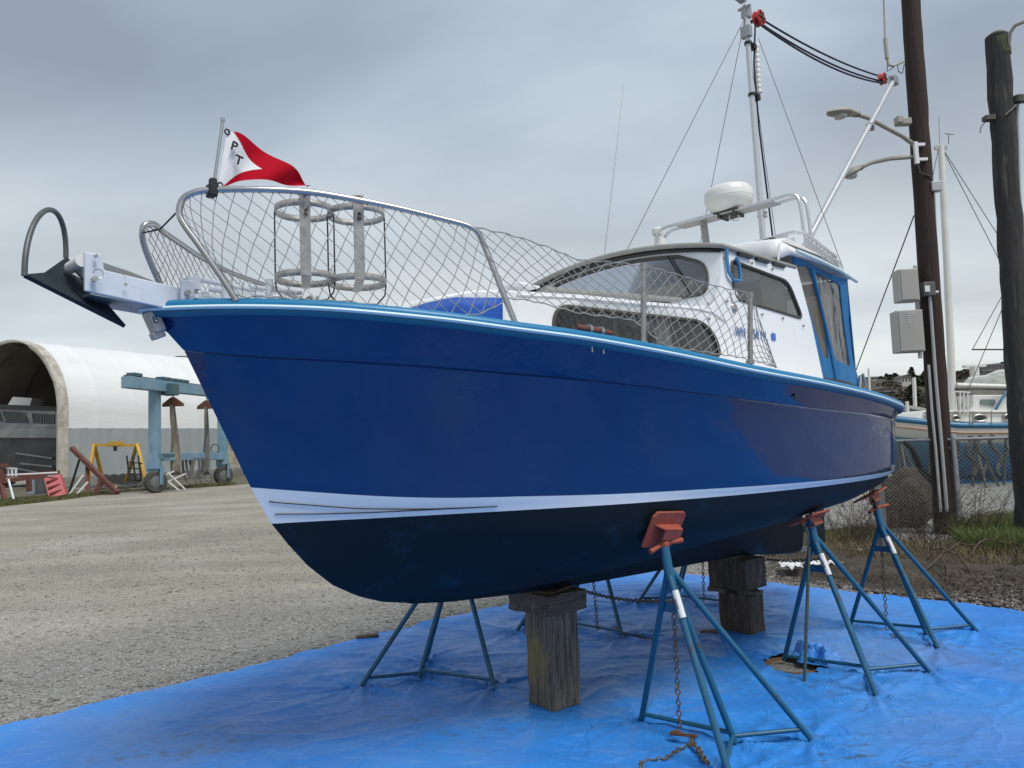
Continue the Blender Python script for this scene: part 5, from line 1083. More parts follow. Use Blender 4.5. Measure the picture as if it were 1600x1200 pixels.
# aluminium boat in the shed
m_bare = mat('bare_aluminium', (.16, .165, .17), .35, metal=.75, noise=(.8, .7, (.34, .34, .33), 3)); m_dkw = mat('dark_window', (.012, .015, .018), .12, spec=.6)
YB = 45.0
ab = thing('aluminium_boat', 'unpainted aluminium cabin boat parked inside the white arched shed', 'boat', at(30, 745, YB))
o0 = at(30, 745, YB)
def Lp(px, py, Y=YB): return at(px, py, Y)-o0
back = Vector((-.15, 3.2, 0))
def slab(px_, name, m, d=3.0, Y=YB, par=ab, bev=0): return MB().prism([Lp(a, b, Y) for a, b in px_], Vector((0, d, 0))).build(name, m, par, bevel=bev)
slab([(-60, 700), (-60, 742), (40, 744), (82, 738), (100, 715), (110, 680), (60, 679), (-60, 676)], 'hull', mat('dark_aluminium', (.05, .053, .056), .4, metal=.7, noise=(.7, .8, (.10, .10, .10))), 3.2, YB, bev=.05)
slab([(-60, 672), (-60, 684), (110, 686), (112, 670), (60, 668)], 'gunwale', m_bare, 3.2, YB-.1, bev=.05)
slab([(-60, 645), (-60, 674), (95, 676), (100, 662), (10, 660)], 'foredeck', m_bare, 2.8, YB+.2, bev=.1)
slab([(-60, 636), (-60, 668), (4, 668), (95, 672), (95, 640), (4, 636)], 'cabin', m_bare, 2.4, YB+.5, bev=.04)
for q in ([(4, 643), (38, 645), (45, 664), (12, 663)], [(-30, 643), (-2, 643), (5, 664), (-30, 664)], [(50, 646), (64, 647), (66, 667), (53, 666)], [(68, 647), (84, 648), (84, 667), (69, 667)]):
    f = slab(q, 'window', m_dkw, .05, YB+.46); MB().tube([Lp(a, b, YB+.45) for a, b in q], .03, 5, closed=True).build('window_frame', m_bare, f)
slab([(-60, 630), (-60, 638), (95, 642), (98, 636), (60, 634)], 'cabin_roof', mat('dark_roof', (.03, .03, .03), .5), 2.8, YB+.3)
slab([(12, 633), (20, 620), (50, 622), (46, 636)], 'roof_hatch', m_radar, 1.2, YB+.8)
for a, b in (((25, 708), (82, 716)), ((32, 724), (82, 729)), ((5, 728), (60, 738))): MB().bar(Lp(*a, YB-.12), Lp(*b, YB-.12), .12, .09).build('rubbing_strake', m_bare, ab)
# travel lift
m_lift = mat('lift_blue', (.12, .24, .34), .6, noise=(1.5, .8, (.22, .32, .38), 6)); m_liftd = mat('lift_teal', (.03, .12, .16), .6, noise=(3, .7, (.10, .07, .05)))
m_tyre = mat('tyre', (.045, .043, .042), .85, noise=(4, .6, (.09, .085, .075))); m_rim = mat('wheel_rim', (.12, .13, .13), .6)
lo = gnd(243, 770); lr = gnd(349, 757); ld = (lr-lo).normalized(); ln = Vector((ld.y, -ld.x, 0))
lift = thing('travel_lift', 'weathered pale blue travel lift frame on rubber tyres with hanging slings', 'boat hoist', lo)
LLn = (lr-lo).length
for k, dd in enumerate((0, LLn)):
    c = ld*dd; leg = MB().box(c+Vector((-.03, 0, 2.75)), (.38, .38, 3.5)); leg.box(c+Vector((-.05, 0, 1.12)), (.5, .34, .5)); leg.build('leg', m_lift, lift, bevel=.02)
    wc = c+Vector((.02, -.05, .46)); ax = Matrix.Rotation(math.pi/2, 3, 'Y')@Matrix.Identity(3); prof = [(.24, -.16), (.40, -.17), (.46, -.10), (.47, 0), (.46, .10), (.40, .17), (.24, .16)]
    Rw = Matrix.Rotation(-.85, 3, 'Z')@ax; wh = MB().lathe(prof, wc, 28, Rw).build('wheel', m_tyre, lift, smooth=50)
    MB().lathe([(.05, -.22), (.10, -.20), (.20, -.175), (.24, -.165), (.24, .165), (.1, .19)], wc, 20, Rw).build('rim', m_rim, wh, smooth=40)
    mb = MB(); mb.box(wc+Vector((.28, 0, .25)), (.06, .30, .75)); mb.box(wc+Vector((0, 0, .58)), (.6, .34, .08)); mb.build('fork', m_lift, lift)
b0 = at(197, 597, 29.6)-lo; b1 = at(308, 610, 36.0)-lo; dB = (b1-b0); b2 = b0+dB*1.9
mb = MB(); mb.bar(b0, b2, .40, .46); mb.build('top_beam', m_lift, lift, bevel=.02)
mb = MB(); mb.bar(b0+Vector((0, 0, .26)), b2+Vector((0, 0, .26)), .2, .05)
for t in (.08, .12, .45, .52, .62, .7, .78): mb.box(b0+dB*t+Vector((0, 0, .33)), (.35, .35, .12))
mb.build('trolley_track', m_liftd, lift)
MB().box(at(267, 609, 32.9)-lo+Vector((0, -.1, 0)), (.55, .6, .5)).build('hoist_motor', m_liftd, lift, bevel=.03)
mb = MB(); mb.bar(at(250, 714, 32.4)-lo, at(346, 713, 38.4)-lo, .35, .34); mb.build('side_beam', m_lift, lift, bevel=.02)
mb = MB(); mb.bar(at(258, 710, 32.4)-lo+Vector((0, -.2, 0)), at(310, 714, 36)-lo+Vector((0, -.2, 0)), .06, .1); mb.build('hose_rack', m_liftd, lift)
# slings
m_sling = mat('sling_web', (.30, .27, .22), .9, noise=(1.5, .9, (.08, .07, .05), 6, (2, 2, .6))); m_sling2 = mat('sling_dark', (.085, .085, .085), .9, noise=(2, .8, (.2, .2, .19), 5, (1, 1, .4)))
for (px0, y0, px1, y1, w0_, w1_, Y, m) in ((269, 632, 277, 742, .16, .42, 33.4, m_sling), (322, 636, 323, 742, .10, .34, 36.3, m_sling2)):
    P = []
    for i in range(14):
        t = i/13; c = at(px0+(px1-px0)*t+1.5*math.sin(t*6), y0+(y1-y0)*t, Y)-lo; w_ = w0_+(w1_-w0_)*math.sin(min(1, t*1.3)*1.57); P.append([c+Vector((w_*k, .1*math.sin(k*5+t*7), 0)) for k in (-.5, -.2, .1, .5)])
    MB().grid(P).build('sling', m, lift, smooth=True, solid=.02)
    top_ = at(px0, y0, Y)-lo; mb = MB(); mb.prism([top_+Vector((-.45, 0, -.08)), top_+Vector((.45, 0, -.08)), top_+Vector((.42, 0, .05)), top_+Vector((.06, 0, .32)), top_+Vector((-.06, 0, .32)), top_+Vector((-.42, 0, .05))], (0, .2, 0)); mb.build('spreader_bar', m_rust, lift)
    MB().tube([top_+Vector((0, .1, .3)), top_+Vector((0, .1, .75))], .03, 5).build('hoist_cable', m_frame, lift)
rnd2 = random.Random(5)
mb = MB()
for k in range(9):
    a = at(285+k*5, 715, 35)-lo; mb.tube([a+Vector((0, 0, 0)), a+Vector((rnd2.uniform(-.1, .1), 0, -.45)), a+Vector((rnd2.uniform(-.2, .2), 0, -.9)), a+Vector((rnd2.uniform(.0, .3), 0, -.85-rnd2.random()*.3))], .045, 6)
mb.build('hanging_hose', m_sling2, lift, smooth=True)
mb = MB(); c = at(336, 701, 38)-lo; mb.tube([c+Vector((.2*math.cos(a), 0, .22*math.sin(a))) for a in np.linspace(0, 6.28, 21)[:-1]], .03, 6, closed=True); mb.build('hose_loop', m_liftd, lift, smooth=True)
# grass verge
def blades(name, pts, h, label, m, wdt=.006, lean=.5, seed=2):
    r = np.random.RandomState(seed); n = len(pts); P = np.array(pts, float); an = r.uniform(0, 6.28, n); hh = h*r.uniform(.4, 1.1, n); la = r.uniform(0, 6.28, n); ll = hh*lean*r.rand(n)
    dx, dy = np.cos(an)*wdt*r.uniform(.6, 1.4, n), np.sin(an)*wdt*r.uniform(.6, 1.4, n); z0 = np.zeros(n)
    A = np.stack([P[:, 0]-dx, P[:, 1]-dy, P[:, 2]], -1); B = np.stack([P[:, 0]+dx, P[:, 1]+dy, P[:, 2]], -1); mx_, my_ = np.cos(la)*ll, np.sin(la)*ll
    C = np.stack([P[:, 0]+dx*.7+mx_*.4, P[:, 1]+dy*.7+my_*.4, P[:, 2]+hh*.6], -1); D = np.stack([P[:, 0]-dx*.7+mx_*.4, P[:, 1]-dy*.7+my_*.4, P[:, 2]+hh*.6], -1); E_ = np.stack([P[:, 0]+mx_, P[:, 1]+my_, P[:, 2]+hh], -1)
    V = np.stack([A, B, C, D, E_], 1).reshape(-1, 3); b = 5*np.arange(n)[:, None]; q = np.concatenate([b+0, b+1, b+2, b+0, b+2, b+3, b+3, b+2, b+4], 1).reshape(-1, 3)
    me = bpy.data.meshes.new(name); me.vertices.add(len(V)); me.vertices.foreach_set('co', V.ravel()); me.loops.add(q.size); me.loops.foreach_set('vertex_index', q.ravel().astype(np.int32)); me.polygons.add(len(q)); me.polygons.foreach_set('loop_start', np.arange(0, q.size, 3, dtype=np.int32)); me.polygons.foreach_set('loop_total', np.full(len(q), 3, dtype=np.int32)); me.update(); me.materials.append(m)
    o = bpy.data.objects.new(name, me); COL.objects.link(o); return tag(o, label, None, None, 'stuff')
def scatter(poly, n, seed=1, z=.0):
    r = random.Random(seed); xs = [p[0] for p in poly]; ys = [p[1] for p in poly]; out = []
    while len(out) < n:
        x, y = r.uniform(min(xs), max(xs)), r.uniform(min(ys), max(ys)); ins = False
        for i in range(len(poly)):
            a, b = poly[i-1], poly[i]
            if (a[1] > y) != (b[1] > y) and x < (b[0]-a[0])*(y-a[1])/(b[1]-a[1])+a[0]: ins = not ins
        if ins and vnoise(np.array([x*.9]), np.array([y*.9]), 77)[0] > r.random()*.55: out.append((x, y, z))
    return out
m_gr = mat('verge_grass', (.075, .10, .028), .9, noise=(.8, .9, (.16, .13, .06))); m_gr2 = mat('lush_grass', (.105, .15, .035), .85, noise=(2.1, .9, (.14, .13, .05)))
m_soil = mat('verge_soil', (.085, .085, .045), .95, noise=(1.5, .9, (.12, .10, .07), 8), bump=(8, 1))
e0 = gnd(-60, 797); e1 = gnd(0, 792); e2 = gnd(100, 781); e3 = gnd(180, 770); e4 = gnd(370, 758)
vp = [tuple(e0)[:2], tuple(e1)[:2], tuple(e2)[:2], tuple(e3)[:2], tuple(e4)[:2], (-9, 52), (-20, 54), (-31, 42), (-34, 30)]
g = MB(); g.add([(x, y, .006) for x, y in vp], [tuple(range(len(vp)))]); tag(g.build('verge_soil', m_soil), 'dirty soil strip along the shed', kind='structure')
blades('verge_grass', scatter([vp[0], vp[1], vp[2], vp[3], vp[4], (-14.2, 38.2), (-19, 31), (-22, 27), (-25, 26)], 16000, 3), .16, 'low scruffy grass along the gravel edge', m_gr, .02)
# yellow gantry
m_yel = mat('yellow_paint', (.50, .30, .035), .6, noise=(3, .5, (.36, .22, .04))); m_red_o = mat('oxide_steel', (.16, .06, .045), .8, noise=(4, .8, (.09, .035, .03)))
def frame(name, label, cat_, segs, Y, m, w_=.10, parts='member'):
    o = at(*segs[0][0], Y if len(segs[0]) < 3 else segs[0][2]); r = thing(name, label, cat_, Vector((o.x, o.y, 0)))
    for s in segs:
        Y0, Y1 = (s[2], s[3]) if len(s) > 2 and not isinstance(s[2], str) else (Y, Y)
        nm_ = s[-1] if isinstance(s[-1], str) else parts
        MB().bar(at(*s[0], Y0)-r.location, at(*s[1], Y1)-r.location, w_, w_).build(nm_, m, r)
    return r
gy = frame('yellow_gantry', 'small yellow A frame lifting gantry standing in front of the grey shed wall', 'gantry', [((143, 695), (218, 696), 36, 36, 'cross_beam'), ((147, 694), (137, 757), 36, 35.2, 'leg'), ((147, 694), (163, 757), 36, 37, 'leg'), ((214, 694), (197, 752), 36, 37.2, 'leg'), ((214, 694), (228, 755), 36, 35, 'leg')], 36, m_yel, .13)
MB().box(at(181, 693, 36)-gy.location, (.6, .25, .2)).build('trolley', m_yel, gy); MB().box(at(180, 701, 36)-gy.location, (.12, .12, .22)).build('hook', m_black, gy)
frame('rusty_frame', 'rusty brown steel prop leaning up at a slant before the yellow gantry', 'steel frame', [((112, 700), (183, 770), 33.0, 32.0, 'long_beam'), ((137, 730), (136, 775), 32.8, 32.4, 'upright'), ((162, 748), (144, 776), 32.4, 32.0, 'brace'), ((136, 777), (186, 773), 32.2, 32.2, 'base_bar')], 32, m_red_o, .17)
frame('black_prop', 'thin black steel prop leaning left of the rusty frame', 'prop', [((125, 715), (108, 770), 33, 33)], 33, m_black, .07)
rp = MB(); a = [at(68, 746, 30.5), at(94, 741, 30.9), at(103, 772, 30.6), at(77, 779, 30.2)]; rp.prism([p-gnd(85, 779) for p in a], (.02, .09, 0)); m_rp = mat('red_panel_paint', (.36, .055, .06), .55, noise=(2, .5, (.27, .04, .045)))
rp = rp.build('red_panel', m_rp, None, loc=gnd(85, 779)); tag(rp, 'red painted steel panel leaning at the gravel edge', 'panel')
for t in (.22, .5, .78): MB().bar(a[0].lerp(a[3], t)-gnd(85, 779)+Vector((.1, -.05, 0)), a[1].lerp(a[2], t)-gnd(85, 779)+Vector((-.1, -.05, 0)), .05, .06).build('stiffener', mat('dark_red_paint', (.20, .03, .035), .6), rp)  # stiffeners in a darker red than the panel
# white pipes and planks leaning
for i, (p, q, Yp) in enumerate([((106, 775), (130, 742), 31.5), ((117, 775), (137, 753), 31.6), ((250, 742), (280, 766), 32.5), ((256, 755), (290, 740), 33), ((262, 738), (289, 764), 33), ((246, 748), (272, 736), 33)]):
    o = MB().bar(at(*p, Yp)-gnd(p[0], 770), at(*q, Yp+.3)-gnd(p[0], 770), .11, .06).build('white_plank', mat('white_plank', (.62, .62, .60), .6), None, loc=gnd(p[0], 770))
    tag(o, ['first white plank leaning right of the red panel', 'shorter white plank leaning beside the rusty frame', 'white batten sloping down right of the near lift wheel', 'white batten rising to the right behind the lift wheel', 'white batten crossing over the batten heap', 'upper white batten in the heap by the lift wheel'][i], 'plank', 'white planks in the junk')
m_junk = [mat('junk_a', (.17, .14, .11), .9), mat('junk_b', (.30, .28, .25), .9), mat('junk_c', (.09, .06, .045), .9), mat('junk_d', (.11, .14, .15), .8)]
for i in range(26):
    px = 150+i*3.3; Yj = rnd2.uniform(34, 37); p = gnd(px, 693+.037*(800-px)+1800/Yj); o = MB().bar((0, 0, .1+rnd2.random()*.15), (rnd2.uniform(-1.2, 1.2), rnd2.uniform(-.6, .6), .08+rnd2.random()*.25), rnd2.uniform(.05, .2), rnd2.uniform(.03, .1)).build('scrap_board', m_junk[i % 4], None, loc=(p.x, p.y, 0))
    tag(o, 'scrap board, '+ORD[i]+' from the left in the junk heap beside the lift', 'board', 'scrap boards before the shed')
mb = MB()
for k in range(3): mb.bar(at(198+k*9, 712, 35.5), at(203+k*9, 752, 35.3), .06, .06)
for k in range(4): mb.bar(at(199, 722+k*9, 35.4), at(222, 724+k*9, 35.4), .05, .05)
o = mb.build('black_rack', m_black, None); tag(o, 'black metal rack standing under the yellow gantry', 'rack')
# trailer and ladder heap at the far left
frame('boat_trailer', 'rusty red boat trailer frame parked at the far left edge', 'trailer', [((-40, 757), (70, 744), 29.5, 29.5, 'side_rail'), ((-20, 746), (92, 738), 31, 31, 'side_rail'), ((2, 756), (8, 782), 29.5, 29.3, 'leg'), ((45, 747), (46, 768), 30, 30, 'leg'), ((-10, 768), (22, 752), 29.6, 29.6, 'brace'), ((2, 733), (4, 752), 30, 30, 'post'), ((-10, 728), (12, 727), 30, 30, 'top_bar')], 30, m_red_o, .15)
frame('white_rails', 'white steel rails and small ladder laid over the trailer', 'ladder', [((10, 742), (90, 738), 30.2, 30.6), ((10, 732), (26, 732), 30.2, 30.2), ((13, 732), (13, 744), 30.2, 30.2), ((19, 732), (19, 744), 30.2, 30.2), ((25, 732), (25, 744), 30.2, 30.2), ((13, 749), (22, 783), 29, 28.8)], 30, m_white, .055)
mb = MB(); c = gnd(62, 772); mb.lathe([(.02, 0), (.29, 0), (.30, .04), (.28, .3), (.29, .6), (.30, .86), (.28, .88), (.02, .88)], c, 20); o = mb.build('oil_drum', mat('drum_blue', (.06, .085, .10), .6, noise=(3, .7, (.1, .07, .05))), None, smooth=40); tag(o, 'dark grey blue drum standing left of the red panel', 'drum')
mb = MB(); c = gnd(49, 773); mb.box(c+Vector((0, 0, .42)), (.28, .2, .84)); o = mb.build('gas_cylinder', mat('pale_blue', (.22, .28, .33), .5), None, bevel=.04); tag(o, 'pale blue box standing under the trailer rails', 'box')
mb = MB()
for k in range(5): mb.box(Vector((-26.5+k*1.6, 34-k*.6, .35)), (1.4, .9, .7), .3*k)
# tyres and crates in shade under the shed edge
for k in range(4):
    c = gnd(165+k*14, 752) ; o = MB().lathe([(.20, -.1), (.34, -.11), (.38, 0), (.34, .11), (.20, .1)], Vector((0, 0, .36)), 20, Matrix.Rotation(math.pi/2, 3, 'X')).build('old_tyre', m_tyre, None, smooth=50, loc=at(165+k*14, 752, 38.5)*1.0); o.location.z = 0
    tag(o, ['leftmost', 'second', 'third', 'rightmost'][k]+' old black tyre leaning on the blocks behind the yellow gantry', 'tyre', 'old tyres along the shed')

# ================================================================== RIGHT SIDE: POLES
m_pole = mat('creosote_pole', (.035, .018, .013), .85, noise=(2.5, .8, (.016, .010, .009), 6, (6, 6, .4)), bump=(5, 1, (8, 8, .4), .02))
m_pole2 = mat('weathered_pole', (.050, .045, .042), .9, noise=(2.2, .9, (.018, .018, .02), 7, (6, 6, .5)), bump=(5, 1.2, (7, 7, .4), .03)); m_moss = mat('moss_top', (.08, .085, .045), .9, noise=(12, .8, (.04, .045, .02)))
m_box = mat('cabinet_grey', (.40, .39, .36), .5, noise=(2, .4, (.35, .34, .32))); m_cond = mat('conduit', (.42, .43, .44), .5, metal=.3)
def irregular(p0, p1, r0, r1, n=26, seed=1, amp=.012):
    rr_ = random.Random(seed); return [Vector(p0).lerp(Vector(p1), i/(n-1))+Vector((rr_.uniform(-amp, amp), rr_.uniform(-amp, amp), 0)) for i in range(n)], [(r0+(r1-r0)*i/(n-1))*(1+rr_.uniform(-.03, .03)) for i in range(n)]
YP = 10.9; pb_ = gnd(1478, 834); YP = pb_.y; pt_ = at(1421, -30, YP); r1 = .128; r0 = .150
pole = thing('utility_pole', 'tall dark brown wooden utility pole with two street lamps and grey cabinets', 'utility pole', pb_)
ps, rs = irregular((0, 0, 0), pt_-pb_, r0, r1, 30, 2, .004); MB().tube(ps, rs, 18).build('post', m_pole, pole, smooth=True)
def Q(px, py, dY=0.0): return at(px, py, YP+dY)-pb_
for px0, y0, px1, y1, w_, d_ in ((1399, 423, 1429, 471, 0, 0), (1396, 487, 1437, 550, 0, 0)):
    c0_ = Q(px0, y0, -.10); c1_ = Q(px1, y1, -.10); w_ = (c1_.x-c0_.x); h_ = c0_.z-c1_.z; cx = (c0_+c1_)/2
    cb = MB().box(cx+Vector((.02, .02, 0)), (w_+.03, .24, h_), -.10).build('cabinet', m_box, pole, bevel=.006)
    MB().box(cx+Vector((.01, -.105, 0)), (w_-.02, .012, h_-.03), -.10).build('cabinet_door', m_box, cb, bevel=.003)
    if py if False else h_ > .5:
        mb = MB()
        for k in range(5): mb.box(cx+Vector((.02, -.113, h_/2-.05-k*.032)), (.11, .006, .010), -.10)
        mb.build('louvre', mat('cabinet_light', (.6, .6, .58), .5), cb)
MB().bar(Q(1430, 415, -.05), Q(1438, 560, -.05), .05, .03, up=(0, 1, 0)).build('mounting_rail', m_cond, pole)
mb = MB(); mb.box(Q(1450, 452, -.17), (.17, .10, .20)); jb = mb.build('junction_box', mat('dark_box', (.09, .10, .10), .5), pole, bevel=.01)
MB().box(Q(1449, 451, -.235), (.07, .006, .09)).build('box_label', m_label, jb); MB().tube([Q(1458, 457, -.2), Q(1466, 456, -.2)], .018, 8).build('cable_gland', m_fwhite, jb)
MB().tube([Q(1453, 462, -.15), Q(1457, 520, -.16), Q(1463, 600, -.17), Q(1471, 690, -.18), Q(1480, 800, -.18)], .022, 8).build('conduit', m_cond, pole, smooth=True)
MB().tube([Q(1451, 570, -.16), Q(1456, 640, -.17), Q(1462, 700, -.17), Q(1470, 800, -.18)], .018, 8).build('conduit', m_cond, pole, smooth=True)
MB().tube([Q(1459, 290, .05), Q(1463, 400, .05), Q(1475, 560, .05), Q(1489, 800, .05)], .020, 8).build('conduit', m_cond, pole, smooth=True)
mb = MB(); mb.box(Q(1461, 292, -.10), (.15, .12, .14)); mb.build('terminal_box', m_cond, pole, bevel=.008)
# lamp arms
m_arm = mat('lamp_arm', (.36, .34, .29), .6, noise=(5, .5, (.26, .25, .21))); m_lens = mat('lamp_lens', (.55, .56, .52), .3)
for pts, hd in ([[(1428, 226, -.1), (1410, 213, -.3), (1380, 197, -.7), (1356, 184, -1.0), (1340, 179, -1.15)], (1318, 177, -1.35, 0)], [[(1426, 245, -.1), (1390, 248, -.2), (1362, 254, -.3), (1346, 261, -.35)], (1333, 269, -.38, 1)]):
    mb = MB(); mb.tube([Q(*p) for p in pts], .030, 10); arm = mb.build('lamp_arm', m_arm, pole, smooth=True)
    e1_ = Q(*pts[-1]); c = Q(*hd[:3]); dd = (c-e1_).normalized(); L_ = (c-e1_).length*2.0; mb = MB(); P = []
    sd_ = dd.cross(Vector((0, 0, 1))).normalized(); upv = sd_.cross(dd)
    for t, w_, h_ in ((0, .04, .04), (.12, .06, .05), (.3, .09, .065), (.55, .125, .075), (.8, .11, .055), (.95, .06, .03), (1, .01, .01)):
        P.append([e1_+dd*L_*t+sd_*w_*math.cos(a)+upv*h_*math.sin(a)*(1 if math.sin(a) > 0 else .55) for a in np.linspace(0, 2*math.pi, 17)])
    hdo = mb.grid(P).build('lamp_head', m_arm, arm, smooth=True); MB().lathe([(.085, .0), (.07, -.03), (.02, -.045)], e1_+dd*L_*.62+Vector((0, 0, -.035)), 18).build('lens', m_lens, hdo, smooth=True)
    MB().box(e1_+dd*.03, (.07, .07, .05)).build('arm_collar', m_frame, arm)
mb = MB(); mb.bar(Q(1430, 222, -.17), Q(1433, 256, -.17), .05, .05, up=(0, 1, 0)); mb.box(Q(1436, 226, -.16), (.16, .04, .04)); mb.box(Q(1440, 249, -.16), (.16, .04, .04)); mb.build('arm_bracket', m_fwhite, pole)
MB().tube([Q(1434, 257, -.16), Q(1438, 270, -.16), Q(1452, 275, -.14), Q(1460, 288, -.1)], .012, 6).build('lamp_cable', m_frame, pole, smooth=True)
mb = MB(); mb.box(Q(1411, 191, -.25), (.20, .12, .09)); mb.box(Q(1404, 188, -.3), (.08, .13, .10)); mb.build('flood_lamp', m_arm, pole, bevel=.01)
an = MB().tube([Q(1380, -20, -.3), Q(1383, 60, -.3)], .012, 8).tube([Q(1383, 60, -.3), Q(1386, 92, -.3)], .028, 10).build('pole_aerial', m_arm, pole, smooth=40)
MB().tube([Q(1386, 90, -.3), Q(1388, 102, -.3), Q(1396, 103, -.25), Q(1412, 96, -.1)], .018, 8).build('aerial_bracket', m_arm, an, smooth=True)
MB().tube([Q(1387, 100, -.3), Q(1386, 112, -.3), Q(1395, 106, -.25), Q(1402, 100, -.2), Q(1404, 112, -.2), Q(1410, 115, -.15), Q(1413, 100, -.1)], .006, 6).build('coax', m_black, an, smooth=True)
gw = MB().tube([Q(1428, 337, 0)+pb_, at(1338, 577, 14.0), at(1300, 690, 15.5), Vector((7.6, 16.8, 0))], .010, 6).build('guy_wire', m_frame, None); tag(gw, 'slanting guy wire running down left from the dark utility pole', 'wire')
# second pole
pq = gnd(1612, 860); Y2 = pq.y; tq = at(1558, 58, Y2)
p2 = thing('utility_pole', 'thick weathered wooden pole with mossy cut top at the right edge', 'utility pole', pq)
ps, rs = irregular((0, 0, 0), tq-pq, .155, .135, 34, 8, .010); MB().tube(ps, rs, 18).build('post', m_pole2, p2, smooth=True)
mb = MB(); mb.lathe([(.136, -.25), (.138, -.05), (.12, .02), (.08, .05), (.02, .055)], tq-pq, 18); mb.build('mossy_top', m_moss, p2, smooth=True)
def Q2(px, py, d=0.0): return at(px, py, Y2+d)-pq
MB().tube([Q2(1576, 72, -.1), Q2(1578, 52, -.15), Q2(1586, 40, -.2), Q2(1600, 34, -.3), Q2(1625, 28, -.4)], .022, 8).build('lamp_arm', m_arm, p2, smooth=True)
MB().tube([Q2(1589, 150, -.05), Q2(1593, 300, -.05), Q2(1600, 480, -.05), Q2(1618, 800, -.05)], .022, 8).build('conduit', m_cond, p2, smooth=True)
mb = MB(); mb.box(Q2(1545, 185, -.05), (.12, .10, .06)); mb.tube([Q2(1540, 190, -.05), Q2(1533, 198, -.05), Q2(1531, 208, -.05)], .007, 5); mb.build('insulator', m_frame, p2, bevel=.01)
mb = MB(); mb.tube([Q2(1570, 180, -.17), Q2(1580, 172, -.17), Q2(1592, 160, -.1)], .012, 6); mb.tube([Q2(1592, 150, -.1), Q2(1592, 160, -.1)], .06, 10); mb.tube([Q2(1592, 155, -.1), Q2(1620, 175, 0)], .010, 6); mb.build('wire_clamp', m_frame, p2, smooth=True)

# ================================================================== FENCE
FA = Vector((5.35, 11.45, 0)); FBn = Vector((9.2, 8.75, 0)); fd = (FBn-FA); FLn = fd.length; fd.normalize(); FHt = 1.33
fence = thing('chain_link_fence', 'galvanised chain link fence with top rail behind the boat', 'fence', FA)
m_wire = mat('fence_wire', (.48, .48, .46), .6, metal=.3)
for s in (0.0, 1.02, 3.4): MB().tube([fd*s, fd*s+Vector((0, 0, FHt+.02))], .034 if s else .045, 12).lathe([(.04, 0), (.035, .04), (.01, .055)], fd*s+Vector((0, 0, FHt+.02)), 12).build('post', m_galv, fence, smooth=40)
MB().tube([Vector((0, 0, FHt)), fd*FLn+Vector((0, 0, FHt))], .022, 10).build('top_rail', m_galv, fence, smooth=True)
mb = MB(); pw_ = .058; nn = int(FLn/pw_); nz_ = int(FHt/pw_)
for i in range(-nz_, nn):
    for dr in (1, -1):
        a0 = max(0, -i) if dr > 0 else max(0, i+nz_-nn); 
        if dr > 0: j0, j1 = max(0, -i), min(nz_, nn-i); s0, s1 = (i+j0)*pw_, (i+j1)*pw_
        else: j0, j1 = max(0, i+nz_-nn), min(nz_, i+nz_); s0, s1 = (i+nz_-j0)*pw_, (i+nz_-j1)*pw_
        if j1 > j0: mb.tube([fd*s0+Vector((0, .004*dr, j0*pw_+.02)), fd*s1+Vector((0, .004*dr, j1*pw_+.02))], .0026, 3, caps=False)
for i in range(nn):
    p = fd*(i*pw_)+Vector((0, 0, nz_*pw_+.02)); mb.tube([p-fd*.008, p+Vector((0, 0, .05))+fd*.006], .0026, 3, caps=False)
mb.build('wire_mesh', m_wire, fence)
cp_ = MB().box((0, 0, .42), (.075, .075, .84)).build('concrete_post', mat('dark_post', (.10, .11, .115), .8, noise=(5, .6, (.15, .15, .15))), None, bevel=.01, loc=gnd(1383, 880)); tag(cp_, 'dark grey post left of the chain link fence end', 'post')

# ================================================================== RIGHT SIDE: SAILBOAT BEHIND THE FENCE
YS = 20.0
sb0 = at(1500, 757, YS); sb0.z = 0
sail = thing('sailing_boat', 'white sailing boat with blue stripe and oval portholes ashore behind the fence', 'sailing boat', sb0)
m_sw = mat('sail_white', (.68, .68, .64), .4, noise=(1.5, .5, (.55, .54, .50))); m_sbl = mat('sail_blue', (.02, .13, .26), .4); m_sbot = mat('sail_bottom', (.07, .17, .26), .7, noise=(1.5, .7, (.11, .22, .30), 5))
def Z(px, py, d=0.0): return at(px, py, YS+d)-sb0
prof = [(1330, 640), (1400, 652), (1500, 662), (1600, 662), (1700, 655), (1800, 645)]
def hullrow(z0, off):   # rows as px,py lists
    return [Z(px, py, off(px)) for px, py in z0]
bulge = lambda px: -1.3*math.sin(math.pi*max(0, min(1, (px-1320)/480)))**.6+1.3
def row(dy, k): return [Z(px, ip(px, prof)+dy, bulge(px)*1.0+k) for px in np.linspace(1320, 1800, 30)]
mb = MB(); mb.grid([row(0, 0), row(4, -.02), row(30, .02)]).build('hull', m_sw, sail, smooth=True, solid=.03)
MB().grid([row(-2, -.03), row(7, -.05)]).build('sheer_stripe', m_sbl, sail, smooth=True, solid=.02)
MB().grid([row(13, -.06), row(15.5, -.06)]).build('rubbing_strake', mat('varnish', (.36, .20, .10), .4), sail, smooth=True, solid=.04)
MB().grid([row(30, .02), row(44, .25), row(62, .7), row(86, 1.15), row(90, 1.3)]).build('bottom', m_sbot, sail, smooth=True, solid=.02)
MB().prism([Z(1440, 690, 1.2), Z(1640, 690, 1.2), Z(1610, 755, 1.2), Z(1470, 755, 1.2)], (0, .25, 0)).build('keel', m_sbot, sail)
MB().grid([[Z(px, ip(px, prof)-2, bulge(px)), Z(px, ip(px, prof)-2, bulge(px)+2.4)] for px in np.linspace(1320, 1800, 30)]).build('deck', m_sw, sail)
cb = MB().prism([Z(1432, 655, .5), Z(1440, 646, .5), Z(1447, 641, .5), Z(1700, 640, .5), Z(1700, 658, .5), Z(1560, 662, .5)], (0, 1.5, 0)).build('cabin', m_sw, sail, bevel=.03)
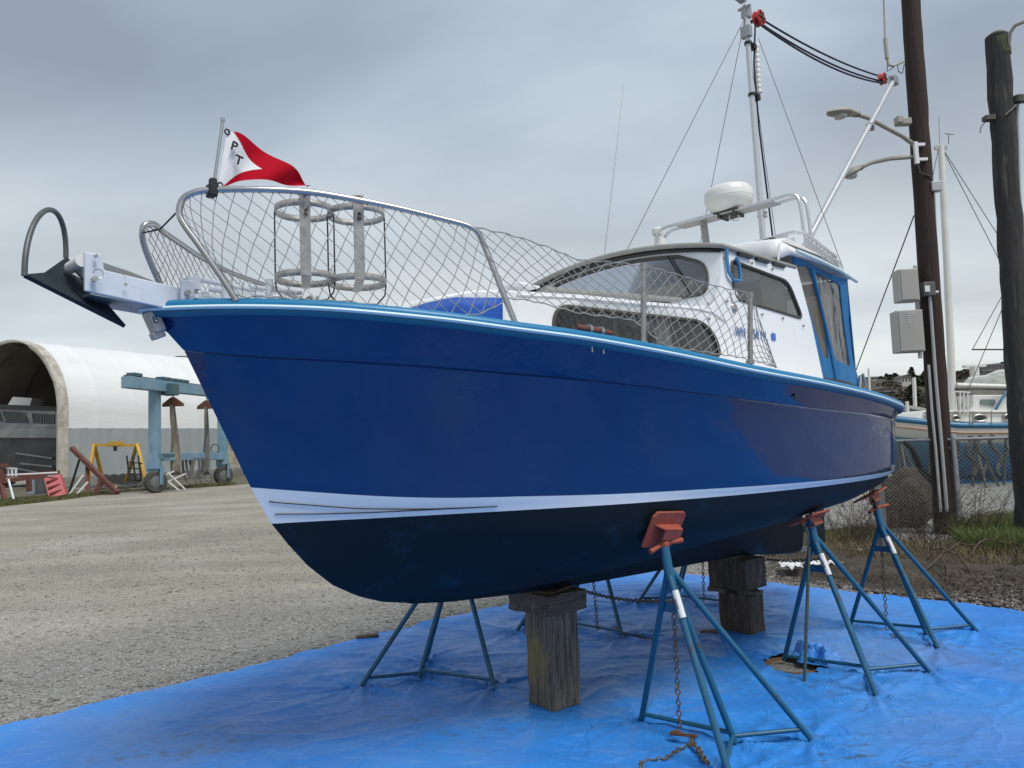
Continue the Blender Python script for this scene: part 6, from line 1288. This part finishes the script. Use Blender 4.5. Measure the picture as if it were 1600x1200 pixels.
MB().bar(Z(1443, 645, .46), Z(1700, 646, .46), .03, .03).build('grab_rail', m_frame, cb)
for px, py in ((1452, 653), (1494, 653), (1531, 653), (1578, 652)):
    rx, rz = (.10, .065) if px < 1500 else (.17, .09); c = Z(px, py, .46)
    pf = MB().tube([c+Vector((rx*math.cos(a), 0, rz*math.sin(a))) for a in np.linspace(0, 2*math.pi, 21)[:-1]], .022, 6, closed=True).build('porthole', m_dsteel, sail, smooth=True)
    MB().prism([c+Vector((rx*math.cos(a), .01, rz*math.sin(a))) for a in np.linspace(0, 2*math.pi, 21)[:-1]], (0, .02, 0)).build('pane', m_dkw, pf)
ph = MB().prism([Z(1516, 642, .8), Z(1520, 635, .8), Z(1520, 617, .8), Z(1580, 617, .8), Z(1580, 642, .8)], (0, 1.1, 0)).build('pilot_house', m_sw, sail, bevel=.03)
MB().prism([Z(1533, 624, .76), Z(1555, 624, .76), Z(1555, 632, .76), Z(1533, 632, .76)], (0, .03, 0)).build('window', mat('pale_glass', (.16, .2, .2), .15), ph)
dg = MB().grid([[Z(1556, 638, .6), Z(1568, 620, .6), Z(1574, 612, .7), Z(1640, 608, .8)], [Z(1560, 640, 1.9), Z(1572, 620, 1.9), Z(1576, 611, 1.9), Z(1640, 607, 1.9)]]).build('spray_hood', mat('hood_blue', (.06, .13, .26), .7), sail, solid=.02)
MB().tube([Z(1556, 640, .55), Z(1567, 620, .55), Z(1574, 611, .6)], .03, 6).build('hood_frame', m_sbl, dg, smooth=True)
MB().tube([Z(1489, 652, .9), Z(1486, 560, .9), Z(1479, 400, .9), Z(1470, 228, .9)], [.10, .10, .095, .085], 12).build('mast', m_sw, sail, smooth=True)
MB().tube([Z(1494, 602, .9), Z(1560, 604, .9), Z(1700, 606, .9)], .07, 10).build('boom', m_sw, sail, smooth=True)
MB().tube([Z(1492, 607, .8), Z(1700, 610, .8)], .03, 8).build('boom_gear', m_frame, sail)
mb = MB(); mb.box(Z(1470, 231, .9), (.35, .06, .10)); mb.build('masthead', m_galv, sail)
MB().tube([Z(1482, 225, .9), Z(1482, 210, .9)], .01, 5).tube([Z(1476, 209, .9), Z(1490, 210, .9)], .012, 5).tube([Z(1468, 225, .9), Z(1467, 182, .9)], .006, 5).build('wind_vane', m_frame, sail)
for a, b in (((1474, 234), (1580, 400)), ((1474, 236), (1640, 560)), ((1466, 234), (1452, 300)), ((1486, 560), (1500, 655)), ((1590, 425), (1500, 640)), ((1600, 400), (1520, 545))):
    MB().tube([Z(*a, .9), Z(*b, .7)], .010, 4).build('stay_wire', m_frame, sail)
mb = MB()
for px in (1500, 1506, 1512): mb.tube([Z(px, 646, .4), Z(px, 612, .4)], .02, 5)
mb.tube([Z(1492, 612, .4), Z(1516, 613, .4)], .02, 5); mb.build('mast_rail', m_sw, sail)
for px in (1515, 1520, 1549, 1596): MB().tube([Z(px, 664, bulge(px)-.05), Z(px, 642, bulge(px)-.05)], .016, 5).build('stanchion', m_dsteel, sail)
cvp = MB().prism([Z(1520, 545, .9), Z(1600, 545, .9), Z(1600, 547, .9), Z(1520, 547, .9)], (0, .05, 0)).build('spreader', m_frame, sail)
for i, px in enumerate((1422, 1470, 1540, 1590)):   # its props
    mb = MB(); c = at(px, 757, 19.0); c.z = 0
    for a in (0, 2.1, 4.2): mb.tube([(0, .3, 1.15), (.32*math.cos(a), .32*math.sin(a), .02)], .03, 6)
    mb.box((0, .34, 1.2), (.28, .2, .05)); o = mb.build('boat_prop', m_frame, None, loc=c); tag(o, ['leftmost', 'second', 'third', 'rightmost'][i]+' dark prop stand under the white sailing boat', 'boat stand', 'dark props under the sailing boat')
g = MB(); g.add([(x, y, .010) for x, y in [tuple(gnd(1385, 759))[:2], tuple(gnd(1800, 750))[:2], tuple(gnd(1800, 742))[:2], tuple(gnd(1385, 748))[:2]]], [(0, 1, 2, 3)]); o = g.build('ground_sheet', mat('far_tarp', (.04, .19, .42), .5, noise=(2, .8, (.12, .27, .48)), bump=(3, 1)), None); tag(o, 'faded blue sheet on the ground under the sailing boat', 'tarp')
# boat shed behind, white wrapped boat, other masts
YF = 48
def W_(px, py, Y=YF): return at(px, py, Y)
bs = thing('blue_shed', 'pale blue boat shed with low gable roof behind the stern', 'shed', W_(1430, 690)*1.0)
bo_ = bs.location.copy()
w = MB().prism([W_(1380, 690)-bo_, W_(1500, 690)-bo_, W_(1500, 650)-bo_, W_(1438, 640)-bo_, W_(1420, 638)-bo_, W_(1380, 650)-bo_], (0, 8, 0)).build('wall', mat('shed_blue', (.14, .26, .36), .7, noise=(1.2, .6, (.20, .32, .40), 4, (3, 3, .2))), bs)
MB().bar(W_(1421, 636)-bo_, W_(1505, 652)-bo_, .3, .2).build('roof', m_box, bs); MB().bar(W_(1421, 636)-bo_, W_(1376, 649)-bo_, .3, .2).build('roof', m_box, bs)
wb_ = MB(); P = []
for i in range(13):
    t = i/12; top_ = ip(t, [(0, 600), (.05, 590), (.2, 587), (.33, 586), (.36, 584), (.5, 578), (.6, 577), (1, 578)]); px = 1504+110*t; P.append([W_(px, 606, 30), W_(px, top_+3, 30), W_(px, top_, 30.6), W_(px, top_, 32), W_(px, 606, 33)])
o = wb_.grid(P).build('wrapped_boat', mat('shrink_wrap', (.50, .53, .50), .5, noise=(1, .6, (.42, .45, .42)), bump=(2, 1, (1, 1, 1), .1)), None, smooth=40); tag(o, 'boat wrapped in pale plastic beyond the sailing boat', 'wrapped boat')
w2 = MB().box(W_(1560, 640, 31), (4.2, 2, 1.9)).build('boat_shed_wall', m_conc, None); tag(w2, 'grey hut wall behind the sailing boat cabin', 'hut')
for i, (px, y0, y1, Y, w_) in enumerate(((1428, 590, 640, 60, .14), (1417, 627, 650, 46, .10), (1357, 576, 602, 70, .10), (1522, 572, 590, 40, .22), (1548, 440, 450, 60, .05))[:4]):
    o = MB().tube([(0, 0, 0), W_(px, y0, Y)-Vector((W_(px, y1, Y).x, Y, 0))], w_, 8); 
    if px == 1522: o.box(W_(px, y0, Y)-Vector((W_(px, y1, Y).x, Y, 0)), (1.1, .3, .12))
    o = o.build('distant_mast', m_sw, None, loc=(W_(px, y1, Y).x, Y, 0)); tag(o, ['pale thin mast standing before the hillside left of the dark pole', 'short pale mast beside the blue shed', 'small cross topped mast just right of the stern canvas', 'stout white funnel with flat top left of the hill building'][i], 'mast')
# ================================================================== HILL, HOUSES, TREES
def hz(x, y): 
    r = (x-150)/170.0; return 40*math.exp(-r*r)*max(0, min(1, (y-250)/130))
hx = np.linspace(40, 520, 60); hy = np.linspace(240, 620, 40)
HZ = [[None]*len(hy) for _ in hx]
def hillz(x, y): 
    base = ip(x/y, [(.30, .0), (.40, .050), (.455, .072), (.50, .070), (.53, .060), (.56, .066), (.62, .082), (.72, .085), (.9, .06), (1.2, .0)])
    return max(-.5, base*400*max(0, min(1, (y-255)/150))*(1 if y < 430 else max(0, 1-(y-430)/200))+2.0*float(vnoise(np.array([x*.05]), np.array([y*.05]), 31)[0])*max(0, min(1, (y-255)/60)))
P = [[Vector((x, y, hillz(x, y))) for y in hy] for x in hx]
m_hill = mat('hillside', (.050, .046, .030), .95, noise=(.05, .9, (.075, .068, .045), 10), bump=(.2, 1, (1, 1, 1), 2))
tag(MB().grid(P).build('hill', m_hill, None, smooth=True), 'low wooded hillside in the far distance', kind='structure')
m_fol = [mat('conifer_green', (.018, .030, .016), .95, noise=(.3, .8, (.035, .045, .022))), mat('bare_twig', (.075, .062, .050), .95, noise=(.3, .6, (.05, .042, .035)))]; m_trunk = mat('bark', (.05, .04, .03), .9)
TR = random.Random(12)
def tree(px, py, Y, h, wd, kind, label):
    t_ = at(px, py, Y); zb = hillz(t_.x, Y) if Y > 240 else 0; zb = min(zb, t_.z-h*.6); base = Vector((t_.x, Y, zb)); H_ = t_.z-zb
    r = thing('conifer_tree' if kind == 0 else 'bare_tree', label, 'tree', base, 0, 'trees on the far hillside')
    MB().tube([(0, 0, -1), (0, 0, H_*.5), (0, 0, H_*.92)], [wd*.06, wd*.04, .05], 6).build('trunk', m_trunk, r)
    V = []; n = 420
    for _ in range(n):
        f = TR.random()**.8; z = H_*(.18+.82*f) if kind == 0 else H_*(.25+.75*f)
        rad = wd*.5*((1-f)**.8+.06 if kind == 0 else math.sin(math.pi*min(1, .15+f*.85))**.6+.1)*(.75+.4*math.sin(f*17+TR.random()*1.5)*.5)
        a = TR.uniform(0, 6.28); q = rad*math.sqrt(TR.random()); c = Vector((q*math.cos(a), q*math.sin(a), z)); s = wd*(.055 if kind == 0 else .035)*(.6+TR.random())
        d1 = Vector((TR.uniform(-1, 1), TR.uniform(-1, 1), TR.uniform(-.6, .6))).normalized()*s; d2 = Vector((TR.uniform(-1, 1), TR.uniform(-1, 1), TR.uniform(-1, 1))).normalized()*s*.8; V.append([c+d1, c+d2, c-d1, c-d2*.8])
    mb = MB(); mb.recalc = False
    for q in V: mb.add(q, [(0, 1, 2, 3)])
    mb.build('crown', m_fol[kind], r); return r
k = 0
names = ['first from the left', 'second from the left', 'third from the left', 'fourth from the left', 'fifth from the left', 'sixth from the left', 'seventh from the left', 'eighth from the left', 'ninth from the left', 'tenth from the left', 'eleventh from the left', 'twelfth from the left', 'thirteenth from the left', 'fourteenth from the left', 'fifteenth from the left']
tl = [(1368, 592, 400, 12, 13, 0), (1376, 589, 395, 12, 11, 0), (1385, 584, 400, 16, 9, 0), (1391, 586, 390, 14, 12, 0), (1398, 584, 400, 15, 13, 0), (1408, 590, 380, 12, 12, 1), (1418, 586, 395, 12, 12, 0), (1424, 574, 405, 19, 9, 0), (1434, 588, 390, 12, 11, 0), (1446, 580, 380, 16, 14, 0), (1453, 578, 385, 18, 12, 0), (1500, 580, 380, 13, 14, 1), (1510, 577, 385, 14, 15, 1), (1520, 583, 380, 12, 12, 1), (1566, 566, 400, 7, 7, 0)]
for i, (px, py, Y, h, wd, kd) in enumerate(tl): tree(px, py, Y, h, wd*1.15, kd, ('dark conifer ' if kd == 0 else 'bare brown tree ')+names[i]+' on the far hilltop')
for i in range(26):
    px = 1350+i*9.2+TR.uniform(-3, 3); py = TR.uniform(600, 640); Y = TR.uniform(290, 360); tree(px, py-6, Y, 9, TR.uniform(12, 19), 1 if TR.random() < .6 else 0, 'tree, '+ORD[i]+' from the left, lower down the far slope')
def house(px0, y0, px1, y1, Y, m, rc, label, rows_=2, cols=4, flat=False, nm_='hill_house'):
    a = at(px0, y0, Y); b = at(px1, y1, Y); o = Vector(((a.x+b.x)/2, Y, 0)); w_ = b.x-a.x; zb = b.z; h_ = a.z-b.z; r = thing(nm_, label, 'house', (o.x, o.y, zb), 0)
    MB().box((0, 4, h_/2-3), (w_, 8, h_+6)).build('wall', m, r)
    if flat: MB().box((0, 4, h_+.2), (w_+1, 9, .5)).build('roof', rc, r)
    else: MB().prism([(-w_/2-.5, -.5, h_), (w_/2+.5, -.5, h_), (0, -.5, h_+w_*.28)], (0, 9, 0)).build('roof', rc, r)
    for i in range(rows_):
        for j in range(cols): MB().box((-w_/2+w_*(j+.5)/cols, -.04, h_*(i+.5)/rows_), (w_/cols*.45, .1, h_/rows_*.5)).build('window', m_dkw, r)
m_hw = mat('house_pale', (.42, .40, .36), .8); m_hg = mat('house_grey', (.22, .215, .20), .8); m_rf = mat('roof_brown', (.10, .085, .075), .9); m_rfg = mat('roof_grey', (.20, .20, .20), .9)
house(1361, 590, 1371, 604, 385, m_hw, m_rfg, 'pale block shaped house at the left end of the far hill', 3, 2, True)
house(1408, 590, 1424, 598, 372, m_hw, m_rf, 'pale gabled house between the hilltop conifers', 1, 3)
house(1374, 608, 1391, 616, 320, m_hg, m_rf, 'grey gabled house below the conifers on the slope', 1, 3)
house(1383, 612, 1400, 618, 300, mat('house_green', (.13, .18, .16), .8), m_rfg, 'greenish flat roofed house low on the slope', 1, 4, True)
house(1536, 580, 1584, 592, 360, m_hg, m_rfg, 'wide lower wing of the large grey hilltop building', 1, 12, True, 'hill_building')
house(1541, 571, 1582, 580, 366, m_hg, m_rfg, 'upper storey block of the large grey hilltop building', 1, 10, True, 'hill_building')
# ================================================================== ROUGH GROUND ON THE RIGHT
m_dirt = mat('dirt_bank', (.095, .080, .060), .95, noise=(2.5, .9, (.045, .037, .028), 10), bump=(22, 1.0, (1, 1, 1), .08))
P = []
L1 = [gnd(px, py) for px, py in ((1180, 878), (1260, 880), (1330, 890), (1400, 898), (1480, 905), (1560, 912), (1640, 918), (1760, 925))]; L0 = [gnd(px, py) for px, py in ((1200, 905), (1290, 915), (1350, 925), (1420, 935), (1500, 945), (1570, 953), (1650, 960), (1780, 975))]
L2 = [gnd(px, py) for px, py in ((1200, 845), (1270, 848), (1330, 850), (1400, 856), (1480, 858), (1560, 858), (1650, 860), (1780, 860))]
for j in range(60):
    t = j/59; i = t*7; k0 = min(6, int(i)); f = i-k0; A_ = L0[k0].lerp(L0[k0+1], f); B_ = L1[k0].lerp(L1[k0+1], f); C_ = L2[k0].lerp(L2[k0+1], f); row = []
    for s in range(33):
        q = s/32; p = A_.lerp(B_, q*2) if q < .5 else B_.lerp(C_, q*2-1); am = math.sin(math.pi*q)**.7*min(1, t*5, (1-t)*9+.2); p = p.copy(); p.z = .004+am*(.05+.12*float(vnoise(np.array([p.x*3]), np.array([p.y*3]), 41)[0])*(t*.8+.25)+.05*float(vnoise(np.array([p.x*11]), np.array([p.y*11]), 42)[0])); row.append(p)
    P.append(row)
tag(MB().grid(P).build('dirt_bank', m_dirt, None, smooth=True), 'rough dirt bank beyond the tarp', kind='structure')
def quadz(A_, n, seed, k0=0, k1=7, q0=0, q1=1):
    r = random.Random(seed); out = []
    for _ in range(n):
        i = r.uniform(k0, k1); k = min(6, int(i)); f = i-k; q = r.uniform(q0, q1); a = L0[k].lerp(L0[k+1], f); b = L1[k].lerp(L1[k+1], f); c = L2[k].lerp(L2[k+1], f); p = a.lerp(b, q*2) if q < .5 else b.lerp(c, q*2-1); am = math.sin(math.pi*q)**.7*min(1, i/7*5); out.append((p.x, p.y, .01+am*.10*(i/7*.8+.25)))
    return out
stones('rubble', quadz(0, 4200, 5, 1.2, 7, .0, .95), .008, .075, 'broken stone and bark rubble on the dirt bank', mat('rubble_stone', (.15, .13, .11), .95, noise=(13, 1, (.035, .028, .022), 3)), .28)
blades('twig_litter', [tuple(p) for p in quadz(0, 5000, 18, .8, 7, .1, 1.0)], .09, 'brown twig and leaf litter among the rubble', mat('twig_bits', (.085, .060, .045), .9), .004, 4.0)
stones('bank_gravel', quadz(0, 9000, 6, 0, 7, -.15, .5), .006, .024, 'loose pale gravel at the far tarp edge')
m_dry = mat('dry_grass', (.20, .16, .085), .9, noise=(3, .8, (.11, .09, .05)))
moss = [tuple(gnd(px, py))[:2] for px, py in ((1190, 842), (1250, 836), (1330, 826), (1380, 830), (1385, 868), (1330, 885), (1250, 880), (1195, 870))]
g = MB(); g.add([(x, y, .008) for x, y in moss], [tuple(range(len(moss)))]); tag(g.build('moss_patch', mat('moss_ground', (.085, .11, .03), .95, noise=(3, 1, (.14, .12, .07), 9), bump=(20, 1))), 'mossy green ground strip under the stern', kind='structure')
blades('moss_grass', scatter(moss, 14000, 6, .008), .05, 'short mossy grass under the stern', m_gr, .006, 1.0)
lush = [tuple(gnd(px, py))[:2] for px, py in ((1495, 842), (1540, 832), (1600, 828), (1750, 820), (1750, 872), (1600, 878), (1540, 878), (1500, 866))]
blades('lush_grass', scatter(lush, 26000, 7, .05), .26, 'tall lush green grass at the fence foot', m_gr2, .006, 1.1)
blades('dry_grass', [tuple(p) for p in quadz(0, 5000, 8, .5, 7, .55, 1.0)], .16, 'dry straw coloured grass among the rubble', m_dry, .004, 1.2)
# brambles and dead branches
m_twig = mat('twig', (.085, .060, .045), .9, noise=(8, .7, (.05, .035, .028)))
def bramble(c, n, h, spread, label, seed, name='bramble_bush', th=.0035):
    r = random.Random(seed); mb = MB()
    for _ in range(n):
        p = Vector((r.gauss(0, spread*.35), r.gauss(0, spread*.25), 0)); d = Vector((r.uniform(-.5, .5), r.uniform(-.4, .4), 1)).normalized(); pts = [p.copy()]; L_ = h*r.uniform(.6, 1.3)/7
        for k in range(8):
            d = (d+Vector((r.uniform(-.28, .28), r.uniform(-.22, .22), -.16*k/7-.03))).normalized(); p = p+d*L_; pts.append(p.copy())
            if r.random() < .55:
                e = (d+Vector((r.uniform(-1, 1), r.uniform(-.8, .8), r.uniform(-.2, .6)))).normalized(); mb.tube([p, p+e*L_*.8, p+e*L_*1.4+Vector((0, 0, -.01))], [th*.6, th*.45, th*.3], 3, caps=False)
        mb.tube(pts, [th*(1-.07*i) for i in range(len(pts))], 4, caps=False)
    o = mb.build(name, m_twig, None, loc=c); return tag(o, label, 'bush', 'leafless brambles by the fence')
for i, (px, py, n, h, s, lb) in enumerate(((1330, 862, 46, .75, .45, 'leafless brambles between the stands left of the fence end'), (1412, 858, 52, .75, .7, 'thick leafless brambles behind the fence, right of the last stand'), (1460, 852, 60, .8, .8, 'dense leafless brambles at the foot of the dark pole'), (1540, 850, 60, .6, .9, 'leafless brambles behind the green grass'), (1360, 800, 26, .6, .3, 'wispy brambles rising beside the stand pad'))):
    p = gnd(px, py) if i != 4 else gnd(1352, 852); bramble(p, n, h, s, lb, i+3)
r_ = random.Random(9)
for i, (a, b, lb) in enumerate((((1430, 900), (1560, 868), 'long curved dead branch across the dirt bank'), ((1480, 905), (1455, 850), 'forked dead branch rising from the rubble'), ((1500, 880), (1600, 872), 'thin dead branch lying before the green grass'), ((1520, 900), (1440, 880), 'short dead branch on the rubble'))):
    A_ = gnd(*a, .08); B_ = gnd(*b, .08); mb = MB(); pts = [A_.lerp(B_, t)+Vector((r_.uniform(-.03, .03), r_.uniform(-.05, .05), .22*math.sin(math.pi*t)+r_.uniform(-.02, .02))) for t in np.linspace(0, 1, 9)]
    mb.tube(pts, [.012-.001*k for k in range(9)], 6)
    for p in pts[2:]: mb.tube([p, p+Vector((r_.uniform(-.2, .2), r_.uniform(-.1, .1), r_.uniform(.05, .25)))], [.005, .002], 4)
    o = mb.build('dead_branch', m_twig, None, smooth=True); tag(o, lb, 'branch')
# dark stump / boulder heap behind the fence
bm = bmesh.new(); bmesh.ops.create_icosphere(bm, subdivisions=4, radius=1)
for v in bm.verts:
    n_ = float(vnoise(np.array([v.co.x*2.1+5]), np.array([v.co.y*2.1+v.co.z*1.7+3]), 51)[0]); v.co = Vector((v.co.x*.50, v.co.y*.35, v.co.z*.46))*(.75+.5*n_)
me = bpy.data.meshes.new('brush_heap'); bm.to_mesh(me); bm.free(); me.materials.append(mat('dark_earth', (.055, .048, .040), .95, noise=(6, .9, (.07, .055, .04)), bump=(16, 1, (1, 1, 1), .06))); o = bpy.data.objects.new('brush_heap', me); COL.objects.link(o); hp = gnd(1452, 828); o.location = (hp.x-.1, hp.y+.5, .40)
tag(o, 'dark brown heap of old roots behind the fence left of the pole', 'root heap')
# dead stump with two arms leaning on the fence
st_ = MB(); b0_ = gnd(1468, 838); 
for pts, r0_ in ((((1472, 838), (1470, 790), (1466, 762)), .10), (((1466, 762), (1440, 735), (1424, 700), (1412, 690)), .05), (((1466, 762), (1482, 740), (1494, 712), (1497, 690)), .045)):
    st_.tube([at(px, py, b0_.y+.35) for px, py in pts], [r0_*(1-.15*k) for k in range(len(pts))], 8)
o = st_.build('forked_trunk', mat('grey_bark', (.055, .050, .045), .9, noise=(6, .8, (.03, .028, .025), 5, (4, 4, 1)), bump=(14, 1)), None, smooth=True); tag(o, 'dead forked tree trunk standing just behind the fence', 'tree trunk')
# coiled hoses hanging over the top rail
for i, px in enumerate((1500, 1530, 1548, 1572)):
    pts = []; c = FA+fd*((gnd(px, 838)-FA).dot(fd))+Vector((0, .05, FHt))
    for k in range(16): t = k/15; pts.append(c+Vector((.05*math.sin(t*9+i), .06*math.cos(t*3), .04-.55*t if i != 0 else .05-.3*t)))
    o = MB().tube(pts, .028, 7).build('rope_hank', mat('old_rope', (.13, .125, .11), .9, noise=(30, .8, (.07, .065, .055)), bump=(60, 1)), None, smooth=True); tag(o, ['leftmost', 'second', 'third', 'rightmost'][i]+' frayed grey rope hanging from the fence top rail', 'rope', 'ropes over the fence rail')
# plastic litter
for i, (px, py, s, lb) in enumerate(((1237, 892, .16, 'flat white plastic sheet scrap right of the aft block'), (1290, 890, .14, 'torn white plastic scrap behind the middle stand'), (1385, 862, .06, 'small white crumpled bag by the brambles'), (1337, 865, .07, 'little white bag left of the rear stand'), (1590, 905, .07, 'white plastic scrap at the far right of the bank'), (1418, 905, .05, 'tiny white scrap right of the rear stand'), (1270, 886, .10, 'translucent plastic strip beside the larger sheet'))):
    bm = bmesh.new(); bmesh.ops.create_grid(bm, x_segments=10, y_segments=8, size=s)
    for v in bm.verts: v.co = Vector((v.co.x*(1+.3*r_.random()), v.co.y*.6*(1+.3*r_.random()), .03+.035*r_.random()*s/.08))
    me = bpy.data.meshes.new('plastic_scrap'); bm.to_mesh(me); bm.free(); me.materials.append(mat('litter', (.66, .67, .68), .4)); o = bpy.data.objects.new('plastic_scrap', me); COL.objects.link(o); o.location = gnd(px, py, .05); o.rotation_euler = (0, 0, r_.uniform(0, 3)); tag(o, lb, 'litter', 'white litter on the bank')

patches(m_pole2, 3, .56, .64, (.11, .10, .085), .7, (5, 5, .6)); patches(m_pole, 4, .6, .7, (.07, .04, .03), .7, (6, 6, .4)); patches(m_box, 6, .6, .72, (.24, .20, .15), .5, (2, 2, .5)); patches(m_lift, 3, .58, .68, (.13, .08, .05), .8, (1.5, 1.5, .5)); patches(m_yel, 5, .6, .7, (.12, .07, .03), .8)
